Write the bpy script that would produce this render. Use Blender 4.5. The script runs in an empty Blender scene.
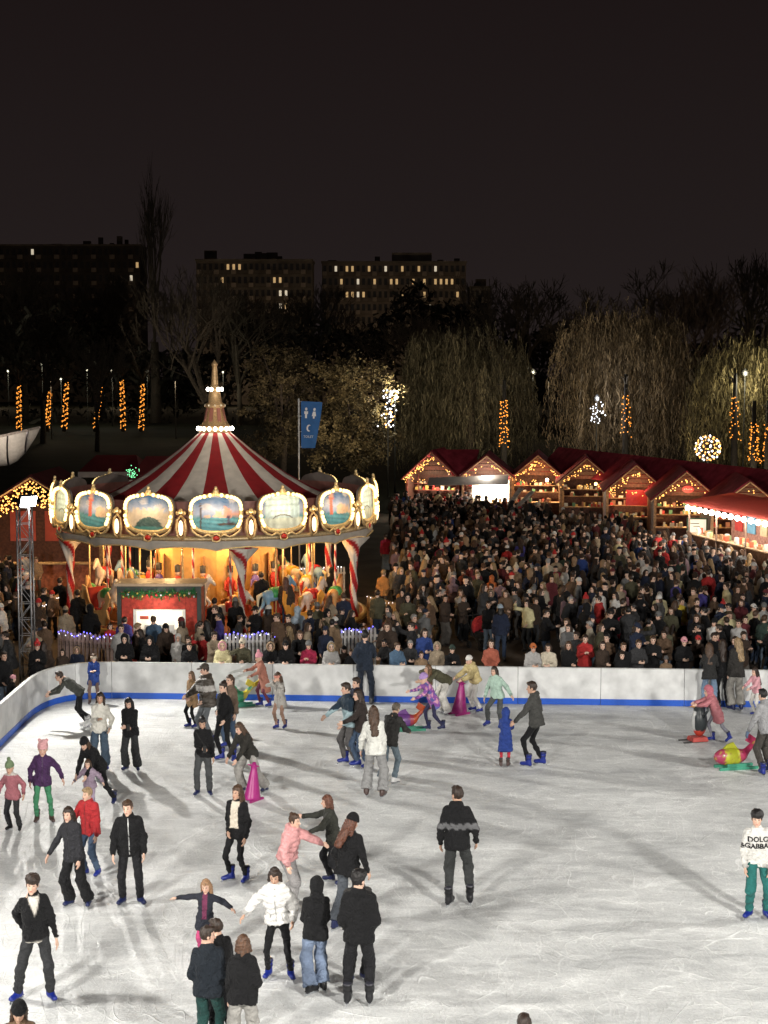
import bpy, math, random
import numpy as np
from mathutils import Matrix, Vector

random.seed(7); rng = np.random.default_rng(7)
SC = bpy.context.scene
COL = SC.collection
# ------------------------------------------------------------------ camera
FPX, HC, PITCH = 1546.0, 8.9, math.radians(5.25)
cam = bpy.data.cameras.new('camera'); camo = bpy.data.objects.new('camera', cam); COL.objects.link(camo)
cam.sensor_fit = 'VERTICAL'; cam.sensor_height = 36.0; cam.lens = FPX/1024*36.0
cam.clip_end = 3000; cam.clip_start = 0.1
camo.location = (0, 0, HC); camo.rotation_euler = (math.radians(90)-PITCH, 0, 0)
SC.camera = camo
# ------------------------------------------------------------------ night sky (dull brown city glow)
W = bpy.data.worlds.new('World'); SC.world = W; W.use_nodes = True
nt = W.node_tree; nt.nodes.clear()
wo = nt.nodes.new('ShaderNodeOutputWorld'); bg = nt.nodes.new('ShaderNodeBackground')
tc = nt.nodes.new('ShaderNodeTexCoord'); sep = nt.nodes.new('ShaderNodeSeparateXYZ')
cr = nt.nodes.new('ShaderNodeValToRGB'); nz = nt.nodes.new('ShaderNodeTexNoise'); nz.inputs['Scale'].default_value = 2.2
mx = nt.nodes.new('ShaderNodeMath'); mx.operation = 'MULTIPLY_ADD'; mx.inputs[1].default_value = 0.06
nt.links.new(tc.outputs['Generated'], sep.inputs[0]); nt.links.new(tc.outputs['Generated'], nz.inputs['Vector'])
nt.links.new(nz.outputs[0], mx.inputs[0]); nt.links.new(sep.outputs['Z'], mx.inputs[2])
nt.links.new(mx.outputs[0], cr.inputs[0])
cr.color_ramp.elements[0].position = 0.06; cr.color_ramp.elements[0].color = (0.0168, 0.0122, 0.0119, 1)
cr.color_ramp.elements[1].position = 0.30; cr.color_ramp.elements[1].color = (0.0102, 0.0066, 0.0066, 1)
nt.links.new(cr.outputs[0], bg.inputs[0]); bg.inputs[1].default_value = 1.0
nt.links.new(bg.outputs[0], wo.inputs[0])
# ------------------------------------------------------------------ exposure
SC.view_settings.view_transform = 'Standard'; SC.view_settings.look = 'None'
SC.view_settings.exposure = 0.0; SC.view_settings.gamma = 1.0
SC.cycles.use_denoising = True; SC.cycles.use_adaptive_sampling = True; SC.cycles.adaptive_threshold = .025
SC.cycles.max_bounces = 4; SC.cycles.diffuse_bounces = 2; SC.cycles.glossy_bounces = 2; SC.cycles.transmission_bounces = 2
SC.cycles.sample_clamp_indirect = 3.0; SC.cycles.sample_clamp_direct = 0.0
SC.cycles.use_light_tree = True
try: SC.cycles.denoising_prefilter = 'ACCURATE'
except Exception: pass

# ------------------------------------------------------------------ pixel helpers
def ray(px, py):
    a, b = (px-384)/FPX, (512-py)/FPX
    c, s = math.cos(PITCH), math.sin(PITCH)
    return (a, c+b*s, -s+b*c)
def G(px, py, z=0.0):            # point on the plane at height z
    d = ray(px, py); t = (z-HC)/d[2]
    return Vector((d[0]*t, d[1]*t, z))
def DY(px, py, y):               # point at a distance y in front of the camera
    d = ray(px, py); t = y/d[1]
    return Vector((d[0]*t, y, HC+d[2]*t))
def proj(p):
    c, s = math.cos(PITCH), math.sin(PITCH)
    y, z = p[1], p[2]-HC
    zc = y*c-z*s; yc = y*s+z*c
    return (384+FPX*p[0]/zc, 512-FPX*yc/zc)
def lin(h):                      # '#rrggbb' -> linear
    h = h.lstrip('#'); v = [int(h[i:i+2], 16)/255 for i in (0, 2, 4)]
    return tuple(x/12.92 if x < .04045 else ((x+.055)/1.055)**2.4 for x in v)

# ------------------------------------------------------------------ objects
def put(name, me, parent=None, loc=None, rot=None, scale=None, label=None, cat=None, group=None, kind=None):
    o = bpy.data.objects.new(name, me); COL.objects.link(o)
    if parent: o.parent = parent
    if loc is not None: o.location = loc
    if rot is not None: o.rotation_euler = rot if hasattr(rot, '__len__') else (0, 0, rot)
    if scale is not None: o.scale = scale if hasattr(scale, '__len__') else (scale,)*3
    if label: o['label'] = label
    if cat: o['category'] = cat
    if group: o['group'] = group
    if kind: o['kind'] = kind
    return o
def mesh(name, V, F, mat=None, cols=None, smooth=False):
    """V (n,3); F (m,4)/(m,3) array or list of polygons; cols (n,3) vertex colours"""
    me = bpy.data.meshes.new(name)
    if isinstance(F, np.ndarray):
        n, m, k = len(V), len(F), F.shape[1]
        me.vertices.add(n); me.vertices.foreach_set('co', np.ascontiguousarray(V, dtype=np.float32).ravel())
        me.loops.add(m*k); me.loops.foreach_set('vertex_index', np.ascontiguousarray(F, dtype=np.int32).ravel())
        me.polygons.add(m)
        me.polygons.foreach_set('loop_start', np.arange(0, m*k, k, dtype=np.int32))
        me.polygons.foreach_set('loop_total', np.full(m, k, dtype=np.int32))
        me.update(calc_edges=True)
    else:
        me.from_pydata([tuple(v) for v in V], [], [tuple(f) for f in F]); me.update()
    if cols is not None:
        a = me.color_attributes.new('Col', 'FLOAT_COLOR', 'POINT')
        c4 = np.ones((len(V), 4), dtype=np.float32); c4[:, :3] = cols
        a.data.foreach_set('color', c4.ravel())
    if smooth: me.polygons.foreach_set('use_smooth', np.ones(len(me.polygons), dtype=bool))
    if mat is not None:
        for m_ in (mat if isinstance(mat, (list, tuple)) else [mat]): me.materials.append(m_)
    return me

class MB:
    """collects simple shapes into one mesh; each vertex carries a colour"""
    def __init__(s): s.v = []; s.f = []; s.c = []
    def add(s, V, F, col=(1, 1, 1)):
        b = len(s.v); s.v += [tuple(v) for v in V]; s.f += [tuple(i+b for i in f) for f in F]
        s.c += [col]*len(V) if not isinstance(col, list) else col
        return s
    def box(s, c, d, col=(1, 1, 1), rz=0, taper=1.0, M=None):
        x, y, z = d[0]/2, d[1]/2, d[2]/2; V = []
        for k in (-1, 1):
            t = taper if k > 0 else 1.0
            V += [(-x*t, -y*t, k*z), (x*t, -y*t, k*z), (x*t, y*t, k*z), (-x*t, y*t, k*z)]
        R = Matrix.Rotation(rz, 3, 'Z') if M is None else M
        V = [R @ Vector(v)+Vector(c) for v in V]
        return s.add(V, [(3, 2, 1, 0), (4, 5, 6, 7), (0, 1, 5, 4), (1, 2, 6, 5), (2, 3, 7, 6), (3, 0, 4, 7)], col)
    def bar(s, a, b, w, h=None, col=(1, 1, 1), up=(0, 0, 1)):
        a, b = Vector(a), Vector(b); d = b-a; L = d.length
        if L < 1e-6: return s
        z = d/L; u = Vector(up)
        if abs(z.dot(u)) > .98: u = Vector((1, 0, 0))
        x = u.cross(z).normalized(); y = z.cross(x)
        M = Matrix((x, y, z)).transposed()
        return s.box((a+b)/2, (w, h or w, L), col, M=M)
    def tube(s, pts, rad, n=8, col=(1, 1, 1), cap=True):
        pts = [Vector(p) for p in pts]; V = []; F = []
        rad = rad if hasattr(rad, '__len__') else [rad]*len(pts)
        prev = None
        for i, p in enumerate(pts):
            d = (pts[min(i+1, len(pts)-1)]-pts[max(i-1, 0)])
            d = d.normalized() if d.length > 1e-9 else Vector((0, 0, 1))
            if prev is None:
                u = Vector((0, 0, 1)) if abs(d.z) < .9 else Vector((1, 0, 0))
                x = u.cross(d).normalized()
            else:
                x = (prev-d*prev.dot(d)); x = x.normalized() if x.length > 1e-6 else Vector((1, 0, 0))
            prev = x; y = d.cross(x)
            for k in range(n):
                a = 2*math.pi*k/n; V.append(p+(x*math.cos(a)+y*math.sin(a))*rad[i])
        for i in range(len(pts)-1):
            for k in range(n):
                k2 = (k+1) % n; F.append((i*n+k, i*n+k2, (i+1)*n+k2, (i+1)*n+k))
        if cap:
            F.append(tuple(range(n-1, -1, -1))); b = (len(pts)-1)*n; F.append(tuple(range(b, b+n)))
        return s.add(V, F, col)
    def lathe(s, prof, n=24, col=(1, 1, 1), c=(0, 0, 0), a0=0, a1=2*math.pi, mod=None):
        V = []; F = []; full = abs(a1-a0-2*math.pi) < 1e-6; m = n if full else n+1
        cl = []
        for i, (r, z) in enumerate(prof):
            for k in range(m):
                a = a0+(a1-a0)*k/n; rr = r*(mod(a, z) if mod else 1)
                V.append((c[0]+rr*math.sin(a), c[1]-rr*math.cos(a), c[2]+z))
                cl.append(col[i] if isinstance(col, list) else col)
        for i in range(len(prof)-1):
            for k in range(n):
                k2 = (k+1) % m; F.append((i*m+k, i*m+k2, (i+1)*m+k2, (i+1)*m+k))
        return s.add(V, F, cl)
    def oct(s, c, r, col=(1, 1, 1), rz=None):
        x, y, z = c; q = rz or r
        return s.add([(x+r, y, z), (x-r, y, z), (x, y+r, z), (x, y-r, z), (x, y, z+q), (x, y, z-q)],
                     [(0, 2, 4), (2, 1, 4), (1, 3, 4), (3, 0, 4), (2, 0, 5), (1, 2, 5), (3, 1, 5), (0, 3, 5)], col)
    def ball(s, c, r, n=8, col=(1, 1, 1), sc=(1, 1, 1)):
        pr = [(max(1e-4, math.sin(math.pi*i/(n//2+1)))*1.0, -math.cos(math.pi*i/(n//2+1))) for i in range(n//2+2)]
        V = []; F = []
        for (rr, z) in pr:
            for k in range(n):
                a = 2*math.pi*k/n; V.append((c[0]+rr*r*sc[0]*math.cos(a), c[1]+rr*r*sc[1]*math.sin(a), c[2]+z*r*sc[2]))
        for i in range(len(pr)-1):
            for k in range(n):
                k2 = (k+1) % n; F.append((i*n+k, i*n+k2, (i+1)*n+k2, (i+1)*n+k))
        return s.add(V, F, col)
    def prism(s, poly, h, M=Matrix.Identity(4), col=(1, 1, 1)):
        n = len(poly); V = [M @ Vector((x, y, 0)) for x, y in poly]+[M @ Vector((x, y, h)) for x, y in poly]
        F = [tuple(range(n-1, -1, -1)), tuple(range(n, 2*n))]+[(i, (i+1) % n, n+(i+1) % n, n+i) for i in range(n)]
        return s.add(V, F, col)
    def mesh(s, name, mat, smooth=False):
        return mesh(name, s.v, s.f, mat, np.array(s.c, dtype=np.float32), smooth)
    def build(s, name, mat, parent=None, smooth=False, **k):
        return put(name, s.mesh(name, mat, smooth), parent, **k)

# ------------------------------------------------------------------ materials
def nodes(m):
    m.use_nodes = True; t = m.node_tree
    return t, t.nodes['Principled BSDF'], t.nodes['Material Output']
def vmat(name, rough=.7, metal=0.0, noise=.12, nscale=25.0, bump=0.15, bscale=60.0, sheen=0.0, spec=.4, bdist=.01, stretch=None, wrinkle=0.0):
    """base colour = vertex colour x object colour x a little unevenness"""
    m = bpy.data.materials.new(name); t, b, o = nodes(m); N = t.nodes; L = t.links
    at = N.new('ShaderNodeAttribute'); at.attribute_name = 'Col'
    oi = N.new('ShaderNodeObjectInfo')
    mu = N.new('ShaderNodeMix'); mu.data_type = 'RGBA'; mu.blend_type = 'MULTIPLY'; mu.inputs[0].default_value = 1
    L.new(at.outputs['Color'], mu.inputs[6]); L.new(oi.outputs['Color'], mu.inputs[7])
    tcn = N.new('ShaderNodeTexCoord'); n1 = N.new('ShaderNodeTexNoise'); n1.inputs['Scale'].default_value = nscale
    n1.inputs['Detail'].default_value = 4
    co = tcn.outputs['Object']
    if stretch:
        mp = N.new('ShaderNodeMapping'); mp.inputs['Scale'].default_value = stretch; L.new(co, mp.inputs[0]); co = mp.outputs[0]
    L.new(co, n1.inputs['Vector'])
    mr = N.new('ShaderNodeMapRange'); mr.inputs[1].default_value = .25; mr.inputs[2].default_value = .75
    mr.inputs[3].default_value = 1-noise*1.6; mr.inputs[4].default_value = 1+noise
    L.new(n1.outputs[0], mr.inputs[0])
    vm = N.new('ShaderNodeVectorMath'); vm.operation = 'SCALE'
    L.new(mu.outputs[2], vm.inputs[0]); L.new(mr.outputs[0], vm.inputs['Scale']); L.new(vm.outputs[0], b.inputs['Base Color'])
    b.inputs['Roughness'].default_value = rough; b.inputs['Metallic'].default_value = metal
    b.inputs['Specular IOR Level'].default_value = spec
    if sheen: b.inputs['Sheen Weight'].default_value = sheen
    if bump:
        n2 = N.new('ShaderNodeTexNoise'); n2.inputs['Scale'].default_value = bscale; n2.inputs['Detail'].default_value = 3
        L.new(co, n2.inputs['Vector'])
        bp = N.new('ShaderNodeBump'); bp.inputs['Strength'].default_value = bump; bp.inputs['Distance'].default_value = bdist
        L.new(n2.outputs[0], bp.inputs['Height']); L.new(bp.outputs[0], b.inputs['Normal'])
        if wrinkle:
            n3 = N.new('ShaderNodeTexNoise'); n3.inputs['Scale'].default_value = 5.5; n3.inputs['Detail'].default_value = 2; n3.inputs['Distortion'].default_value = 2.2; L.new(co, n3.inputs['Vector'])
            b3 = N.new('ShaderNodeBump'); b3.inputs['Strength'].default_value = wrinkle; b3.inputs['Distance'].default_value = .09; L.new(n3.outputs[0], b3.inputs['Height']); L.new(b3.outputs[0], bp.inputs['Normal'])
    return m
def emat(name, col, strength, sampling='NONE'):
    m = bpy.data.materials.new(name); t, b, o = nodes(m)
    b.inputs['Base Color'].default_value = (*col, 1); b.inputs['Emission Color'].default_value = (*col, 1)
    b.inputs['Emission Strength'].default_value = strength; b.inputs['Roughness'].default_value = .4
    m.cycles.emission_sampling = sampling
    return m
CLOTH = vmat('woven_cloth', .85, noise=.09, nscale=14, bump=.25, bscale=24, sheen=.03, bdist=.02, spec=.25, wrinkle=.75)
NYLON = vmat('padded_nylon', .42, noise=.10, nscale=14, bump=.18, bscale=30, bdist=.015, wrinkle=.45)
SKIN = vmat('skin', .55, noise=.06, nscale=30, bump=0)
HAIR = vmat('hair', .5, noise=.5, nscale=60, bump=.7, bscale=75, stretch=(1, 1, .12))
PLASTIC = vmat('moulded_plastic', .35, noise=.06, bump=.05)
PAINT = vmat('painted_surface', .5, noise=.12, nscale=6, bump=.08, bscale=30)
WOOD = vmat('rough_timber', .75, noise=.35, nscale=9, bump=.25, bscale=40)
FABRIC = vmat('tent_fabric', .8, noise=.12, nscale=3, bump=.1, bscale=14)
GOLD = vmat('gilded_moulding', .38, metal=.35, noise=.25, nscale=20, bump=.35, bscale=30)
METAL = vmat('galvanised_metal', .4, metal=.8, noise=.2, nscale=12, bump=.1)
STEEL = vmat('blade_steel', .25, metal=1, noise=.05, bump=0)
LEAF = vmat('leaf', .7, noise=.45, nscale=.9, bump=0, spec=.2)
BARK = vmat('bark', .9, noise=.4, nscale=6, bump=.5, bscale=20)
PLASTER = vmat('concrete_panel', .9, noise=.25, nscale=.4, bump=.1, bscale=4)
BULB = emat('warm_bulb', (1, .70, .27), 3.4, 'AUTO')
BULBW = emat('white_bulb', (1, .93, .80), 16.0)
FAIRY = emat('fairy_light', (1, .36, .05), 1.7)
FAIRYW = emat('golden_fairy_light', (1, .50, .13), 2.5)
LEDB = emat('blue_led', (.16, .14, 1), 4.0)
LEDW = emat('cool_white_led', (.9, .92, 1), 3.0)
FLOOD = emat('floodlight_lens', (1, .97, .9), 60.0)
LAMPW = emat('street_lamp_globe', (1, .95, .72), 22.0)
TUBE = emat('lit_light_box', (1, .72, .38), 2.8)
SHOP = emat('lit_shop_panel', (1, .88, .70), .62)
WIN = emat('lit_window', (1, .66, .30), .42)
WINC = emat('lit_window_cool', (1, .88, .66), .55)
# ================================================================== figures: implicit surfaces -> one mesh per garment
def rc(P, a, b, ra, rb):
    a = np.asarray(a, float); b = np.asarray(b, float); ab = b-a; L = ab@ab+1e-9
    t = np.clip(((P-a)@ab)/L, 0, 1); d = P-a-t[:, None]*ab
    return np.sqrt((d*d).sum(1))-(ra+(rb-ra)*t)
def smin(a, b, k):
    h = np.clip(.5+.5*(b-a)/k, 0, 1); return b+(a-b)*h-k*h*(1-h)
def ell(P, c, r):
    q = (P-np.asarray(c))/np.asarray(r); k0 = np.sqrt((q*q).sum(1)); k1 = np.sqrt(((q/np.asarray(r))**2).sum(1))+1e-9
    return k0*(k0-1)/k1
def surf(f, lo, hi, h):
    """surface nets: quads of the zero level of f inside lo..hi"""
    lo = np.asarray(lo, float); hi = np.asarray(hi, float)
    n = np.ceil((hi-lo)/h).astype(int)+2
    ax = [lo[i]-h*.5+h*np.arange(n[i]) for i in range(3)]
    P = np.stack(np.meshgrid(*ax, indexing='ij'), -1).reshape(-1, 3)
    D = f(P).reshape(n)
    D[0], D[-1] = np.maximum(D[0], 1e-4), np.maximum(D[-1], 1e-4)
    D[:, 0], D[:, -1] = np.maximum(D[:, 0], 1e-4), np.maximum(D[:, -1], 1e-4)
    D[:, :, 0], D[:, :, -1] = np.maximum(D[:, :, 0], 1e-4), np.maximum(D[:, :, -1], 1e-4)
    S = D < 0
    c = n-1; acc = np.zeros((*c, 3)); cnt = np.zeros(c)
    offs = [(i, j, k) for i in (0, 1) for j in (0, 1) for k in (0, 1)]
    def cor(A, o): return A[o[0]:o[0]+c[0], o[1]:o[1]+c[1], o[2]:o[2]+c[2]]
    for o in offs:
        for a in range(3):
            if o[a]: continue
            p = list(o); p[a] = 1
            A, B = cor(D, o), cor(D, p); m = (A < 0) != (B < 0)
            if not m.any(): continue
            t = np.where(m, A/(A-B+1e-12), 0); cnt += m
            for q in range(3):
                acc[..., q] += np.where(m, (t if q == a else o[q]), 0)
    act = cnt > 0; idx = -np.ones(c, int); idx[act] = np.arange(act.sum())
    ijk = np.argwhere(act); V = lo-h*.5+h*(ijk+acc[act]/cnt[act][:, None])
    F = []
    for a in range(3):
        b, d = (a+1) % 3, (a+2) % 3
        sl0 = [slice(1, -1)]*3; sl1 = [slice(1, -1)]*3
        sl0[a] = slice(0, n[a]-1); sl1[a] = slice(1, n[a])
        s0, s1 = S[tuple(sl0)], S[tuple(sl1)]
        e = np.argwhere(s0 != s1)
        if not len(e): continue
        inside = s0[tuple(e.T)]
        g = e.copy(); g[:, b] += 1; g[:, d] += 1
        def cell(db, dd):
            q = g.copy(); q[:, b] += db; q[:, d] += dd; return idx[q[:, 0], q[:, 1], q[:, 2]]
        Q = np.stack([cell(-1, -1), cell(0, -1), cell(0, 0), cell(-1, 0)], 1)
        Q[~inside] = Q[~inside][:, ::-1]; F.append(Q)
    F = np.concatenate(F) if F else np.zeros((0, 4), int)
    return V, F[(F >= 0).all(1)]

def rotx(a): c, s = math.cos(a), math.sin(a); return np.array([[1, 0, 0], [0, c, -s], [0, s, c]])
def roty(a): c, s = math.cos(a), math.sin(a); return np.array([[c, 0, s], [0, 1, 0], [-s, 0, c]])
def rotz(a): c, s = math.cos(a), math.sin(a); return np.array([[c, -s, 0], [s, c, 0], [0, 0, 1]])
RD = math.radians
def ik(A, B, l1, l2, pole):
    d = B-A; n0 = np.linalg.norm(d)+1e-9; L = min(max(n0, .12), .995*(l1+l2)); n = d/n0
    B = A+n*L; a = (l1*l1-l2*l2+L*L)/(2*L); hh = math.sqrt(max(l1*l1-a*a, 0))
    p = np.asarray(pole, float); p = p-(p@n)*n; p /= np.linalg.norm(p)+1e-9
    return A+n*a+p*hh, B

ARM = {'down': (.07, .06, -.53), 'pocket': (-.03, .13, -.44), 'out': (.48, .02, -.16), 'outlow': (.33, .06, -.40),
       'fwd': (.0, .48, -.18), 'fwdlow': (.02, .40, -.32), 'chest': (-.12, .27, -.20), 'phone': (-.10, .33, -.14),
       'face': (-.10, .20, .10), 'back': (-.02, -.15, -.42), 'rail': (-.06, .30, -.26), 'up': (.12, .28, .22), 'belly': (-.14, .24, -.30),
       'cross': (-.22, .2, -.24), 'knee': (0., .32, -.46), 'side': (.2, .05, -.48)}
def solve(p):
    J = {}
    z0 = p.get('z0', 0.0)                                  # skate blades lift the ankle
    drop = p.get('drop', 0.0); sh = p.get('shift', (0, 0))
    piv = np.array([sh[0], -sh[1], .92-drop+z0])
    R = rotz(RD(p.get('twist', 0))) @ rotx(RD(p.get('lean', 3))) @ roty(RD(p.get('side', 0)))
    Rp = rotx(RD(p.get('lean', 3)*.55)) @ roty(RD(p.get('side', 0)*.5))
    T = lambda q: piv+R@(np.asarray(q, float)-np.array([0, 0, .92]))
    J['T'] = T; J['R'] = R; J['sw'] = p.get('sw', 1.0); J['piv'] = piv
    J['pel'] = lambda q: piv+Rp@(np.asarray(q, float)-np.array([0, 0, .92]))
    feet = {-1: p.get('fa', (.0, 0, 0)), 1: p.get('fb', (.0, 0, 0))}
    arms = {-1: p.get('ha', 'down'), 1: p.get('hb', 'down')}
    for s, k in ((-1, 'a'), (1, 'b')):
        hip = J['pel']((s*.088, 0, .89)); f = feet[s]
        ank = np.array([s*(.10+f[0]), .02-f[1], .095+z0+(f[2] if len(f) > 2 else 0)])
        kn, ank = ik(hip, ank, .43, .405, (s*.12+f[0]*s*.3, -1, .1))
        J['hip'+k], J['knee'+k], J['ank'+k] = hip, kn, ank; J['fyaw'+k] = s*12 if len(f) < 4 else f[3]
        sw = p.get('sw', 1.0); sd = T((s*.152*sw, .005, 1.375)); h = arms[s]; h = ARM[h] if isinstance(h, str) else h
        tgt = sd+np.array([s*h[0], -h[1], h[2]])
        el, wr = ik(sd, tgt, .285, .255, (s*.55, .75, -.35) if h[2] < .05 else (s*1, .1, -.6))
        J['sh'+k], J['el'+k], J['wr'+k] = sd, el, wr
    J['neck'] = T((0, .015, 1.45))
    J['head'] = T((0, -.012, 1.595))
    J['HR'] = rotz(RD(p.get('hyaw', 0))) @ rotx(RD(p.get('hpitch', 4)+p.get('lean', 3)*.45)) @ roty(RD(p.get('hroll', 0)))
    return J
TZ = np.array([.42, .60, .78, .92, 1.07, 1.24, 1.34, 1.41, 1.46, 1.49])
TW = np.array([.215, .205, .190, .178, .156, .168, .166, .112, .072, .066])
TR = np.array([.150, .142, .130, .122, .108, .118, .100, .074, .060, .056])
def folds(P, amp, seed):
    r = np.random.default_rng(seed); d = 0
    for q in range(4):
        w = r.normal(0, 1, 3)*np.array([14, 14, 22])*(1+q*.5); d = d+np.sin(P@w+r.uniform(0, 6))/(1+q*.6)
    return d*amp
def jacket_sdf(J, kind, seed, arm_r=1.0, fat=0.0):
    b = {'sweater': .010, 'hoodie': .018, 'jacket': .024, 'coat': .026, 'long': .026, 'puffer': .046, 'longpuffer': .044, 'vest': .03, 'crop': .022, 'croppuffer': .046}[kind]+fat
    zb = {'sweater': .84, 'hoodie': .82, 'jacket': .80, 'coat': .64, 'long': .45, 'puffer': .80, 'longpuffer': .58, 'vest': .86, 'crop': .94, 'croppuffer': .90}[kind]
    R, T = J['R'], J['T']; o = T((0, 0, 0)); sw = J['sw']
    def f(P):
        q = (P-o)@R
        z = q[:, 2]
        w = np.interp(z, TZ, TW)*np.where(z > 1.0, sw, 1)+b; r = np.interp(z, TZ, TR)+b*.9; w = np.maximum(w-r, 0)
        d = np.hypot(np.maximum(np.abs(q[:, 0])-w, 0), q[:, 1]-.005)-r
        d = np.maximum(d*.93, np.maximum(zb-z, z-1.50))
        for k in 'ab':
            ra = (.050+b*.75)*arm_r*(.5+.5*sw)
            s = smin(rc(P, J['sh'+k], J['el'+k], ra+.006, ra-.004), rc(P, J['el'+k], J['wr'+k], ra-.003, ra*.70), .025)
            d = smin(d, s, .045)
        if kind in ('hoodie', 'puffer', 'longpuffer', 'croppuffer'):
            d = smin(d, rc(P, T((-.06, .072, 1.455)), T((.06, .072, 1.455)), .052, .052), .04)
        d = d+folds(P, .0060, seed)+.0068*np.sin(P[:, 2]*75+9*np.sin(P[:, 0]*13+seed)+5*np.sin(P[:, 1]*17))*np.clip(1.5-np.abs(z-1.02)*5, .15, 1)
        if 'puffer' in kind:
            d = d-.024*np.abs(np.sin((z+.02*np.sin(P[:, 0]*9+seed))*math.pi/.095))**.6+.015
        return d
    return f
def pants_sdf(J, style, seed):
    up, kn, an = {'slim': (.082, .056, .048), 'leggings': (.080, .052, .042), 'jeans': (.09, .07, .066),
                  'wide': (.096, .092, .112), 'sweat': (.094, .078, .060), 'skirt': (.082, .054, .046)}[style]
    def f(P):
        d = rc(P, J['hipa'], J['hipb'], .090, .090)
        d = smin(d, rc(P, J['pel']((-.05, 0, .93)), J['pel']((.05, 0, .93)), .102, .102), .05)
        d = np.maximum(d, (P-J['pel']((0, 0, 1.0)))@J['R'][:, 2])
        for k in 'ab':
            a = J['ank'+k]; dn = (a-J['knee'+k]); dn /= np.linalg.norm(dn)
            l = smin(rc(P, J['hip'+k], J['knee'+k], up, kn), rc(P, J['knee'+k], a-dn*.02, kn, an), .03)
            l = np.maximum(l, (P-a)@dn-.01)
            d = smin(d, l, .03)
        return d+folds(P, .0055, seed+5)+.0062*np.sin(P[:, 2]*62+7*np.sin(P[:, 0]*19+seed))*np.clip((.75-P[:, 2])*2.2, .1, 1)
    return f
def limb_sdf(J):
    def f(P):
        d = rc(P, J['neck'], J['head'], .052, .046)
        d = smin(d, rc(P, J['neck'], J['T']((0, 0, 1.0)), .075, .085), .04)
        d = smin(d, rc(P, J['sha'], J['shb'], .05, .05), .04)
        d = smin(d, rc(P, J['hipa'], J['hipb'], .075, .075), .05)
        for k in 'ab':
            d = smin(d, smin(rc(P, J['sh'+k], J['el'+k], .04, .034), rc(P, J['el'+k], J['wr'+k], .034, .024), .02), .03)
            d = smin(d, smin(rc(P, J['hip'+k], J['knee'+k], .046, .032), rc(P, J['knee'+k], J['ank'+k], .032, .026), .02), .03)
        return d
    return f
def jb(J, keys, pad):
    A = np.array([J[k] for k in keys]); return A.min(0)-pad, A.max(0)+pad
# ---- heads, hands, hair, hats, skates: shared templates
def head_sdf(P):
    d = ell(P, (0, .012, .022), (.074, .094, .100))
    d = smin(d, ell(P, (0, -.022, -.045), (.057, .068, .072)), .035)
    d = smin(d, rc(P, (0, -.088, .008), (0, -.108, -.028), .009, .015), .012)
    d = smin(d, rc(P, (-.018, -.083, -.058), (.018, -.083, -.058), .010, .010), .012)
    d = smin(d, ell(P, (0, -.07, -.098), (.026, .022, .018)), .02)
    for s in (-1, 1):
        d = smin(d, ell(P, (s*.078, .012, -.008), (.010, .022, .030)), .008)
        d = -smin(-d, ell(P, (s*.031, -.098, .010), (.016, .014, .010)), .012)
    d = smin(d, rc(P, (0, .03, -.09), (0, .035, -.19), .050, .056), .03)
    return d
def head_cols(V, skin):
    c = np.tile(np.array(skin), (len(V), 1)); x, y, z = np.abs(V[:, 0]), V[:, 1], V[:, 2]
    fr = y < -.05
    c[fr & (np.hypot((x-.031)/.014, (z-.010)/.007) < 1)] = (.03, .022, .018)
    c[fr & (np.hypot((x-.032)/.020, (z-.030)/.006) < 1)] = np.array(skin)*.22
    c[fr & (np.hypot(x/.023, (z+.059)/.009) < 1)] = np.array(skin)*np.array([.75, .42, .42])
    ck = fr & (np.hypot((x-.045)/.02, (z+.03)/.02) < 1); c[ck] = c[ck]*np.array([1.05, .88, .86])
    return c
def hand_sdf(P):
    Q = P.copy(); Q[:, 0] /= .55
    d = smin(rc(Q, (0, 0, .02), (0, 0, -.02), .027, .030), rc(Q, (0, 0, -.02), (0, .002, -.078), .032, .036), .01)*.6
    for y, L, r in ((.028, .070, .0088), (.009, .080, .0092), (-.010, .074, .009), (-.027, .058, .0078)):
        m = (.010, y*1.08, -.082-L*.5); d = smin(d, rc(P, (0, y, -.078), m, r+.001, r), .006)
        d = smin(d, rc(P, m, (.034, y*1.0, -.082-L*.92), r, r*.85), .004)
    d = smin(d, rc(P, (.002, .026, -.022), (.012, .052, -.056), .014, .011), .01)
    d = smin(d, rc(P, (.012, .052, -.056), (.022, .056, -.088), .011, .009), .004)
    return d
_tpl = {}
def tpl(key, f, lo, hi, h):
    if key not in _tpl: _tpl[key] = surf(f, lo, hi, h)
    return _tpl[key]
def head_t(h): return tpl(('head', h), head_sdf, (-.11, -.14, -.26), (.11, .13, .14), h)
def hand_t(h): return tpl(('hand', h), hand_sdf, (-.05, -.06, -.18), (.06, .08, .06), h)
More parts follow.
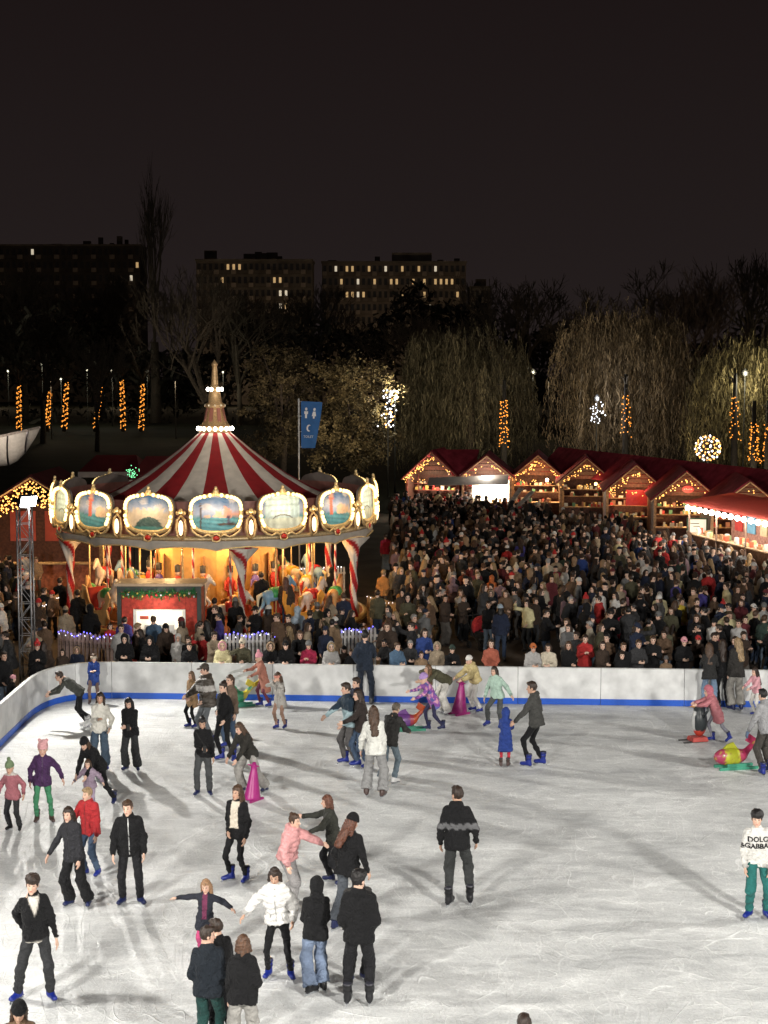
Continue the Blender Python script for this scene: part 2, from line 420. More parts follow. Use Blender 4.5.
def hair_sdf(style):
    def f(P):
        x, y, z = P.T
        n = folds(P*2.2, .0035, 3)
        sc = ell(P, (0, .018, .030), (.087, .105, .108))
        face = np.minimum(.062-z, -.030-y)
        if style in ('short', 'curly', 'bun', 'ponytail'):
            low = -.038-.62*np.maximum(y, 0)-z
            d = np.maximum(np.maximum(sc, face), low)
            if style == 'curly':
                d = smin(d, np.maximum(ell(P, (0, .0, .085), (.100, .112, .070)), .03-z-.7*np.maximum(y, 0)), .03)+.010*np.sin(x*150+3*np.sin(z*70))*np.sin(y*140+3*np.sin(x*60))*np.sin(z*150+2*np.sin(y*80))
            if style == 'short': d = smin(d, ell(P, (0, -.035, .100), (.066, .068, .030)), .02)
            if style == 'bun': d = smin(d, ell(P, (0, .085, .095), (.042, .042, .042)), .01)
            if style == 'ponytail':
                d = smin(d, smin(rc(P, (0, .10, .06), (0, .15, -.02), .03, .036), rc(P, (0, .15, -.02), (0, .15, -.22), .036, .02), .02), .015)
            return d+n
        d = np.maximum(sc, face)                                    # long / bob
        L = -.40 if style == 'long' else -.13
        q = P.copy(); q[:, 0] *= .62
        bk = rc(q, (0, .055, -.02), (0, .135 if style == 'long' else .08, L), .066, .050)
        for s in (-1, 1):
            bk = smin(bk, rc(P, (s*.066, .012, .02), (s*.098, .005, L*.66), .032, .026), .03)
        return smin(d, np.maximum(bk, -.052-y), .03)+n*1.6
    return f
def hat_sdf(style):
    def f(P):
        x, y, z = P.T
        if style == 'beanie':
            d = np.maximum(ell(P, (0, .016, .042), (.095, .112, .122)), .028-z)
            return smin(d, np.maximum(ell(P, (0, .014, .04), (.101, .117, .10)), np.abs(z-.05)-.022), .006)
        if style == 'pompom':
            d = np.maximum(ell(P, (0, .016, .042), (.095, .112, .125)), .022-z)
            return smin(d, ell(P, (0, .02, .19), (.042, .042, .042)), .01)
        if style == 'ears':
            d = np.maximum(ell(P, (0, .016, .042), (.096, .112, .125)), .015-z)
            for s in (-1, 1): d = smin(d, ell(P, (s*.065, .015, .155), (.032, .024, .032)), .012)
            return d
        if style == 'cap':
            d = np.maximum(ell(P, (0, .016, .045), (.094, .112, .105)), .05-z)
            return smin(d, np.maximum(ell(P, (0, -.10, .058), (.075, .085, .014)), y+.02), .01)
        if style == 'bucket':
            d = np.maximum(ell(P, (0, .012, .045), (.094, .110, .115)), .05-z)
            return smin(d, np.maximum(ell(P, (0, .01, .035), (.145, .155, .05)), np.abs(z-.045)-.012), .012)
        if style == 'headband':
            return np.maximum(ell(P, (0, .016, .03), (.097, .112, .115)), np.abs(z-.03-.0*y)-.035)
        if style == 'hood':
            d = ell(P, (0, .022, .018), (.112, .128, .150))
            d = np.maximum(d, -ell(P, (0, -.11, -.02), (.078, .115, .115)))
            return smin(d, rc(P, (0, .03, -.10), (0, .03, -.17), .095, .11), .03)+folds(P*1.5, .003, 4)
        if style == 'furhood':
            d = ell(P, (0, .03, .018), (.118, .125, .152))
            d = np.maximum(d, -ell(P, (0, -.11, -.02), (.08, .12, .115)))
            return smin(d, rc(P, (0, .03, -.10), (0, .03, -.17), .095, .11), .03)
        if style == 'fur':
            q = np.hypot(np.hypot(x*1.05, (z+.0)*.85)-.108, (y+.055)*1.0)-.030
            return q+folds(P*5, .007, 8)
    return f
def hair_t(st, h): return tpl(('hair', st, h), hair_sdf(st), (-.16, -.16, -.47 if st == 'long' else -.27), (.16, .24, .20), h)
def hat_t(st, h): return tpl(('hat', st, h), hat_sdf(st), (-.17, -.21, -.28), (.17, .19, .25), h)
def boot_sdf(P):
    d = smin(rc(P, (0, .045, .10), (0, -.02, .10), .045, .046), rc(P, (0, -.02, .095), (0, -.145, .082), .046, .036), .02)
    d = smin(d, rc(P, (0, .02, .10), (0, .032, .29), .050, .060), .03)
    d = np.maximum(d, np.maximum(P[:, 2]-.30, .058-P[:, 2]))
    d = smin(d, np.maximum(np.abs(P[:, 0])-.042, np.maximum(np.abs(P[:, 2]-.066)-.010, np.abs(P[:, 1]+.035)-.13)), .008)
    d = smin(d, np.hypot(np.maximum(np.abs(P[:, 2]-.20)-.006, 0), np.hypot(P[:, 0], P[:, 1]-.022)-.060)-.007, .004)
    d = smin(d, np.hypot(np.maximum(np.abs(P[:, 2]-.265)-.006, 0), np.hypot(P[:, 0], P[:, 1]-.028)-.064)-.007, .004)
    return d
def shoe_sdf(P):
    d = smin(rc(P, (0, .04, .045), (0, -.14, .035), .045, .038), rc(P, (0, .02, .05), (0, .02, .12), .045, .045), .02)
    return np.maximum(d, .004-P[:, 2])
_sk = {}
def skate_meshes(colname, col, low=False):
    if low: colname += '_low'
    if colname not in _sk:
        V, F = surf((lambda P: np.maximum(boot_sdf(P), P[:, 2]-.17)) if low else boot_sdf, (-.08, -.21, .03), (.08, .12, .33), .015)
        cl = np.tile(np.array(col), (len(V), 1)); cl[V[:, 2] > .285] = (.03, .03, .04)
        cl[(np.abs(V[:, 2]-.20) < .012) | (np.abs(V[:, 2]-.265) < .012)] *= .45
        bm = mesh('skate', V, F, PLASTIC, cl, True)
        m = MB(); m.box((0, -.03, .0265), (.010, .285, .035), (.75, .77, .8)); m.box((0, .055, .047), (.05, .05, .012), (.2, .2, .22)); m.box((0, -.11, .047), (.05, .07, .012), (.2, .2, .22))
        m.prism([(-.005, 0), (.005, 0), (.005, .03), (-.005, .03)], .025, Matrix.Translation((0, -.185, .012)), (.75, .77, .8))
        _sk[colname] = (bm, m.mesh('blade', STEEL))
    return _sk[colname]
def place(V, R, t): return V@np.asarray(R).T+np.asarray(t)
def hand_frame(J, k):
    s = -1 if k == 'a' else 1
    d = J['wr'+k]-J['el'+k]; d /= np.linalg.norm(d); z = -d
    fw = np.array([0, -1, 0.]) if abs(z[1]) < .8 else np.array([0, 0, 1.])
    y = fw-(fw@z)*z; y /= np.linalg.norm(y); x = np.cross(y, z)
    # palm (+x local) turns inwards
    if (x[0]*s) > 0: x = -x
    return np.stack([x, y, z], 1), J['wr'+k]+d*.012
def body_arrays(J, skin, hh, hl, glove=None, head_scale=1.0, limb_h=.05, hands=True):
    parts = []; lo, hi = jb(J, ['ha_' if False else k for k in ('sha', 'shb', 'ela', 'elb', 'wra', 'wrb', 'hipa', 'hipb', 'kneea', 'kneeb', 'anka', 'ankb', 'head', 'neck')], .1)
    V, F = surf(limb_sdf(J), lo, hi, limb_h); parts.append((V, F, np.tile(np.array(skin), (len(V), 1))))
    V, F = head_t(hh); parts.append((place(V*head_scale, J['HR'], J['head']), F, head_cols(V, skin)))
    if hands:
        Vh, Fh = hand_t(hl)
        for k in 'ab':
            R, t = hand_frame(J, k); FF = Fh if np.linalg.det(R) > 0 else Fh[:, ::-1]
            c = skin if glove is None else glove
            parts.append((place(Vh*(1.0 if glove is None else 1.12), R, t), FF, np.tile(np.array(c), (len(Vh), 1))))
    return join(parts)
def join(parts):
    V = []; F = []; C = []; b = 0
    for v, f, c in parts: V.append(v); F.append(f+b); C.append(c); b += len(v)
    return np.concatenate(V), np.concatenate(F), np.concatenate(C)
def surface_front(f, x, z, y0=-.55, sgn=1):
    """march towards the cloth along y at (x,z); returns y of the surface"""
    ys = np.linspace(y0, y0+.75*sgn, 160); P = np.stack([np.full(160, x), ys, np.full(160, z)], 1)
    d = f(P); i = np.argmax(d < 0); return ys[i] if d[i] < 0 else None

SKINS = [(.56, .36, .27), (.62, .41, .31), (.50, .31, .22), (.58, .37, .28)]
NSK = [0]
def skater(px, hy, fy, label, yaw, top, bot, hair, hat=None, skates='blue', k=None, at=None, glove=None, pose=None, child=False,
           paint=None, extra=None, skin=None, group='skaters on the ice', fat=0, arm_r=1.0):
    """one person on the ice; px,fy = pixel of the feet, hy = pixel row of the crown"""
    NSK[0] += 1; sd = NSK[0]*17
    fem = bool(hair) and hair[0] in ('long', 'bob', 'bun', 'ponytail') or child
    p = dict(z0=.055 if skates else .0, sw=.88 if fem else 1.0); p.update(pose or {})
    rr = random.Random(sd)
    for kk, vv in (('side', rr.uniform(-3.5, 3.5)), ('twist', rr.uniform(-9, 9)), ('hroll', rr.uniform(-6, 6)), ('lean', rr.uniform(3, 9)), ('drop', rr.uniform(.015, .05)), ('shift', (rr.uniform(-.035, .035), rr.uniform(0, .03))), ('fa', (rr.uniform(.0, .05), rr.uniform(-.03, .09), 0, rr.uniform(-30, -5))), ('fb', (rr.uniform(.0, .05), rr.uniform(-.06, .06), 0, rr.uniform(5, 30)))): p.setdefault(kk, vv)
    J = solve(p); sk = np.array(skin or SKINS[NSK[0] % 4])
    loc = G(px, fy) if at is None else Vector((at[0], at[1], 0))
    if k is None:                                            # height in metres from the two pixel rows
        d = ray(px, hy); z = HC+d[2]*(loc.y-.0)/d[1]
        topz = J['head'][2]+.125*(1.18 if child else 1)
        k = z/topz
    res = .0195 if loc.y < 34 else .025
    hs = 1.22 if child else 1.0
    V, F, C = body_arrays(J, sk, .0105 if loc.y < 34 else .013, .0085, glove, hs)
    root = put('person', mesh('person', V*k, F, SKIN, C, True), loc=loc, rot=RD(yaw), scale=(.95, .95, 1.0), label=label, cat='person', group=group)
    kind, tc = top; jf = jacket_sdf(J, kind, sd, arm_r, fat)
    lo, hi = jb(J, ('sha', 'shb', 'ela', 'elb', 'wra', 'wrb', 'neck', 'hipa', 'hipb'), .17)
    if kind in ('coat', 'long', 'longpuffer'): lo[2] -= .36
    V, F = surf(jf, lo, hi, res)
    q = (V-J['T']((0, 0, 0)))@J['R']
    cl = np.tile(np.array(tc), (len(V), 1))
    for s in 'ab':                                          # ribbed cuffs and hem
        dw = J['wr'+s]-J['el'+s]; dw /= np.linalg.norm(dw); w_ = (V-J['wr'+s])@dw; near = np.linalg.norm(V-J['wr'+s], axis=1) < .11; cl[near & (w_ > -.035)] *= .62
    cl[q[:, 2] < q[:, 2].min()+.035] *= .7
    if paint: cl = paint(V, q, cl, J)
    jk = put({'sweater': 'sweater', 'hoodie': 'hoodie', 'jacket': 'jacket', 'coat': 'coat', 'long': 'coat', 'puffer': 'padded_jacket', 'longpuffer': 'padded_coat', 'vest': 'vest', 'crop': 'jacket', 'croppuffer': 'padded_jacket'}[kind],
             mesh('jacket', V*k, F, NYLON if 'puffer' in kind else CLOTH, cl, True), root)
    st, bc = bot
    lo, hi = jb(J, ('hipa', 'hipb', 'kneea', 'kneeb', 'anka', 'ankb'), .15); hi[2] += .05
    V, F = surf(pants_sdf(J, st, sd), lo, hi, res)
    put('leggings' if st in ('leggings',) else 'trousers', mesh('trousers', V*k, F, CLOTH, np.tile(np.array(bc), (len(V), 1)), True), root)
    hres = .013 if loc.y < 34 else .016
    if hair:
        V, F = hair_t(hair[0], hres); V = place(V*hs, J['HR'], J['head'])
        if hat and hat[0] in ('beanie', 'pompom', 'ears', 'cap', 'bucket') and hair[0] in ('short', 'curly', 'bun', 'ponytail', 'long', 'bob'): V = (V-J['head'])*np.array([.97, .97, .97])+J['head']
        put('hair', mesh('hair', V*k, F, HAIR, np.tile(np.array(hair[1]), (len(V), 1)), True), root)
    if hat:
        for hst, hc, nm in ((hat[0], hat[1], {'hood': 'hood', 'furhood': 'hood', 'headband': 'headband'}.get(hat[0], 'hat')),)+((('fur', hat[2], 'fur_trim'),) if hat[0] == 'furhood' else ()):
            V, F = hat_t(hst, hres); V = place(V*hs, J['HR'], J['head'])
            put(nm, mesh(nm, V*k, F, CLOTH if nm != 'fur_trim' else HAIR, np.tile(np.array(hc), (len(V), 1)), True), root)
    if skates:
        bc = {'blue': (.010, .022, .20), 'black': (.012, .012, .014), 'white': (.6, .6, .6), 'brown': (.06, .035, .03), 'navy': (.01, .016, .07)}[skates]
        bm, bl = skate_meshes(skates, bc, st in ('wide', 'jeans'))
        for s in 'ab':
            a = J['ank'+s]; sh = a-J['knee'+s]; sh /= np.linalg.norm(sh)
            pt = math.atan2(-sh[1], -sh[2])*.6 if a[2] > .2 else 0
            o = put('skate', bm, root, loc=tuple(k*(a-np.array([0, 0, .15]))), rot=(pt*-1, 0, RD(J['fyaw'+s])), scale=k)
            put('blade', bl, o)
    else:
        V, F = tpl(('shoe',), shoe_sdf, (-.07, -.2, -.01), (.07, .1, .2), .02)
        if 'shoe' not in _sk: _sk['shoe'] = mesh('shoe', V, F, PLASTIC, np.tile(np.array((.03, .03, .03)), (len(V), 1)), True)
        for s in 'ab':
            a = J['ank'+s]; put('shoe', _sk['shoe'], root, loc=tuple(k*(a-np.array([0, 0, .095]))), rot=RD(J['fyaw'+s]), scale=k)
    if extra: extra(root, J, k, jf)
    if extra is None and not paint and kind in ('jacket', 'puffer', 'coat', 'croppuffer', 'longpuffer') and p.get('lean', 0) < 20:
        zb_ = {'coat': .68, 'longpuffer': .62, 'croppuffer': .93}.get(kind, .83)
        ribbon('zip', METAL, tuple(min(.5, x*.6+.05) for x in tc), [0]*16, np.linspace(1.43, zb_, 16), .0065)(root, J, k, jf)
        for sx in (-1, 1): ribbon('pocket_welt', CLOTH, tuple(x*.45 for x in tc), [sx*.09, sx*.10, sx*.115], [1.04, .99, .94], .007)(root, J, k, jf)
    return root, J, k
# ---- small add-ons worn by skaters
def ribbon(name, mat, col, xs, zs, w, sgn=1, lift=.006):
    """a strip lying on the cloth through points (x,z) of the torso"""
    def fn(root, J, k, jf):
        V = []; F = []; y0 = -.6 if sgn > 0 else .6
        for x, z in zip(xs, zs):
            c = J['T']((x, 0, z))
            for dx in (-w, w):
                P = np.array([c[0]+dx, 0, c[2]]); y = surface_front(jf, P[0], P[2], c[1]+(-.35 if sgn > 0 else .35), sgn)
                if y is None: y = c[1]-.14*sgn
                V.append((P[0]*k, (y-lift*sgn)*k, P[2]*k))
        for i in range(len(xs)-1): F.append((2*i, 2*i+1, 2*i+3, 2*i+2))
        put(name, mesh(name, V, F, mat, np.tile(np.array(col), (len(V), 1)), True), root)
    return fn
def lettering(lines, size, x0, z0, col, lift=.008):
    def fn(root, J, k, jf):
        for n, tx in enumerate(lines):
            cu = bpy.data.curves.new('lettering', 'FONT'); cu.body = tx; cu.size = size; cu.align_x = 'CENTER'; cu.resolution_u = 2; cu.offset = .004
            tmp = bpy.data.objects.new('tmp', cu); COL.objects.link(tmp)
            dg = bpy.context.evaluated_depsgraph_get(); me = bpy.data.meshes.new_from_object(tmp.evaluated_get(dg))
            bpy.data.objects.remove(tmp)
            V = []
            for v in me.vertices:
                c = J['T']((x0+v.co.x, 0, z0-n*size*.95+v.co.y)); y = surface_front(jf, c[0], c[2], c[1]-.35)
                V.append((c[0]*k, ((y if y is not None else c[1]-.1)-lift)*k, c[2]*k))
            F = [tuple(p.vertices) for p in me.polygons]
            bpy.data.meshes.remove(me)
            put('lettering', mesh('lettering', V, F, CLOTH, np.tile(np.array(col), (len(V), 1))), root)
    return fn
def many(*fs):
    def fn(*a):
        for f in fs: f(*a)
    return fn
# ================================================================== ground, ice, barrier
def ground_mat():
    m = bpy.data.materials.new('dark_paving'); t, b, o = nodes(m); N = t.nodes; L = t.links
    tcn = N.new('ShaderNodeTexCoord'); n1 = N.new('ShaderNodeTexNoise'); n1.inputs['Scale'].default_value = .6; n1.inputs['Detail'].default_value = 8
    L.new(tcn.outputs['Object'], n1.inputs['Vector'])
    r = N.new('ShaderNodeValToRGB'); r.color_ramp.elements[0].position = .3; r.color_ramp.elements[1].position = .72
    r.color_ramp.elements[0].color = (.045, .033, .025, 1); r.color_ramp.elements[1].color = (.125, .095, .07, 1)
    L.new(n1.outputs[0], r.inputs[0]); L.new(r.outputs[0], b.inputs['Base Color']); b.inputs['Roughness'].default_value = .8
    return m
def ice_mat():
    m = bpy.data.materials.new('skated_ice'); t, b, o = nodes(m); N = t.nodes; L = t.links
    tcn = N.new('ShaderNodeTexCoord')
    def noise(scale, detail, rot=0, sx=1, sy=1, rough=.55, dist=0):
        mp = N.new('ShaderNodeMapping'); mp.inputs['Rotation'].default_value = (0, 0, rot); mp.inputs['Scale'].default_value = (sx, sy, 1)
        L.new(tcn.outputs['Object'], mp.inputs[0]); n = N.new('ShaderNodeTexNoise'); n.inputs['Scale'].default_value = scale
        n.inputs['Detail'].default_value = detail; n.inputs['Roughness'].default_value = rough; n.inputs['Distortion'].default_value = dist
        L.new(mp.outputs[0], n.inputs['Vector']); return n.outputs[0]
    def math_(op, a, b_=None, c=None):
        q = N.new('ShaderNodeMath'); q.operation = op
        for i, x in enumerate((a, b_, c)):
            if x is None: continue
            if isinstance(x, (int, float)): q.inputs[i].default_value = x
            else: L.new(x, q.inputs[i])
        return q.outputs[0]
    def lines(scale, rot, sx, sy, width, dist=.4, freq=9.0):
        """skate tracks: thin level lines of a smooth field -> long crossing curves"""
        n = noise(scale, 1.0, rot, sx, sy, .3, dist)
        v = math_('FRACT', math_('MULTIPLY', n, freq)); v = math_('ABSOLUTE', math_('SUBTRACT', v, .5))
        mr = N.new('ShaderNodeMapRange'); mr.interpolation_type = 'SMOOTHSTEP'
        mr.inputs[1].default_value = 0; mr.inputs[2].default_value = width; mr.inputs[3].default_value = 1; mr.inputs[4].default_value = 0
        L.new(v, mr.inputs[0]); return mr.outputs[0]
    tracks = None
    for sc, ro, sx, sy, w, fr in ((.55, .3, 1, .5, .05, 17), (.42, 1.25, 1, .42, .045, 21), (.7, 2.3, 1, .5, .05, 17), (.33, .8, .8, 1, .06, 25), (.9, 1.9, .6, 1, .06, 13), (.5, 2.75, 1, .35, .05, 23)):
        l = lines(sc, ro, sx, sy, w, .6, fr)
        msk = N.new('ShaderNodeMapRange'); L.new(noise(.45+sc*.4, 3, ro*2), msk.inputs[0])
        msk.inputs[1].default_value = .42; msk.inputs[2].default_value = .66; l = math_('MULTIPLY', l, msk.outputs[0])
        tracks = l if tracks is None else math_('MAXIMUM', tracks, l)
    nick = None
    for sc, ro, sx, sy in ((1.9, .4, 1, .45), (2.3, 1.6, 1, .5), (2.1, 2.6, .5, 1)):
        l = lines(sc, ro, sx, sy, .07, 1.2, 9); nick = l if nick is None else math_('MAXIMUM', nick, l)
    nm = N.new('ShaderNodeMapRange'); L.new(noise(1.3, 4, .9), nm.inputs[0]); nm.inputs[1].default_value = .45; nm.inputs[2].default_value = .62
    tracks = math_('MAXIMUM', tracks, math_('MULTIPLY', nick, nm.outputs[0]))
    grain = noise(26, 6, .5, 1, .55, .7); patch = noise(.34, 5, .25, .8, 1.9, .62, .5); mid = noise(2.4, 6, -.3, .55, 1.2, .65, 1.2)
    v = math_('MULTIPLY_ADD', patch, .52, math_('MULTIPLY_ADD', mid, .44, math_('MULTIPLY', grain, .36)))
    v = math_('MULTIPLY_ADD', tracks, .12, v)
    r = N.new('ShaderNodeValToRGB'); e = r.color_ramp.elements
    e[0].position = .50; e[0].color = (.42, .43, .435, 1); e[1].position = .83; e[1].color = (.92, .93, .925, 1)
    q = e.new(.64); q.color = (.62, .63, .63, 1); q = e.new(.72); q.color = (.72, .73, .725, 1)
    L.new(v, r.inputs[0]); L.new(r.outputs[0], b.inputs['Base Color'])
    mr = N.new('ShaderNodeMapRange'); L.new(v, mr.inputs[0]); mr.inputs[1].default_value = .5; mr.inputs[2].default_value = .8
    mr.inputs[3].default_value = .32; mr.inputs[4].default_value = .70; L.new(mr.outputs[0], b.inputs['Roughness'])
    b.inputs['Specular IOR Level'].default_value = .28
    bp = N.new('ShaderNodeBump'); bp.inputs['Strength'].default_value = .8; bp.inputs['Distance'].default_value = .016
    L.new(math_('MULTIPLY_ADD', tracks, .9, math_('MULTIPLY_ADD', grain, .9, math_('MULTIPLY', mid, .6))), bp.inputs['Height']); L.new(bp.outputs[0], b.inputs['Normal'])
    return m
GM = ground_mat()
put('park_lawn', mesh('park_lawn', [(-900, 96, -.022), (900, 96, -.022), (900, 1500, -.022), (-900, 1500, -.022)], [(0, 1, 2, 3)], vmat('night_lawn', .95, noise=.5, nscale=.2, bump=0, spec=.05), np.tile(np.array((.008, .009, .006)), (4, 1))), kind='structure')
put('ground', mesh('ground', [(-900, -60, -.03), (900, -60, -.03), (900, 1500, -.03), (-900, 1500, -.03)], [(0, 1, 2, 3)], GM), kind='structure')
A0, B0 = G(112, 698.5), G(768, 707.5)
dAB = (B0-A0).normalized(); END = A0+dAB*27.0
XL = -9.10
path = [Vector((XL, y, 0)) for y in np.arange(6.0, 38.2, 2.2)]
c0 = Vector((XL, 38.9, 0)); path.append(c0); ctrl = Vector((XL, A0.y+.15, 0))
NA = 9
for i in range(1, NA+1):
    t = i/NA; path.append(c0*(1-t)**2+ctrl*2*t*(1-t)+A0*t*t)
for i in range(1, 13): path.append(A0+dAB*2.2*i)
ice_poly = [(p.x, p.y, 0.0) for p in path]+[(path[-1].x, 4, 0), (XL, 4, 0)]
put('ice_rink', mesh('ice_rink', ice_poly, [tuple(range(len(ice_poly)))[::-1]], ice_mat()), kind='structure')
bar = put('rink_barrier', None, loc=(0, 0, 0), label='long white rink barrier boards with a blue strip along the ice', cat='barrier')
WHITEB = vmat('scuffed_white_board', .45, noise=.16, nscale=2.6, bump=.04, bscale=8)
ip = 0
while ip < len(path)-1:
    L_ = (path[ip+1]-path[ip]).length
    n = 1
    if L_ < 1.0: n = 3 if ip+3 <= len(path)-1 else 1
    seg = path[ip:ip+n+1]; ip += n
    def strip(off0, off1, z0, z1):
        V = []; F = []
        for i, p in enumerate(seg):
            q = (seg[min(i+1, len(seg)-1)]-seg[max(i-1, 0)]).normalized(); nr = Vector((q.y, -q.x, 0))  # towards the ice
            if i == 0: p = p+q*.006
            if i == len(seg)-1: p = p-q*.006
            for o_, z in ((off0, z0), (off1, z0), (off1, z1), (off0, z1)): V.append(p+nr*o_+Vector((0, 0, z)))
        for i in range(len(seg)-1):
            for a in range(4):
                b = (a+1) % 4; F.append((4*i+a, 4*i+b, 4*i+4+b, 4*i+4+a))
        F += [(3, 2, 1, 0), tuple(4*(len(seg)-1)+a for a in range(4))]
        return V, F
    V, F = strip(0, -.06, .005, .98); o = put('panel', mesh('panel', V, F, WHITEB, np.tile(np.array((.68, .685, .68)), (len(V), 1))), bar)
    V, F = strip(.012, .001, .005, .168); put('kick_strip', mesh('kick_strip', V, F, PLASTIC, np.tile(np.array((.02, .10, .52)), (len(V), 1))), o)
    V, F = strip(.02, -.08, .982, 1.005); put('cap_rail', mesh('cap_rail', V, F, WHITEB, np.tile(np.array((.62, .63, .62)), (len(V), 1))), o)

# ================================================================== floodlights round the rink
def spot(name, loc, tgt, W_, ang=100, col=(1, .965, .90), size=.25, parent=None):
    l = bpy.data.lights.new(name, 'SPOT'); l.energy = W_; l.color = col; l.spot_size = RD(ang); l.spot_blend = .6; l.shadow_soft_size = size
    o = bpy.data.objects.new(name, l); COL.objects.link(o)
    o.location = loc; d = Vector(tgt)-Vector(loc); o.rotation_euler = d.to_track_quat('-Z', 'Y').to_euler()
    if parent: o.parent = parent
    return o
def point(name, loc, W_, col=(1, .75, .45), size=.15, parent=None):
    l = bpy.data.lights.new(name, 'POINT'); l.energy = W_; l.color = col; l.shadow_soft_size = size
    o = bpy.data.objects.new(name, l); COL.objects.link(o); o.location = loc
    if parent: o.parent = parent
    return o
def flood_mast(x, y, h, tgt, W_, label, ang=105, size=.22, lattice=True):
    r = put('floodlight_mast', None, loc=(x, y, 0), label=label, cat='floodlight', group='floodlight masts round the rink')
    g = (.32, .32, .33); a = .17
    for sx in (-1, 1):
        for sy in (-1, 1): MB().tube([(sx*a, sy*a, 0), (sx*a, sy*a, h)], .024, 8, g).build('chord', METAL, r, True)
    m = MB(); n = int(h/.42)
    for i in range(n):
        z0, z1 = h*i/n, h*(i+1)/n; s = 1 if i % 2 else -1
        for q in (-1, 1):
            m.tube([(-a*s, q*a, z0), (a*s, q*a, z1)], .011, 5, g); m.tube([(q*a, -a*s, z0), (q*a, a*s, z1)], .011, 5, g)
            m.tube([(-a, q*a, z1), (a, q*a, z1)], .011, 5, g)
    m.build('lattice', METAL, r)
    MB().box((0, 0, .03), (.7, .7, .06), g).build('base_plate', METAL, r)
    d = (Vector(tgt)-Vector((x, y, h+.25))).normalized(); e = d.to_track_quat('-Z', 'Y').to_matrix()
    c = Vector((0, 0, h+.25))+d*.18
    MB().bar((0, 0, h), c, .05, col=g).build('bracket', METAL, r)
    hd = MB().box(c, (.52, .34, .12), (.05, .05, .05), M=e).build('lamp_housing', METAL, r)
    MB().box(c+d*.065, (.46, .28, .012), (1, 1, 1), M=e).build('lens', FLOOD, hd)
    spot('floodlight_beam', c+d*.10, Vector(tgt)-Vector((x, y, 0)), W_, ang, size=size, parent=r)
    return r
flood_mast(-9.72, 41.6, 5.2, (1.5, 30, 0), 5200, 'lattice mast with a glaring floodlight outside the left corner of the rink', 120, .16)
flood_mast(-10.4, 20.5, 7.4, (3, 22, 0), 3900, 'lattice floodlight mast halfway along the left rink side', 120, .4)
flood_mast(-11.0, 3.0, 9.5, (0, 31, 0), 20200, 'lattice floodlight mast beside the near left end of the rink', 75, .7)
flood_mast(12.5, 4.0, 9.5, (3, 33, 0), 25000, 'lattice floodlight mast beside the near right end of the rink', 75, .7)
flood_mast(19.0, 26.0, 8.0, (4, 33, 0), 6500, 'lattice floodlight mast at the right side of the rink', 120, .5)

# ================================================================== carousel
CX, CY = DY(216.5, 560, 54.0).x, 54.0
CR = 5.78
car = put('carousel', None, loc=(CX, CY, 0), scale=(.935, .935, 1.0), rot=RD(6.2), label='large lit carousel with red and white striped canopy, gilded spire and painted panels', cat='carousel')
def pol(r, a, z): return Vector((r*math.sin(a), -r*math.cos(a), z))
RED, CREAM = lin('#9c1c22'), lin('#d8cdc0')
# platform
MB().lathe([(0, .46), (5.55, .46), (5.6, .42), (5.6, .02)], 64, (.20, .08, .05)).build('platform', WOOD, car)
MB().lathe([(5.62, .30), (5.68, .34), (5.66, .48), (5.5, .485)], 64, (.7, .5, .2)).build('platform_rim', GOLD, car, True)
st = MB()
for i in range(2): st.lathe([(5.7+.35*(1-i), .0), (5.7+.35*(1-i), .15*(i+1)), (5.65, .15*(i+1))], 64, (.16, .09, .06))
st.build('step', WOOD, car)
# canopy: 24 separate stripes of cloth
for i in range(24):
    a0, a1 = 2*math.pi*(i-.5)/24, 2*math.pi*(i+.5)/24; V = []; nr, na = 13, 4
    for j in range(nr):
        t = j/(nr-1); r = .50+(5.72-.50)*t; z = float(np.interp(r, [.5, 1.5, 2.6, 3.7, 4.6, 5.72], [6.80, 6.02, 5.30, 4.72, 4.40, 4.15]))
        for q in range(na):
            a = a0+(a1-a0)*q/(na-1); V.append(pol(r, a, z+(.05*t*math.sin(math.pi*q/(na-1)))))
    F = [(j*na+q, (j+1)*na+q, (j+1)*na+q+1, j*na+q+1) for j in range(nr-1) for q in range(na-1)]
    c = RED if i % 2 == 0 else CREAM
    put('canopy_stripe', mesh('canopy_stripe', V, F, FABRIC, np.tile(np.array(c), (len(V), 1)), True), car)
# spire in tiers
gd = (.62, .40, .20); ds = (.36, .14, .10)
sp = MB(); sp.lathe([(.66, 6.72), (.72, 6.80), (.70, 6.92), (.62, 6.98), (.54, 7.05), (.42, 7.25), (.34, 7.46), (.32, 7.56), (.45, 7.62), (.45, 7.70), (.29, 7.78), (.27, 7.95), (.22, 8.14), (.27, 8.18), (.27, 8.28), (.17, 8.33), (.15, 8.42), (.13, 8.8), (.095, 9.02), (.13, 9.05), (.14, 9.10), (.10, 9.15), (.03, 9.22), (.001, 9.26)], 20, gd)
spo = sp.build('spire', GOLD, car, True, scale=(.88, .88, 1)); point('spire_fill', (.6, -2.2, 7.7), 22, (1, .78, .5), .3, spo)  # unseen fill light added before the spire to brighten its gilding
for k in range(8):
    a = 2*math.pi*(k+.5)/8
    MB().bar(pol(.50, a, 7.06), pol(.36, a, 7.58), .16, .02, ds).build('inlay', PAINT, spo)
bl = MB()
for k in range(18): bl.ball(pol(.73, 2*math.pi*k/18, 6.87), .075, 6)
for k in range(6): bl.ball(pol(.29, 2*math.pi*(k+.5)/6, 8.23), .075, 6)
bl.build('bulb_ring', BULBW, spo, kind='stuff')
for k in range(10): MB().ball(pol(.43, 2*math.pi*k/10, 7.67), .05, 6, (.9, .8, .6)).build('knob', GOLD, spo, True)
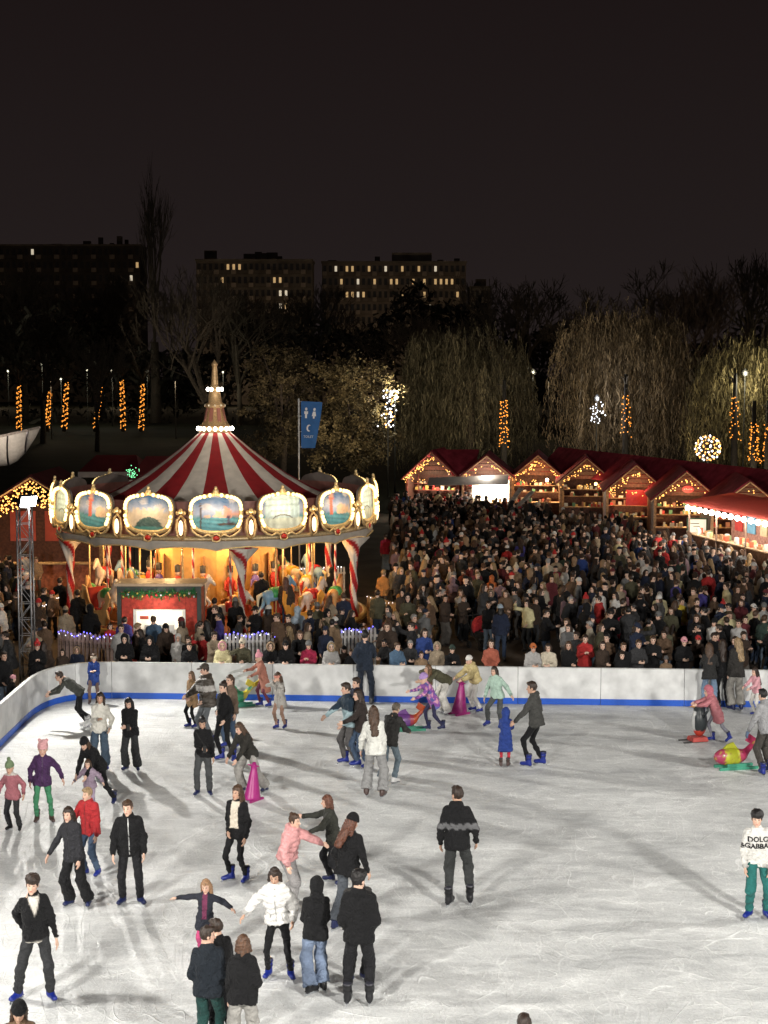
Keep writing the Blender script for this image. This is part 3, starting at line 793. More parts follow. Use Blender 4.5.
# fascia, cornice and scalloped valance
MB().lathe([(5.66, 3.5), (5.62, 4.75)], 64, (.24, .10, .08)).build('fascia', PAINT, car)
MB().lathe([(5.7, 3.50), (5.86, 3.52), (5.90, 3.58), (5.84, 3.64), (5.7, 3.66)], 64, (.62, .47, .26)).build('cornice', GOLD, car, True)
V = []; n = 192
for k in range(n):
    a = 2*math.pi*k/n; dz = .12*abs(math.sin(8*a))**.7
    V += [pol(5.86, a, 3.51), pol(5.88, a, 3.38), pol(5.84, a, 3.20+dz)]
F = [(3*k+j, 3*((k+1) % n)+j, 3*((k+1) % n)+j+1, 3*k+j+1) for k in range(n) for j in range(2)]
put('valance', mesh('valance', V, F, FABRIC, np.tile(np.array((.42, .38, .33)), (len(V), 1)), True), car)
vt = MB()
for k in range(n):
    a, b = 2*math.pi*k/n, 2*math.pi*(k+1)/n
    vt.bar(pol(5.89, a, 3.20+.12*abs(math.sin(8*a))**.7), pol(5.89, b, 3.20+.12*abs(math.sin(8*b))**.7), .045, .03, (.66, .48, .2))
vt.build('valance_braid', GOLD, car)
MB().lathe([(0.3, 3.52), (5.65, 3.46)], 48, (.42, .30, .18)).build('ceiling', PAINT, car)
# painted panels in lit frames
def outline(t):
    c, s = math.cos(t), math.sin(t); u = .85*math.copysign(abs(c)**.62, c); v = .58*math.copysign(abs(s)**.62, s)
    u *= 1+.07*s
    v += .07*math.exp(-(u/.2)**2)*(1 if s > .5 else 0); return u, v
def painting(kind, u, v):
    g = random.Random(int(u*997)*31+int(v*991)+kind); n = g.uniform(-.03, .03)
    w = math.sin(u*9+kind)*.05+math.sin(u*23+v*3)*.03
    sky = np.array((.10, .24, .55))*(.6-.2*v)+np.array((.55, .50, .50))*max(0, .55-abs(v-.1+w)*1.5)
    if math.sin(u*5+v*11+kind*2)+math.sin(u*11-v*7) > 1.0 and v > .15: sky = sky*.5+np.array((.6, .56, .56))*.5
    sea = np.array((.08, .26, .34))*(1+.25*math.sin(v*40+u*6))
    c = sky if v > -.12 else sea
    k = kind % 4
    if k == 0:                                         # lagoon with boats and a far quay
        hgt = -.12+.12*(math.sin(u*19) > -.2)+.10*(math.sin(u*7+1) > .4)
        if -.12 < v < hgt: c = np.array((.55, .38, .30))
        if u > .22 and -.12 < v < .16+.12*math.sin(u*8): c = np.array((.58, .30, .24))
        if abs(v+.34+.25*(u-.3)**2) < .045 and .05 < u < .58: c = np.array((.05, .03, .02))
        if abs(u+.42) < .022 and v < .38: c = np.array((.08, .05, .04))
        if abs(u-.34) < .03 and -.32 < v < -.08: c = np.array((.08, .06, .12))
    elif k == 1:                                       # pale palace front with tracery
        if v > -.2 and abs(u) < .52: c = np.array((.42, .56, .62))*(1+.25*(math.sin(u*38) > .2))*(1-.25*(math.sin(v*30) > .4))
        if abs(math.hypot(u, v+.5)-.42) < .02: c = np.array((.12, .10, .09))
        if v < -.2: c = np.array((.46, .52, .48))*(1+.2*math.sin(u*30))
    elif k == 2:                                       # arched bridge over a canal
        if v < .12 and v > -.45 and math.hypot(u, (v+.5)*1.05) > .40: c = np.array((.50, .42, .34))
        if .0 < v < .20 and abs(u) < .5 and math.sin(u*34) > -.1: c = np.array((.56, .47, .38))
        if math.hypot(u, (v+.5)*1.05) < .40 and v > -.45: c = np.array((.05, .09, .09))
        if v < -.45: c = np.array((.07, .20, .20))
    else:                                              # brick bell tower by the water
        if abs(u+.18) < .07 and -.2 < v < .42: c = np.array((.52, .14, .10))
        if abs(u+.18) < .07*(1-(v-.42)/.22) and .42 <= v < .64: c = np.array((.55, .30, .22))
        if u > .05 and -.2 < v < .05+.12*math.sin(u*6): c = np.array((.60, .42, .30))
    return np.clip(c+n, .01, .9)
pm = {}
def cart_meshes(kind):
    nr, na = 15, 48; V = [(0, 0, 0)]; F = []
    for j in range(1, nr+1):
        for k in range(na):
            u, v = outline(2*math.pi*k/na); V.append((u*j/nr, 0, v*j/nr))
    for k in range(na): F.append((0, 1+k, 1+(k+1) % na))
    for j in range(nr-1):
        for k in range(na): k2 = (k+1) % na; F.append((1+j*na+k, 1+(j+1)*na+k, 1+(j+1)*na+k2, 1+j*na+k2))
    cl = np.array([painting(kind, v[0]*.82, v[2]*1.1) for v in V])
    return mesh('painting', V, F, PAINT, cl)
fr = MB(); pts = [Vector((outline(2*math.pi*k/56)[0], -.02, outline(2*math.pi*k/56)[1])) for k in range(57)]
fr.tube(pts, .075, 6, (.70, .50, .24), cap=False)
frame_me = fr.mesh('panel_frame', GOLD, True)
bb = MB(); L_ = 0
for k in range(26):
    t = -.55+(math.pi+1.10)*k/25; u, v = outline(t)
    if k % 2 == 0 or True: bb.ball((u*.99, -.10, v*.99), .062, 8)
bulb_me = bb.mesh('bulb_string', BULB)
sc = MB()
for s in (-1, 1):
    sc.tube([(s*.10, -.05, -.72), (s*.28, -.07, -.64), (s*.45, -.06, -.72), (s*.62, -.05, -.66), (s*.78, -.05, -.54), (s*.84, -.05, -.40)], [.035, .05, .035, .05, .045, .03], 6, (.72, .52, .26))
sc.tube([(-.16, -.04, -.70), (0, -.06, -.62), (.16, -.04, -.70), (.12, -.06, -.84), (0, -.06, -.88), (-.12, -.06, -.84), (-.16, -.04, -.70)], .03, 6, (.75, .55, .28))
sc.ball((0, -.08, .70), .11, 8, (.8, .6, .3), (1, .6, 1.1)); sc.ball((0, -.08, .83), .06, 6, (.85, .65, .35))
scroll_me = sc.mesh('scrollwork', GOLD, True)
bkb = MB(); bkb.prism([(outline(2*math.pi*k/40)[0]*1.09, outline(2*math.pi*k/40)[1]*1.10) for k in range(40)], .06, Matrix.Translation((0, .09, 0)) @ Matrix.Rotation(RD(90), 4, 'X'), (.17, .14, .125)); back_me = bkb.mesh('back_board', PAINT)
gem_me = MB().ball((0, -.07, -.755), .12, 8, (.5, .03, .02), (1, .35, .65)).mesh('red_boss', PLASTIC, True)
lp = MB(); lp.tube([(0, 0, -.55), (.12, -.05, -.45), (.17, -.06, -.2), (.13, -.05, .08), (0, -.04, .22)], [.03, .04, .045, .04, .03], 6, (.72, .5, .24))
lp.tube([(0, 0, -.55), (-.12, -.05, -.45), (-.17, -.06, -.2), (-.13, -.05, .08), (0, -.04, .22)], [.03, .04, .045, .04, .03], 6, (.72, .5, .24))
for s in (-1, 0, 1): lp.ball((s*.11, -.06, .30+.07*(s == 0)), .075, 6, (.85, .62, .3))
bracket_me = lp.mesh('lamp_bracket', GOLD, True)
lens_me = MB().ball((0, -.09, -.17), .25, 8, (1, 1, 1), (.34, .28, 1)).mesh('lamp_lens', TUBE, True)
dome_me = MB().ball((0, -.05, .34), .07, 6).mesh('lamp_bulb', BULB)
kinds = {0: 0, 1: 1, 2: 3, 15: 2, 14: 3, 3: 1, 13: 1}
for i in range(16):
    a = 2*math.pi*i/16; kd = kinds.get(i, i % 4)
    if kd not in pm: pm[kd] = cart_meshes(kd)
    p = put('painted_panel', pm[kd], car, loc=pol(5.90, a, 4.37), rot=(RD(-4), 0, a))
    for nm, me_ in (('panel_frame', frame_me), ('bulb_string', bulb_me), ('scrollwork', scroll_me), ('red_boss', gem_me), ('back_board', back_me)): put(nm, me_, p, kind='stuff' if nm in ('bulb_string', 'scrollwork') else None)
    a = 2*math.pi*(i+.5)/16
    l = put('lamp_bracket', bracket_me, car, loc=pol(5.97, a, 4.12), rot=a)
    put('lamp_lens', lens_me, l); put('lamp_bulb', dome_me, l)
# centre drum with figures
MB().lathe([(2.35, .46), (2.35, .95), (2.25, 1.0), (2.25, 3.46)], 16, [(.30, .05, .03), (.30, .05, .03), (.62, .36, .12), (.62, .36, .12)]).build('centre_drum', PAINT, car)
for k in range(16):
    a = 2*math.pi*(k+.5)/16
    dr = MB(); dr.bar(pol(2.28, a, 1.1), pol(2.28, a, 2.5), .52, .03, (.28, .11, .04)); dr.lathe([(.001, 0), (.26, 0)], 12, (.28, .11, .04), (0, 0, 0), 0, 2*math.pi)
    MB().bar(pol(2.30, a, 1.1), pol(2.30, a, 2.62), .46, .03, (.30, .13, .05)).build('niche', PAINT, car)
    MB().lathe([(2.30, 3.0+.12*(k % 2)), (2.36, 3.05+.12*(k % 2)), (2.34, 3.2+.1*(k % 2)), (2.29, 3.25)], 4, (.8, .5, .16), a0=a-.17, a1=a+.17).build('swag', GOLD, car, True)
    f = MB(); c = [(.5, .04, .03), (.12, .08, .30), (.5, .04, .03), (.4, .22, .05)][k % 4]
    f.lathe([(.001, 1.15), (.13, 1.15), (.12, 1.45), (.15, 1.5), (.16, 1.8), (.12, 1.92), (.05, 1.96)], 10, c, pol(2.52, a, 0))
    f.ball(pol(2.52, a, 2.05), .10, 8, (.6, .38, .26)); f.lathe([(.11, 2.10), (.115, 2.32), (.001, 2.36)], 10, (.03, .03, .03), pol(2.52, a, 0))
    for s in (-1, 1): f.tube([pol(2.52, a+s*.065, 1.82), pol(2.58, a+s*.085, 1.55), pol(2.66, a+s*.05, 1.48)], .04, 6, c)
    f.build('soldier_figure', PAINT, car, True)
# mounts
def horse_sdf(P):
    d = rc(P, (-.32, 0, .95), (.28, 0, .98), .20, .19); d = smin(d, rc(P, (.30, 0, 1.02), (.56, 0, 1.42), .16, .10), .08)
    d = smin(d, rc(P, (.55, 0, 1.46), (.78, 0, 1.24), .10, .055), .04)
    for s in (-1, 1):
        d = smin(d, rc(P, (.56, s*.05, 1.54), (.55, s*.06, 1.62), .03, .012), .01)
        x = .06*s
        d = smin(d, smin(rc(P, (.32, s*.09, .88), (.52+x, s*.1, .62), .085, .05), rc(P, (.52+x, s*.1, .62), (.38+x, s*.1, .42), .045, .035), .02), .05)
        d = smin(d, smin(rc(P, (-.36, s*.09, .92), (-.42-x, s*.1, .60), .11, .055), rc(P, (-.42-x, s*.1, .60), (-.62-x, s*.1, .40), .05, .035), .02), .05)
    d = smin(d, smin(rc(P, (-.5, 0, 1.05), (-.70, 0, .95), .05, .07), rc(P, (-.70, 0, .95), (-.72, 0, .60), .07, .03), .03), .03)
    return smin(d, rc(P, (.30, 0, 1.22), (.50, 0, 1.56), .05, .05), .03)
hV, hF = surf(horse_sdf, (-.85, -.3, .33), (.92, .3, 1.72), .045)
sV, sF = surf(lambda P: np.maximum(rc(P, (-.15, 0, 1.0), (.12, 0, 1.0), .235, .235), np.maximum(.9-P[:, 2], np.abs(P[:, 0]+.02)-.18)), (-.3, -.3, .85), (.3, .3, 1.3), .045)
def horse_mesh(col, mane):
    c = np.tile(np.array(col), (len(hV), 1)); mn = ((hV[:, 0] > .2) & (hV[:, 2]-1.2*(hV[:, 0]) > .93)) | (hV[:, 0] < -.56)
    c[mn] = mane; c[hV[:, 2] < .42] = (.05, .03, .02)
    return mesh('horse', hV, hF, PLASTIC, c, True)
hms = [horse_mesh(c, m) for c, m in (((.62, .5, .40), (.5, .3, .08)), ((.45, .16, .05), (.7, .5, .2)), ((.20, .34, .46), (.7, .6, .4)), ((.55, .30, .12), (.2, .08, .03)), ((.65, .60, .52), (.45, .05, .04)))]
sms = [mesh('saddle', sV, sF, PLASTIC, np.tile(np.array(c), (len(sV), 1)), True) for c in ((.5, .03, .03), (.04, .10, .42), (.05, .28, .08), (.6, .35, .04))]
pole_b = MB().tube([(0, 0, .0), (0, 0, 3.0)], .03, 8, (.7, .5, .22)).mesh('pole', GOLD, True)
V = []; C = []; F = []; nz_, nq = 40, 8
for j in range(nz_+1):
    for q in range(nq): a = 2*math.pi*q/nq; V.append((.045*math.cos(a), .045*math.sin(a), 3.0*j/nz_)); C.append(RED if int((q/nq*2+j/nz_*12)) % 2 else CREAM)
for j in range(nz_):
    for q in range(nq): F.append((j*nq+q, j*nq+(q+1) % nq, (j+1)*nq+(q+1) % nq, (j+1)*nq+q))
pole_s = mesh('pole', V, F, PAINT, np.array(C), True)
ih = 0
for ring, cnt, off in ((4.75, 18, .10), (3.55, 13, .25)):
    for k in range(cnt):
        a = 2*math.pi*k/cnt+off; z = .30+.22*math.sin(k*2.4+ring)
        if ring > 4 and k in (4, 9, 14): continue
        h = put('horse', hms[(k*3+int(ring)) % 5], car, loc=pol(ring, a, z+.12), rot=a)
        put('saddle', sms[(k*2+int(ring)) % 4], h); put('pole', pole_s if ih % 3 == 0 else pole_b, h, loc=(0, 0, .40-z+.06-.04))
        ih += 1
def chariot(a, col):                                # scroll-sided seat
    M = Matrix.Translation(pol(4.75, a, .5)) @ Matrix.Rotation(a, 4, 'Z')
    o = put('chariot', None, car, loc=pol(4.75, a, .5), rot=a)
    prof = [(-.75, 0), (.7, 0), (.85, .25), (.7, .55), (.95, .95), (.80, 1.15), (.62, 1.0), (.62, .78), (.35, .52), (-.1, .45), (-.45, .75), (-.65, 1.2), (-.9, 1.25), (-.95, .9), (-.8, .5)]
    for s in (-1, 1): MB().prism(prof, .06, Matrix.Translation((0, s*.42-.03, 0)) @ Matrix.Rotation(RD(90), 4, 'X'), col).build('side_panel', PAINT, o)
    MB().box((-.35, 0, .42), (.5, .76, .10), (.4, .04, .03)).build('seat', FABRIC, o)
    MB().box((-.66, 0, .8), (.10, .76, .7), (.4, .04, .03)).build('backrest', FABRIC, o)
for a, c in ((.62, (.75, .32, .05)), (3.0, (.6, .1, .05)), (-.95, (.70, .45, .2))): chariot(a, c)
# columns wrapped in twisted red and white cloth
def drape(a, tilt=0):
    V = []; C = []; F = []; nz2, nq2 = 60, 28
    for j in range(nz2+1):
        t = j/nz2; z = .48+t*2.75; r = .12+.34*max(0, (t-.70)/.30)**1.3+.07*max(0, (.25-t)/.25)+.015*math.sin(t*21)
        for q in range(nq2):
            b = 2*math.pi*q/nq2; rr = r*(1+.22*math.sin(3*(b+t*7.5))+.08*math.sin(7*b+t*11)); V.append((rr*math.sin(b), -rr*math.cos(b), z)); C.append(RED if math.sin(3*(b+t*7.5)*.667+.6) > (-.1 if t < .7 else .75) else lin('#c9c2b8'))
    for j in range(nz2):
        for q in range(nq2): F.append((j*nq2+q, j*nq2+(q+1) % nq2, (j+1)*nq2+(q+1) % nq2, (j+1)*nq2+q))
    o = put('column_drape', mesh('column_drape', V, F, FABRIC, np.array(C), True), car, loc=pol(5.42, a, 0))
for a in (RD(9), RD(67), RD(-80), RD(125), RD(185), RD(232)): drape(a)
for k in range(10):
    a = 2*math.pi*(k+.35)/10; point('canopy_lamp', pol(4.1 if k % 2 else 3.0, a, 3.15), 150, (1, .60, .25), .12, car)
for k in range(16):
    a = 2*math.pi*k/16
    if math.cos(a) > -.3: point('panel_fill', pol(6.45, a, 4.55), 30, (1, .74, .42), .2, car)  # fill light added before each front panel, makes up for the dimmed bulbs
# ================================================================== ticket booth in front of the carousel
bx0, bx1 = DY(117, 600, 45.9).x, DY(201, 600, 45.9).x; bw = bx1-bx0; bh = 2.46
bt = put('ticket_booth', None, loc=((bx0+bx1)/2, 46.9, 0), label='red ticket booth with a lit white window and a fir garland', cat='kiosk')
dk = (.035, .045, .04)
for s in (-1, 1):
    MB().box((s*(bw/2-.06), -.95, bh/2), (.12, .12, bh), dk).build('post', PAINT, bt); MB().box((s*(bw/2-.06), -.05, bh/2), (.12, .12, bh), dk).build('post', PAINT, bt)
    MB().box((s*(bw/2-.03), -.5, bh/2), (.04, .76, bh-.02), (.30, .05, .03)).build('side_wall', WOOD, bt)
MB().box((0, -.95, bh-.09), (bw-.245, .12, .18), dk).build('lintel', PAINT, bt)
for c, d in (((-bw/2+.30, -.93, 1.13), (.34, .05, 2.22)), ((bw/2-.30, -.93, 1.13), (.34, .05, 2.22)), ((0, -.93, .5), (bw-.95, .05, .95)), ((0, -.93, 2.0), (bw-.95, .05, .50))):
    MB().box(c, d, (.42, .045, .03)).build('front_panel', WOOD, bt)
wn = MB().box((0, -.945, 1.36), (bw-.96, .05, .76), (.75, .74, .70)).build('window', PAINT, bt)
MB().box((0, -.975, 1.42), (bw-1.14, .012, .56), (1, 1, 1)).build('pane', SHOP, wn); MB().box((.0, -.985, 1.18), (.9, .012, .20), (.8, .8, .8)).build('counter_board', PAINT, wn)
MB().box((-.45, -.986, 1.50), (.26, .012, .10), (.55, .10, .06)).build('notice', PAINT, wn)
MB().box((0, -.5, bh+.04), (bw+.14, 1.2, .08), (.42, .30, .20)).build('roof', PAINT, bt)
g = MB(); gb = MB()
for i in range(420):
    u = random.uniform(-bw/2+.15, bw/2-.15); z = bh-.28+.07*abs(math.sin(u*5))+random.gauss(0, .05); y = -1.03+random.gauss(0, .025)
    a = random.uniform(0, 6.3); g.bar((u, y, z), (u+.09*math.cos(a), y-.03, z+.09*math.sin(a)), .022, .008, (.03, .13+.05*random.random(), .05))
for i in range(16):
    u = -bw/2+.2+i*(bw-.4)/15; gb.ball((u, -1.08, bh-.28+random.gauss(0, .04)), .035, 6, random.choice([(.6, .04, .05), (.6, .45, .1), (.5, .5, .55)]))
go = g.build('garland', LEAF, bt); gb.build('bauble', PLASTIC, go, True)
point('booth_lamp', (0, -1.5, 1.9), 26, (1, .86, .66), .1, bt)
# ================================================================== picket fences with light chains
def fence(p0, p1, h, col, label, led, sp=.115, w=.075):
    p0, p1 = Vector((p0[0], p0[1], 0)), Vector((p1[0], p1[1], 0)); d = p1-p0; L_ = d.length; a = math.atan2(d.y, d.x)
    r = put('picket_fence', None, loc=p0, rot=a, label=label, cat='fence', group='picket fences round the carousel')
    me = None; n = int(L_/sp)
    for i in range(n+1):
        if me is None: me = MB().prism([(-w/2, 0), (w/2, 0), (w/2, h-.05), (0, h), (-w/2, h-.05)], .022, Matrix.Rotation(RD(90), 4, 'X'), col).mesh('picket', WOOD)
        put('picket', me, r, loc=(i*sp, 0, .02))
    for z in (.28, h-.25): MB().box((L_/2, .04, z), (L_+.05, .03, .07), col).build('rail', WOOD, r)
    if led:
        e = MB()
        for i in range(int(L_/.12) if led != 'w' else 0): e.oct((i*.12, -.06+random.uniform(-.02, .02), h-.03+.06*math.sin(i*.9)+random.uniform(-.03, .03)), .026)
        if led != 'w': e.build('light_chain', led, r, kind='stuff')
        e = MB()
        for i in range(int(L_/.24)): e.oct((i*.24+.05, -.07, h-.06+random.uniform(-.06, .05)), .020)
        e.build('light_chain', LEDW, r, kind='stuff')
    return r
wt, pk = (.55, .53, .50), (.42, .30, .26)
q0, q1 = DY(58, 640, 45.4), DY(112, 640, 43.6)
fence((q0.x, 45.6), (q1.x, 44.6), 1.15, pk, 'pinkish picket fence with blue lights left of the ticket booth', LEDB, .15, .10)
q0, q1 = DY(225, 640, 44.9), DY(281, 640, 44.9); fence((q0.x, 45.1), (q1.x, 45.3), 1.15, wt, 'white picket fence with blue lights in front of the carousel centre', LEDB)
q0, q1 = DY(341, 640, 45.3), DY(377, 640, 45.3); fence((q0.x, 45.6), (q1.x, 45.9), 1.2, wt, 'white picket fence with blue lights right of the carousel by the barrier', LEDB)
q0, q1 = DY(368, 600, 52.5), DY(404, 600, 50.5); fence((q0.x, 52.8), (q1.x, 50.8), 1.15, (.5, .36, .2), 'timber picket fence with white lights curving off the right carousel side', 'w')
q0, q1 = DY(31, 600, 49.0), DY(58, 600, 52.5); fence((q0.x, 49.4), (q1.x, 52.6), 1.25, (.45, .32, .18), 'timber picket fence with white lights at the left carousel side', 'w')
q0, q1 = DY(268, 600, 60.2), DY(345, 600, 60.2); fence((q0.x, 60.3), (q1.x, 60.3), 1.2, wt, 'white picket fence seen through the carousel from behind', LEDW)
# ================================================================== market huts
ROOFC = (.24, .028, .042)
def fairy(n, fn, r, mat, parent, name='fairy_lights'):
    m = MB()
    for i in range(n): m.oct(fn(i), r)
    return m.build(name, mat, parent, kind='stuff')
def hut(x, y, w, dpt, apex, eave, rz, label, lit=(1, .70, .36), power=60, sign=False, panel=None, garl=0, name='market_hut', over=.35, front=(.13, .055, .036), board=(.40, .24, .13)):
    r = put(name, None, loc=(x, y, 0), rot=rz, label=label, cat='market hut', group='red roofed market huts')
    hw = w/2
    th = math.atan2(apex-eave, hw)
    ln = math.hypot(hw+.18, (apex-eave)*(hw+.18)/hw)
    for s in (-1, 1):                                # two roof slopes, ridge runs back
        V = []; xe = s*(hw+.18); ze = apex-(apex-eave)*(hw+.18)/hw
        for yy in (-over, dpt+.2):
            V += [(s*.005, yy, apex), (xe, yy, ze), (xe, yy, ze-.07), (s*.005, yy, apex-.07)]
        F = [(0, 1, 2, 3), (4, 7, 6, 5), (0, 4, 5, 1), (1, 5, 6, 2), (2, 6, 7, 3), (3, 7, 4, 0)]
        put('roof_slope', mesh('roof_slope', V, F, ROOFM, np.tile(np.array(ROOFC), (8, 1))), r)
        m = MB(); m.bar((0, -over-.03, apex-.11), (xe, -over-.03, ze-.11), .05, .34, (board[0]*1.3, board[1]*1.3, board[2]*1.3), up=(0, 1, 0)); m.build('barge_board', WOOD, r)
        MB().box((s*(hw-.08), 0, eave/2), (.13, .13, eave), board).build('post', WOOD, r)
        MB().box((s*(hw-.08), dpt-.1, eave/2), (.13, .13, eave), board).build('post', WOOD, r)
        MB().box((s*(hw-.06), dpt/2, eave/2-.02), (.04, dpt-.35, eave-.1), front).build('side_wall', WOOD, r)
    npl = 5
    for i in range(npl):                              # boarded gable
        z0 = eave+.02+(apex-eave-.15)*i/npl; z1 = eave+(apex-eave-.15)*(i+1)/npl-.012; zm = (z0+z1)/2
        ww = max(.12, hw*(1-(zm-eave)/(apex-eave))*2-.22); MB().box((0, .12, zm), (ww, .03, z1-z0), (front[0]*random.uniform(.8, 1.25), front[1], front[2])).build('gable_board', WOOD, r)
    MB().box((0, dpt-.06, eave/2), (w-.3, .04, eave), front).build('back_wall', WOOD, r)
    MB().box((0, .02, .5), (w-.3, .05, 1.0), front).build('front_wall', WOOD, r); MB().box((0, -.06, 1.04), (w-.2, .5, .05), board).build('counter', WOOD, r)
    m = MB()
    for i in range(46):                               # goods on the shelves
        sh = random.choice([1.07, 1.45, 1.85]); yy = -.1 if sh < 1.1 else dpt*.55
        hgt = random.uniform(.08, .26); m.box((random.uniform(-hw+.3, hw-.3), yy+random.uniform(-.1, .15), sh+hgt/2+.012), (random.uniform(.08, .2), .12, hgt), random.choice([(.6, .06, .05), (.65, .45, .12), (.6, .58, .5), (.3, .12, .06), (.1, .25, .12), (.7, .6, .4)]))
    m.build('goods', PAINT, r, kind='stuff')
    for z in (1.43, 1.83): MB().box((0, dpt*.57, z), (w-.4, .4, .03), board).build('shelf', WOOD, r)
    lm = MB().ball((.55 if garl else -.3, .5, eave-.28), .10, 8).build('lamp', BULBW if power > 50 else BULB, r)
    point('hut_lamp', (.3, .45, eave-.35), power*5.0, lit, .12, r)
    point('hut_lamp', (0, -.75, eave+.1), 18+power*.42, lit, .12, r)
    if sign:
        sg = MB(); sg.lathe([(.001, 0), (.30, 0), (.30, .04), (.001, .04)], 20, (.5, .04, .04)); o = sg.build('sign', PAINT, r, loc=(.12, .06, eave+.34), rot=(RD(90), 0, 0), scale=(1, .62, 1))
        for i in range(5): MB().box((-.18+i*.09, .02*(i % 2), .048), (.05, .07, .012), (.75, .68, .6)).build('sign_mark', PAINT, o)
    if panel: MB().box((panel[0], .2, eave-.55), (panel[1], .03, .85), panel[2]).build('display_panel', PAINT, r)
    fairy(garl or 34, lambda i: (lambda t: (-hw*(1-t)*.95+random.gauss(0, .11), -over-.1+random.gauss(0, .05), eave-.12+(apex-eave-.3)*t-abs(random.gauss(0, .13))))(random.random()**1.2), .036, FAIRYW, r)
    fairy(16, lambda i: (lambda t: (hw*(1-t)*.95+random.gauss(0, .05), -over-.1, eave-.12+(apex-eave-.3)*t-abs(random.gauss(0, .06))))(random.random()), .034, FAIRYW, r)
    fairy(18, lambda i: (random.uniform(-hw+.2, hw-.2), -over+.05, eave-.2-abs(random.gauss(0, .15))), .034, FAIRYW, r)
    return r
ROOFM = vmat('red_roof_felt', .95, noise=.25, nscale=2.5, bump=.2, bscale=18, spec=.04)
AP = 3.95
def hut_at(px, py, apex=AP):
    p = G(px, py, apex); return p.x, p.y
hs = [(487, 454), (538, 453.5), (587, 456.5), (636, 463), (686, 469.5), (749, 479)]
names = ['red roofed hut with a grey awning and dazzling white display', 'timber gabled hut with string lights beside the awning hut', 'dim timber hut with a dark garland, third gable left of the bulb canopy',
         'timber hut with a red cloth panel and glowing white strip', 'timber hut with an oval red sign just behind the bulb canopy', 'timber gable rising above the lit bulb canopy at the far right']
hx = [hut_at(*q) for q in hs]
for i, (q, nm) in enumerate(zip(hs, names)):
    x, y = hx[i]; w = 3.05 if i < 5 else 3.3
    if i == 0:
        h0 = hut(x, y, 3.0, 4.2, AP, 2.75, RD(-6), nm, (1, .93, .82), 190, garl=14)
        V = [(-3.4, -.45, 2.55), (1.3, -.45, 2.78), (1.3, -1.9, 2.32), (-3.4, -1.9, 2.22)]; V += [(a, b, c-.03) for a, b, c in V]
        put('awning', mesh('awning', V, [(0, 3, 2, 1), (4, 5, 6, 7), (0, 1, 5, 4), (1, 2, 6, 5), (2, 3, 7, 6), (3, 0, 4, 7)], FABRIC, np.tile(np.array((.40, .37, .34)), (8, 1))), h0)
        MB().box((.2, .8, 1.7), (2.2, .03, 1.3), (.8, .76, .7)).build('lit_backdrop', SHOP, h0)
    else:
        hut(x, y, w+.1, 5.0, AP, 2.62, RD(-6), nm, power=[0, 120, 26, 90, 70, 50][i], sign=i in (4, 5), panel=(.35, 1.7, (.55, .03, .03)) if i == 3 else None, garl=[0, 44, 30, 34, 22, 18][i])
# long roofed hut at the left end of the row
x, y = hut_at(433, 450, 4.05)
lh = hut(x, y+.4, 3.4, 3.2, 4.05, 2.5, RD(-14), 'left end market hut with lights along its left gable edge', (1, .90, .70), 60, garl=70, board=(.34, .10, .07))
xa, ya = x, y+1.2; xb = hx[0][0]
V = [(xa+.2, ya, 4.02), (xb-.2, ya+.5, 4.0), (xb-.6, ya-1.2, 2.7), (xa+1.2, ya-1.4, 2.55)]; V += [(a, b, c-.06) for a, b, c in V]
put('roof_link', mesh('roof_link', V, [(0, 3, 2, 1), (4, 5, 6, 7), (0, 1, 5, 4), (1, 2, 6, 5), (2, 3, 7, 6), (3, 0, 4, 7)], ROOFM, np.tile(np.array(ROOFC), (8, 1))), None,
    label='red sloping roof joining the two left market huts', cat='roof')
# long maroon roof running behind the gables
d_ = Vector((hx[5][0]-hx[1][0], hx[5][1]-hx[1][1], 0)); n_ = Vector((-d_.y, d_.x, 0)).normalized(); n_ = n_ if n_.y > 0 else -n_
p0 = Vector((hx[1][0], hx[1][1], 0))-d_*.16+n_*1.6; p1 = Vector((hx[5][0], hx[5][1], 0))+d_*.25+n_*1.6
mr_ = put('market_hall_roof', None, loc=p0, rot=math.atan2(d_.y, d_.x), label='long maroon roof running behind the row of hut gables', cat='roof')
Lr = (p1-p0).length
for s, c in ((-1, 0), (1, 0)):
    V = [(0, 1.5, 4.12), (Lr, 1.5, 4.12), (Lr, 1.5+s*1.5, 2.7), (0, 1.5+s*1.5, 2.7)]; V += [(a, b+.0, c_-.06) for a, b, c_ in V]
    put('roof_slope', mesh('roof_slope', V, [(0, 1, 2, 3), (7, 6, 5, 4), (0, 4, 5, 1), (1, 5, 6, 2), (2, 6, 7, 3), (3, 7, 4, 0)] if s > 0 else [(3, 2, 1, 0), (4, 5, 6, 7), (1, 5, 4, 0), (2, 6, 5, 1), (3, 7, 6, 2), (0, 4, 7, 3)], ROOFM, np.tile(np.array(ROOFC), (8, 1))), mr_)
for i in range(7): MB().box((.2+i*(Lr-.4)/6, 2.8, 1.36), (.12, .12, 2.7), (.2, .12, .08)).build('post', WOOD, mr_)
# leaning ramp boards beside the awning hut
for i, (p, q) in enumerate((((509, 505), (522, 489)), ((516, 508), (534, 492)))):
    a, b = DY(*p, 84), DY(*q, 84); MB().bar(a, (b.x, 84.6, b.z), .35, .05, (.42, .38, .34)).build('plank', WOOD, label=['left leaning grey plank between awning hut and its right neighbour', 'right leaning grey plank between awning hut and its right neighbour'][i], cat='plank', group='leaning planks')
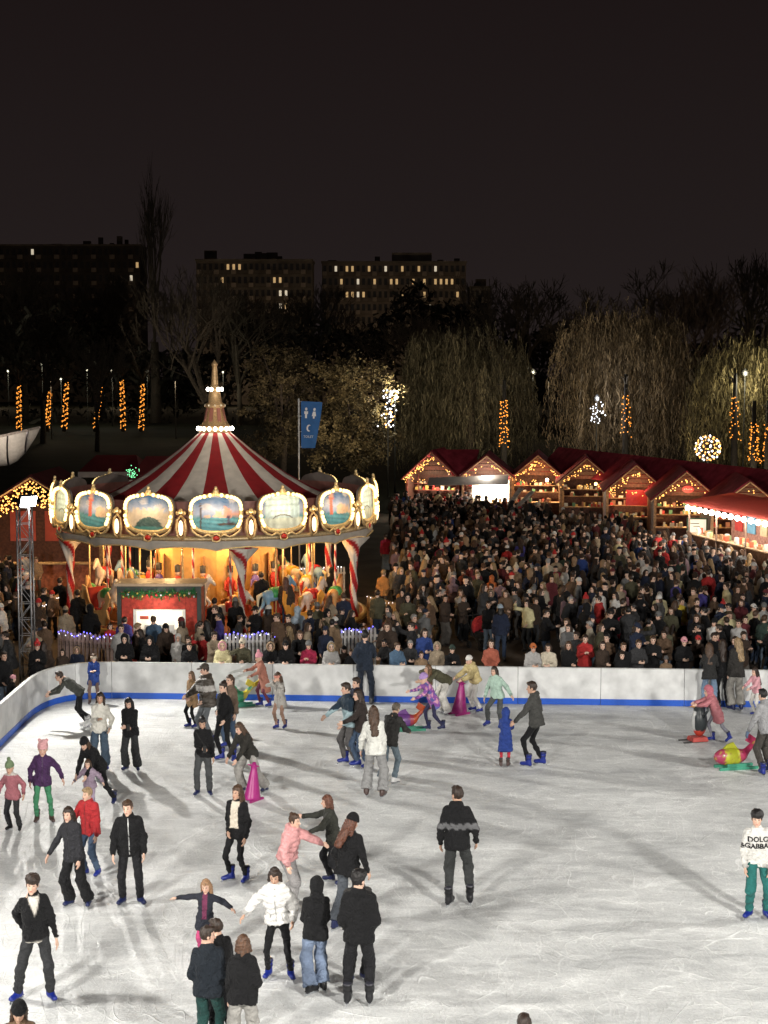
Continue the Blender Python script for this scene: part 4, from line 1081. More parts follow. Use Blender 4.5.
# bulb canopy stall in front of the row
c0, c1 = G(689, 508.0, 2.80), G(815, 534.5, 2.80)
cd = (c1-c0); cl_ = cd.length; ca = math.atan2(cd.y, cd.x)
cs = put('canopy_stall', None, loc=(c0.x, c0.y, .64), rot=ca, label='open stall under a red canopy edged with dazzling white bulbs', cat='market stall')
V = [(-1.0, -.15, 2.36), (cl_+.2, -.15, 2.36), (cl_+.2, 2.2, 2.80), (-.2, 2.2, 2.80)]; V += [(a, b, c-.05) for a, b, c in V]
TRANS = vmat('thin_red_canvas', .9, noise=.15, nscale=3, bump=.1, bscale=12, spec=.1)
t_ = TRANS.node_tree; tb = t_.nodes.new('ShaderNodeBsdfTranslucent'); tb.inputs[0].default_value = (.5, .10, .08, 1); ms = t_.nodes.new('ShaderNodeMixShader'); ms.inputs[0].default_value = .35
t_.links.new(t_.nodes['Principled BSDF'].outputs[0], ms.inputs[1]); t_.links.new(tb.outputs[0], ms.inputs[2]); t_.links.new(ms.outputs[0], t_.nodes['Material Output'].inputs[0])
put('canopy', mesh('canopy', V[:4], [(0, 1, 2, 3)], TRANS, np.tile(np.array(lin('#8a2a2a')), (4, 1))), cs)
nb = int(cl_/.62)
for i in range(nb):
    b = MB().ball((.05+i*.62, -.08, 2.18), .12, 8).build('bulb', BULBW, cs, True)
    point('bulb_lamp', (.05+i*.62, -.25, 2.02), 50, (1, .90, .76), .1, cs)
for i in range(5): MB().box((.1+i*(cl_-.2)/4, -.02, .84), (.06, .06, 2.94), (.16, .10, .07)).build('post', WOOD, cs)
MB().box((cl_/2, .2, .18), (cl_-.2, .06, 1.64), (.30, .16, .09)).build('front_wall', WOOD, cs); MB().box((cl_/2, .25, 1.03), (cl_, .6, .05), (.42, .28, .16)).build('counter', WOOD, cs)
MB().box((cl_/2, 2.0, .98), (cl_-.3, .05, 3.24), (.40, .20, .15)).build('back_wall', WOOD, cs)
for i, (u, w_, c) in enumerate(((1.0, .7, (.55, .06, .05)), (2.2, .8, (.15, .35, .5)), (3.4, .6, (.6, .5, .3)), (4.6, 1.3, (.55, .12, .12)), (6.4, .8, (.6, .55, .45)))):
    MB().box((u, 1.93, 1.65), (w_, .05, .9), c).build('poster', PAINT, cs)
m = MB()
for i in range(60):
    hgt = random.uniform(.08, .28); m.box((random.uniform(.2, cl_-.2), random.uniform(.05, .45), 1.06+hgt/2), (random.uniform(.1, .25), .14, hgt), random.choice([(.6, .12, .06), (.65, .5, .25), (.7, .65, .55), (.35, .2, .1), (.2, .3, .15)]))
m.build('goods', PAINT, cs, kind='stuff')
p = G(697, 527, 1.55); mb = put('menu_board', None, loc=(p.x, p.y, 0), rot=RD(-8), label='lit white menu board on a post left of the bulb canopy', cat='sign')
MB().box((0, 0, 1.6), (.95, .05, .75), (.06, .12, .05)).build('frame', PAINT, mb); MB().box((0, -.03, 1.6), (.82, .012, .62), (1, 1, 1)).build('face', SHOP, mb); MB().box((0, .05, .65), (.08, .05, 1.25), (.1, .1, .1)).build('post', METAL, mb)
for i in range(3): MB().box((.08*i-.1, -.042, 1.72-.13*i), (.42-.1*i, .006, .035), (.05, .08, .05)).build('text_line', PAINT, mb)
# left hut hung with golden icicle lights
p = G(33, 474, 4.75); gh = put('icicle_light_hut', None, loc=(p.x, p.y, 0), label='dark roofed hut dripping with golden icicle lights left of the carousel', cat='market hut')
w, ap, ev = 5.6, 4.75, 3.0
for s in (-1, 1):
    xe = s*(w/2+.2); ze = ap-(ap-ev)*(w/2+.2)/(w/2); V = []
    for yy in (-.4, 5.0): V += [(s*.005, yy, ap), (xe, yy, ze), (xe, yy, ze-.08), (s*.005, yy, ap-.08)]
    put('roof_slope', mesh('roof_slope', V, [(0, 1, 2, 3), (4, 7, 6, 5), (0, 4, 5, 1), (1, 5, 6, 2), (2, 6, 7, 3), (3, 7, 4, 0)], ROOFM, np.tile(np.array(lin('#4a2428')), (8, 1))), gh)
    MB().box((s*(w/2-.1), 0, ev/2), (.16, .16, ev), (.3, .2, .12)).build('post', WOOD, gh)
    MB().bar((0, -.44, ap-.12), (xe, -.44, ze-.12), .05, .2, (.34, .22, .12), up=(0, 1, 0)).build('barge_board', WOOD, gh)
MB().box((0, 4.6, 1.6), (w-.3, .05, 3.2), (.10, .04, .03)).build('back_wall', WOOD, gh); MB().box((0, .3, .55), (w-.4, .06, 1.1), (.3, .1, .06)).build('front_wall', WOOD, gh); MB().box((0, .2, 1.13), (w-.3, .5, .05), (.42, .28, .15)).build('counter', WOOD, gh)
for s, c in ((-1.5, (.5, .10, .08)), (0.0, (.42, .08, .06)), (1.5, (.5, .12, .08))): MB().box((s, 4.5, 2.2), (1.1, .05, 1.3), c).build('hanging_cloth', FABRIC, gh)
fairy(420, lambda i: (lambda u: (u, -.5+random.gauss(0, .05), ap-.22-(ap-ev)*abs(u)/(w/2)-random.random()**1.3*.85*(1-.25*abs(u)/(w/2))))(random.uniform(-w/2, w/2)), .036, FAIRYW, gh)
point('hut_lamp', (-.9, 1.0, 2.7), 60, (1, .66, .32), .15, gh); point('hut_lamp', (1.2, .6, 2.8), 45, (1, .66, .32), .15, gh); point('icicle_lamp', (-.8, -1.6, 3.3), 190, (1, .66, .3), .3, gh)
# swing boat hull above the huts
p = DY(34, 466, 78); sb = put('swing_boat', None, loc=(p.x, 78, 0), label='white swing boat hull with dark ribs rising above the left huts', cat='ride')
V = []; C = []; F = []; ns, nv = 18, 8; Lh = 7.5
bz, tz = DY(20, 466, 78).z, DY(34, 428, 78).z
for i in range(ns+1):
    t = i/ns; xx = -Lh+t*(Lh-.55)+.55*t; sheer = tz-1.25*math.sin(math.pi*min(1, (1-t)*1.05))*.5-.0
    fl = bz+.0+1.0*max(0, (t-.80)/.2)**2*1.3; half = 1.2*math.sqrt(max(0.0, 1-t**6))+.04
    for j in range(nv+1):
        v = j/nv; ang = v*math.pi/2; V.append((xx+.35*v*t**3, -half*math.sin(ang)**.8 if v > 0 else 0, fl+(sheer-fl)*(1-math.cos(ang))**.7)); C.append((.46, .43, .40))
base = len(V); V += [(x_, -y_, z_) for x_, y_, z_ in V]; C += C
for i in range(ns):
    for j in range(nv):
        a = i*(nv+1)+j; F.append((a, a+nv+1, a+nv+2, a+1)); F.append((base+a, base+a+1, base+a+nv+2, base+a+nv+1))
put('hull', mesh('hull', V, F, PAINT, np.array(C), True), sb)
for i in (4, 7, 10, 13, 15, 17):
    MB().tube([Vector(V[i*(nv+1)+j])+Vector((0, -.02, 0)) for j in range(nv+1)], .045, 5, (.06, .055, .06)).build('rib', METAL, sb)
MB().tube([Vector(V[i*(nv+1)+nv])+Vector((0, -.02, .03)) for i in range(ns+1)], .07, 6, (.30, .26, .24)).build('gunwale', WOOD, sb)
MB().tube([(-2.6, -1.5, 0), (-3.6, 0, 9.2)], .12, 8, (.2, .2, .2)).build('support_leg', METAL, sb); MB().tube([(-4.8, -1.5, 0), (-3.6, 0, 9.2)], .12, 8, (.2, .2, .2)).build('support_leg', METAL, sb)
MB().tube([(-3.6, 0, 9.2), (-3.6, 0, tz-.4)], .1, 8, (.2, .2, .2)).build('hanger', METAL, sb)
point('hull_fill', (-1.0, -4.0, 5.4), 420, (1, .86, .7), .3, sb)  # added fill light off the hull so that it shows; no fixture
# red tents behind the carousel
def tent(px0, px1, ytop, ybot, Y, label, col=lin('#6a1a1e')):
    a, b = DY(px0, ybot, Y), DY(px1, ybot, Y); t = DY((px0+px1)/2, ytop, Y+2.5); w = b.x-a.x
    r = put('market_tent', None, loc=((a.x+b.x)/2, Y, 0), label=label, cat='tent', group='red tents behind the carousel')
    V = [(-w/2, 0, a.z), (w/2, 0, a.z), (w/2, 5, a.z), (-w/2, 5, a.z), (-w/2+.6, 2.5, t.z), (w/2-.6, 2.5, t.z)]
    put('canopy', mesh('canopy', V, [(0, 1, 5, 4), (1, 2, 5), (2, 3, 4, 5), (3, 0, 4), (0, 3, 2, 1)], FABRIC, np.tile(np.array(col), (6, 1))), r)
    MB().box((0, -.02, a.z-.15), (w, .03, .32), (.42, .38, .36)).build('valance', FABRIC, r)
    for s in (-1, 1): MB().box((s*(w/2-.1), .1, a.z/2), (.1, .1, a.z), (.3, .3, .3)).build('post', METAL, r)
    return r
tent(78, 140, 455, 472, 88, 'low red tent roof left behind the carousel canopy'); tent(128, 205, 456, 480, 82, 'wide dark red tent roof touching the left canopy edge', lin('#571519'))
# blue toilet flag
fp = DY(299, 470, 62); fl = put('flag_banner', None, loc=(fp.x, 62, 0), label='blue banner with two white figures and a moon on a tall pole', cat='flag')
zt = DY(300, 401, 62).z; zb = DY(300, 448, 62).z
MB().tube([(0, 0, 0), (0, 0, zt+.1)], .035, 8, (.5, .5, .5)).build('pole', METAL, fl)
V = []; F = []; nx, nz2 = 8, 16
def flagpt(u, v):                                        # u across, v up
    w = .86-.30*(1-v)**1.2; return (.09+u*w, .06*math.sin(u*5+v*3)*u, zb+(zt-zb)*v-.05*u*v)
for j in range(nz2+1):
    for i in range(nx+1): V.append(flagpt(i/nx, j/nz2))
for j in range(nz2):
    for i in range(nx): a = j*(nx+1)+i; F.append((a, a+1, a+nx+2, a+nx+1))
fc = put('banner_cloth', mesh('banner_cloth', V, F, FABRIC, np.tile(np.array(lin('#2f5f98')), (len(V), 1)), True), fl)
def on_flag(poly, u0, v0, su, sv, col, nm):
    V = []
    for x_, y_ in poly: q = flagpt(u0+x_*su, v0+y_*sv); V.append((q[0], q[1]-.025, q[2]))
    put(nm, mesh(nm, V, [tuple(range(len(V)))], PAINT, np.tile(np.array(col), (len(V), 1))), fc)
wht = (.72, .72, .74)
man = [(-.3, -1), (.3, -1), (.3, -.1), (.55, -.1), (.55, .5), (-.55, .5), (-.55, -.1), (-.3, -.1)]; wom = [(-.25, -1), (.25, -1), (.25, -.5), (.65, -.5), (.35, .5), (-.35, .5), (-.65, -.5), (-.25, -.5)]
circ = [(math.cos(t*.5236)*.34, math.sin(t*.5236)*.34) for t in range(12)]
for u0, b in ((.26, man), (.66, wom)):
    on_flag(b, u0, .74, .17, .10, wht, 'figure_mark'); on_flag([(x_, y_*1.0) for x_, y_ in circ], u0, .835, .17, .10, wht, 'figure_head')
moon = [(math.cos(t), math.sin(t)) for t in np.linspace(1.0, 5.3, 12)]+[(.35+.72*math.cos(t), .72*math.sin(t)) for t in np.linspace(4.9, 1.4, 10)]
on_flag(moon, .45, .43, .14, .075, wht, 'moon_mark')
cu = bpy.data.curves.new('lettering', 'FONT'); cu.body = 'TOILET'; cu.size = 1.0; cu.align_x = 'CENTER'; cu.resolution_u = 2
tmp = bpy.data.objects.new('tmp', cu); COL.objects.link(tmp); me = bpy.data.meshes.new_from_object(tmp.evaluated_get(bpy.context.evaluated_depsgraph_get())); bpy.data.objects.remove(tmp)
V = [];
for v in me.vertices: q = flagpt(.46+v.co.x*.19, .22+v.co.y*.075); V.append((q[0], q[1]-.025, q[2]))
put('lettering', mesh('lettering', V, [tuple(p_.vertices) for p_ in me.polygons], PAINT, np.tile(np.array(wht), (len(V), 1))), fc)
for v in (0.02, .35, .68, .99): MB().tube([(0, 0, zb+(zt-zb)*v), (.12, 0, zb+(zt-zb)*v)], .02, 6, (.7, .7, .7)).build('clip', METAL, fl)
# ================================================================== trees
def quads(C, U, Wd, cols):
    n = len(C); V = np.empty((n, 4, 3)); V[:, 0] = C-U-Wd; V[:, 1] = C+U-Wd*.6; V[:, 2] = C+U+Wd*.6; V[:, 3] = C-U+Wd
    return V.reshape(-1, 3), np.arange(4*n).reshape(-1, 4), np.repeat(cols, 4, axis=0)
def trunk_mesh(m, base, top, r0, r1, bend=.3, n=8):
    base, top = Vector(base), Vector(top); pts = []; rad = []
    for i in range(6):
        t = i/5; pts.append(base.lerp(top, t)+Vector((math.sin(t*3+base.x)*bend*t, math.cos(t*2.3+base.y)*bend*t, 0))); rad.append(r0+(r1-r0)*t)
    m.tube(pts, rad, n, (.09, .065, .045)); return pts
def willow(px0, px1, ytop, Y, label, leaf=(.17, .13, .055), nstr=1100, seed=1, trunks=1):
    g = np.random.default_rng(seed)
    a, b = DY(px0, 500, Y), DY(px1, 500, Y); w = (b.x-a.x); cx = (a.x+b.x)/2; H = DY(px0, ytop, Y).z
    r = put('willow_tree', None, loc=(cx, Y, 0), label=label, cat='tree', group='willows behind the huts')
    m = MB(); heads = []
    trunk_mesh(m, (0, 0, 0), (.2, 0, H*.42), .45, .3); m.build('trunk', BARK, r, True)
    for i in range(14):
        an = g.uniform(0, 6.28); rr = w*.5*g.uniform(.25, .95); top = (rr*math.cos(an), rr*math.sin(an)*.7, H*g.uniform(.74, .98)*(1-.20*(rr/(w*.5))**2))
        mm = MB(); mm.tube([(.2, 0, H*.38), (top[0]*.35, top[1]*.35, H*.62), (top[0]*.75, top[1]*.75, top[2]*.95), top], [.2, .14, .08, .04], 6, (.10, .07, .045)); mm.build('limb', BARK, r, True); heads.append(top)
    C = []; U = []; Wd = []; cl = []
    heads = np.array(heads)
    for s in range(nstr):
        h = heads[g.integers(len(heads))]+g.normal(0, 1, 3)*np.array([w*.12, w*.11, H*.05])
        h[0] = np.clip(h[0], -w*.46, w*.46)+g.normal(0, .25)
        out = np.array([h[0], h[1], 0])/(w*.5); L = g.uniform(.35, .93)*h[2]; n = int(L/.24)
        tone = g.uniform(.55, 1.5); sw = g.normal(0, .25, 2)
        t = np.linspace(0, 1, n)
        x = h[0]+out[0]*1.0*np.sin(t*1.6)+sw[0]*t; y = h[1]+out[1]*1.0*np.sin(t*1.6)+sw[1]*t; z = h[2]+.35*np.sin(np.minimum(t*5, 3.14))*.5-L*t**1.25
        P = np.stack([x, y, z], 1)+g.normal(0, .07, (n, 3)); C.append(P)
        u = np.stack([g.normal(0, .06, n), g.normal(0, .06, n), -g.uniform(.10, .26, n)], 1); U.append(u)
        an = g.uniform(0, 6.28, n); Wd.append(np.stack([np.cos(an), np.sin(an), g.normal(0, .3, n)], 1)*g.uniform(.014, .034, n)[:, None])
        cl.append(np.array(leaf)*tone*g.uniform(.75, 1.3, (n, 1)))
    V, F, c = quads(np.concatenate(C), np.concatenate(U), np.concatenate(Wd), np.concatenate(cl))
    put('crown', mesh('crown', V, F, LEAF, c), r); return r
def bare_tree(px, ytop, Y, wpx, label, seed, depth=6, col=(.06, .047, .037), base=0, spread=.55, name='bare_tree', thick=1.0):
    g = random.Random(seed); c = DY(px, ytop, Y); H = c.z; w = wpx/FPX*Y
    r = put(name, None, loc=(c.x, Y, 0), label=label, cat='tree', group='bare trees at the back')
    tk = MB(); tw = []
    tk.tube([(0, 0, 0), (.1, 0, H*.16), (0, 0, H*.30)], [H*.022, H*.018, H*.014], 7, col); tk.build('trunk', BARK, r, True)
    segs = []
    def grow(p, d, L, rad, k):
        q = p+d*L; segs.append((p, q, rad))
        if k == 0: return
        for _ in range(3 if k > 1 else 4):
            e = Vector((g.gauss(0, spread), g.gauss(0, spread), g.gauss(.12, .35))); nd = (d+e).normalized()
            grow(p+d*L*g.uniform(.55, 1.0), nd, L*g.uniform(.60, .82), rad*.6, k-1)
    for _ in range(5): grow(Vector((0, 0, H*.28)), Vector((g.gauss(0, w/H*.55), g.gauss(0, w/H*.4), 1)).normalized(), H*.20, H*.010, depth-1)
    P = np.array([s[0] for s in segs]); Q = np.array([s[1] for s in segs]); R = np.array([max(s[2], .00016*Y)*thick for s in segs])
    # fit to the crown's real height and width
    zmax = Q[:, 2].max(); k = (H-H*.28)/(zmax-H*.28)
    for A in (P, Q): A[:, 2] = H*.28+(A[:, 2]-H*.28)*k
    sx = (w/2)/max(.1, np.percentile(np.abs(Q[:, 0]), 97)); P[:, :2] *= sx; Q[:, :2] *= sx
    D = (Q-P)/2; M_ = (P+Q)/2; V = []; F = []; n = len(P)
    for q in range(2):
        W_ = np.tile(np.array([[1, .3, 0], [-.3, 1, 0]][q]), (n, 1))*R[:, None]; v, f, cc = quads(M_, D, W_, np.tile(np.array(col), (n, 1))*np.random.default_rng(seed).uniform(.6, 1.4, (n, 1)))
        F.append(f+sum(len(x) for x in V)); V.append(v)
    V = np.concatenate(V); put('crown', mesh('crown', V, np.concatenate(F), BARK, np.tile(np.array(col), (len(V), 1))), r); return r
def leafy(px, ytop, Y, wpx, label, seed, leaf=(.05, .055, .03), n=5200, ybase=None, name='leafy_tree', size=.32):
    g = np.random.default_rng(seed); c = DY(px, ytop, Y); H = c.z; w = wpx/FPX*Y
    r = put(name, None, loc=(c.x, Y, 0), label=label, cat='tree', group='dark trees at the back')
    m = MB(); trunk_mesh(m, (0, 0, 0), (0, 0, H*.5), H*.025, H*.014); m.build('trunk', BARK, r, True)
    nb = 130; ctr = np.stack([g.normal(0, w*.24, nb), g.normal(0, w*.2, nb), H*g.uniform(.22, .92, nb)], 1)
    ctr[:, 0] *= 1-.45*np.abs(ctr[:, 2]/H-.5); rad = g.uniform(.04, .10, nb)*w
    for i in range(6): MB().tube([(0, 0, H*.35), tuple(ctr[i]*.6+np.array([0, 0, H*.2])), tuple(ctr[i])], [H*.01, H*.007, H*.003], 5, (.07, .05, .04)).build('limb', BARK, r)
    k = g.integers(0, nb, n); v = g.normal(0, 1, (n, 3)); v /= np.linalg.norm(v, axis=1)[:, None]
    C = ctr[k]+v*rad[k][:, None]*np.abs(g.normal(0, .8, (n, 1))); C[:, 2] = np.clip(C[:, 2], .5, H*1.0)
    u = g.normal(0, 1, (n, 3)); u /= np.linalg.norm(u, axis=1)[:, None]; q = np.cross(u, g.normal(0, 1, (n, 3))); q /= np.linalg.norm(q, axis=1)[:, None]+1e-9
    s = size*g.uniform(.5, 1.2, (n, 1)); V, F, cc = quads(C, u*s, q*s*.6, np.array(leaf)*g.uniform(.4, 1.6, (nb, 1))[k]*g.uniform(.7, 1.3, (n, 1)))
    put('crown', mesh('crown', V, F, LEAF, cc), r); return r
willow(560, 682, 308, 118, 'tall weeping willow with brown trailing branches behind the hut row', (.15, .108, .062), 1900, 3)
willow(704, 806, 330, 108, 'dense olive willow at the right edge behind the bulb canopy', (.14, .112, .052), 1700, 5)
willow(408, 526, 324, 124, 'broad willow behind the awning hut with green lit lower right side', (.095, .078, .045), 1700, 8)
leafy(352, 350, 112, 95, 'rounded olive tree behind the blue banner', 11, (.12, .09, .045), 26000, size=.10)
leafy(282, 338, 118, 80, 'dull brown tree between carousel spire and blue banner', 12, (.10, .075, .042), 22000, size=.10)
bare_tree(205, 262, 150, 150, 'large bare spreading tree behind the carousel spire', 21, 6)
bare_tree(95, 330, 170, 70, 'small bare tree among the light wrapped trunks', 22, 5)
bare_tree(152, 150, 260, 40, 'very tall narrow bare poplar left of centre', 23, 5, (.05, .04, .033), spread=.30, name='poplar_tree', thick=.36)
bare_tree(40, 300, 190, 110, 'faint bare tree at the left edge above the swing boat', 24, 6, (.05, .04, .03))
bare_tree(720, 262, 170, 130, 'reddish bare tree at the upper right behind the willows', 25, 6, (.07, .045, .035))
for i, (px, yt, Y, w, nm) in enumerate(((22, 258, 280, 110, 'dark tree mass at the far left edge'), (100, 268, 300, 120, 'dark tree under the left apartment block'), (238, 286, 250, 110, 'dark tree left of the far apartment block'), (318, 276, 270, 90, 'dark tree before the middle apartment block'), (430, 305, 230, 140, 'dark tree behind the awning hut willow'),
        (520, 272, 230, 120, 'tall dark tree left of the weeping willow'), (600, 285, 210, 120, 'dark tree behind the weeping willow top'), (660, 258, 220, 120, 'dark tree right of the weeping willow top'), (760, 246, 200, 110, 'tall dark tree in the upper right corner'))):
    bare_tree(px, yt, Y, w, nm, 40+i, 6, (.075, .062, .05), spread=.62, name='distant_tree', thick=1.5)
# trunks wrapped in golden lights
def wrapped(px, y0, y1, Y, label, lean=0, n=150, r_=.34):
    a, b = DY(px, y1, Y), DY(px+lean, y0, Y); z0 = max(0, a.z); z1 = b.z
    r = put('light_wrapped_tree', None, loc=(a.x, Y, 0), label=label, cat='tree', group='trunks wrapped in golden lights')
    dx = b.x-a.x
    MB().tube([(0, 0, 0), (dx*.5, 0, z1*.5), (dx, 0, z1+1.5)], [.30, .22, .12], 7, (.018, .014, .011)).build('trunk', BARK, r, True)
    g = random.Random(int(px*7)); s = MB()
    for k in range(14 if Y > 150 else 2):
        an = g.uniform(0, 6.28); q = Vector((dx, 0, z1+.6)); e = q+Vector((math.cos(an)*2.2, math.sin(an)*2, g.uniform(1.5, 3.6)))*(1 if Y > 150 else .25); s.tube([q, q.lerp(e, .5)+Vector((0, 0, .3)), e], [.07, .05, .02], 4, (.05, .04, .03))
    s.build('crown', BARK, r)
    m = MB()
    for i in range(n):
        t = i/n; an = t*2*math.pi*9+g.uniform(-.5, .5); z = z0+(z1-z0)*t+g.gauss(0, .10); rr = r_*(1-.35*t)*g.uniform(.8, 1.4); m.oct((dx*t+rr*math.cos(an), rr*math.sin(an), z), .075*Y/230+.012)
    m.build('fairy_lights', FAIRY, r, kind='stuff')
for px, y0, y1, ln, nm in ((19, 386, 430, 0, 'golden light wrapped trunk at the far left edge'), (47, 391, 428, 3, 'golden light wrapped trunk second from the left edge'), (64, 383, 429, 3, 'golden light wrapped trunk third from the left edge'), (95, 387, 430, 6, 'sparsely lit leaning trunk, fourth from the left edge'), (123, 381, 430, -1, 'golden light wrapped trunk, fifth from the left edge'), (141, 384, 430, 2, 'golden light wrapped trunk nearest the striped canopy')):
    wrapped(px, y0, y1, 225, nm, ln, 120 if 'sparse' not in nm else 60)
for px, y0, y1, Y, nm, n in ((504, 400, 447, 116, 'golden light wrapped trunk behind the awning hut', 90), (626, 395, 434, 112, 'golden light wrapped trunk inside the weeping willow', 44), (735, 396, 440, 103, 'thin light wrapped trunk inside the right willow', 44), (754, 424, 462, 100, 'bright light wrapped trunk at the right edge', 90), (768, 424, 462, 100, 'light wrapped trunk cut by the right picture edge', 50)):
    wrapped(px, y0, y1, Y, nm, 0, n, .30)
# glowing globe of lights
p = DY(708, 448, 98); gl = put('light_globe', None, loc=(p.x, p.y, 0), label='round globe of warm white lights above the hut roofs', cat='light')
gm = MB(); gw = MB(); R_ = 12.5/FPX*98
for i in range(96):
    z = 1-2*(i+.5)/96; a = i*2.39996; q = math.sqrt(1-z*z); (gm if i % 3 else gw).oct((R_*q*math.cos(a), R_*q*math.sin(a), p.z+R_*z), .055 if i % 3 else .075)
gm.build('fairy_lights', FAIRYW, gl, kind='stuff'); gw.build('fairy_lights', LEDW, gl, kind='stuff')
fm = MB()
for k in range(6): fm.tube([(R_*.97*math.cos(t)*math.cos(k*.5236), R_*.97*math.cos(t)*math.sin(k*.5236), p.z+R_*.97*math.sin(t)) for t in np.linspace(0, 6.283, 21)], .012, 4, (.2, .2, .2))
fm.build('wire_frame', METAL, gl); MB().tube([(0, 0, 0), (0, 0, p.z-R_)], .06, 8, (.15, .15, .15)).build('post', METAL, gl)
point('globe_light', (0, -R_-.6, p.z), 160, (1, .75, .45), .3, gl)
# park lamps and light figures
def park_lamp(px, py, Y, label, W_, globes=1, col=(1, .93, .66), lampmat=None):
    c = DY(px, py, Y); r = put('park_lamp', None, loc=(c.x, Y, 0), label=label, cat='street lamp', group='park lamps')
    MB().tube([(0, 0, 0), (0, 0, .6), (0, 0, c.z-.2)], [.08, .045, .03], 8, (.004, .004, .004)).build('post', WOOD, r, True)
    h = MB().lathe([(.05, c.z-.25), (.16, c.z-.2), (.24, c.z+.02), (.05, c.z+.30), (.001, c.z+.32)], 10, (.08, .08, .08)).build('lamp_cap', METAL, r, True)
    MB().ball((0, 0, c.z), .2 if Y > 200 else (.26 if lampmat is None else .12), 10, (1, 1, 1), (1, 1, .8)).build('lamp_globe', LAMPW if lampmat is None else lampmat, r, True)
    point('park_light', (0, -.6, c.z-.1), W_*2.2, col, .3, r); return r
park_lamp(395, 393, 112, 'bright park lamp among the branches right of the blue banner', 900)
park_lamp(597, 398, 113, 'white park lamp inside the weeping willow', 220, col=(.95, .96, 1), lampmat=LEDW)
park_lamp(745, 373, 104, 'small park lamp high in the right willow', 330, lampmat=LEDW)
park_lamp(533, 372, 128, 'faint park lamp left of the weeping willow', 200, lampmat=LEDW)
for px, py, nm in ((8, 371, 'distant park lamp at the left edge'), (42, 364, 'distant park lamp above the second lit trunk'), (87, 370, 'brighter distant park lamp above the leaning lit trunk'), (112, 371, 'greenish distant park lamp left of the tallest lit trunk'), (147, 371, 'orange distant park lamp above the last lit trunk'), (61, 379, 'small distant park lamp over the third lit trunk'), (223, 372, 'distant white lamp just right of the carousel spire')):
    park_lamp(px, py, 245, nm, 260, lampmat=FAIRYW if 'orange' in nm else LAMPW)
c = DY(388, 410, 108); lf = put('light_figure', None, loc=(c.x, 108, 0), label='white and pink glowing light figure under the bright park lamp', cat='light'); g = random.Random(5)
m1, m2 = MB(), MB()
for i in range(60):
    t = g.random(); x_ = g.gauss(0, .22*(1.2-t)+.05)+(.35*t if i % 3 else -.2*t); (m1 if i % 4 else m2).oct((x_, g.gauss(0, .1), c.z-1.2+2.6*t), .065)
m1.build('light_chain', LEDW, lf); m2.build('light_chain', FAIRYW, lf); MB().tube([(0, .1, 0), (0, .1, c.z+1.4)], .05, 6, (.1, .1, .1)).build('post', METAL, lf)
c = DY(597, 412, 110); lf = put('light_star', None, loc=(c.x, 110, 0), label='white star shaped light figure hanging in the weeping willow', cat='light'); m1 = MB()
for i in range(34): a = g.uniform(0, 6.28); q = g.random()**.6*.9; m1.oct((q*math.cos(a)*.7, g.gauss(0, .1), c.z+q*math.sin(a)), .05)
m1.build('light_chain', LEDW, lf); MB().tube([(0, .1, 0), (0, .1, c.z)], .04, 6, (.1, .1, .1)).build('post', METAL, lf)
c = DY(133, 472, 70); lf = put('light_rosette', None, loc=(c.x, 70, 0), label='small green and white light rosette left of the striped canopy', cat='light'); m1 = MB()
for i in range(30): a = g.uniform(0, 6.28); q = g.random()**.6*.32; m1.oct((q*math.cos(a), g.gauss(0, .04), c.z+q*math.sin(a)), .026)
m1.build('light_chain', emat('green_led', (.25, 1, .45), 2.2), lf); MB().tube([(0, .1, 0), (0, .1, c.z)], .04, 6, (.1, .1, .1)).build('post', METAL, lf)
# ================================================================== apartment blocks far behind
def block(px0, px1, ytop, Y, floors, cols, label, lit, seed, wall=(.20, .17, .145), lift=None, ybot=330):
    g = random.Random(seed); a, b = DY(px0, ytop, Y), DY(px1, ytop, Y); w = b.x-a.x; H = a.z
    r = put('apartment_block', None, loc=((a.x+b.x)/2, Y, 0), label=label, cat='building', group='far apartment blocks')
    MB().box((0, 6, H/2), (w, 12, H), wall).build('wall', PLASTER, r); MB().box((0, 6, H+.25), (w+.5, 12.5, .5), (.16, .14, .12)).build('roof', PLASTER, r)
    if lift: c0_, c1_ = DY(lift[0], lift[2], Y), DY(lift[1], lift[2], Y); MB().box(((c0_.x+c1_.x)/2-(a.x+b.x)/2, 6, (H+.5+c0_.z)/2), (c1_.x-c0_.x, 8, c0_.z-H-.52), (.15, .13, .115)).build('lift_house', PLASTER, r)
    for i in range(7):
        sx = g.uniform(.8, 3.2); sz = g.uniform(.6, 2.4); MB().box((g.uniform(-w/2+2, w/2-2), g.uniform(2, 9), H+.5+sz/2), (sx, 1.6, sz), (.10, .085, .075)).build('roof_vent', PLASTER, r)
    fh = H/floors; cw = w/cols; n = 0
    litset = {(int((px-px0)/(px1-px0)*cols), int((H-DY(px, py, Y).z)/fh)): br for px, py, br in lit}
    wm = MB().box((0, 0, 0), (cw*.55, .06, fh*.5), (.03, .03, .035)).mesh('window', PLASTIC)
    wl = [MB().box((0, 0, 0), (cw*.42, .06, fh*.42)).mesh('window', q) for q in (WIN, WINC)]
    bm = MB().box((0, -.45, 0), (cw*.8, .9, fh*.32), (.24, .20, .17)).mesh('balcony', PLASTER)
    for f in range(floors):
        z = H-fh*(f+.45)
        if proj((a.x, Y, z))[1] > ybot: break
        for c_ in range(cols):
            k = litset.get((c_, f)); o = put('window', wm if k is None else wl[k], r, loc=(-w/2+cw*(c_+.5), -.035, z))
        MB().box((0, -.08, H-fh*(f+1)+.05), (w, .12, .18), (wall[0]*.8, wall[1]*.8, wall[2]*.8)).build('floor_band', PLASTER, r)
        if f % 1 == 0:
            for c_ in range(0, cols, 3): put('balcony', bm, r, loc=(-w/2+cw*(c_+.5), 0, z-fh*.38))
    return r
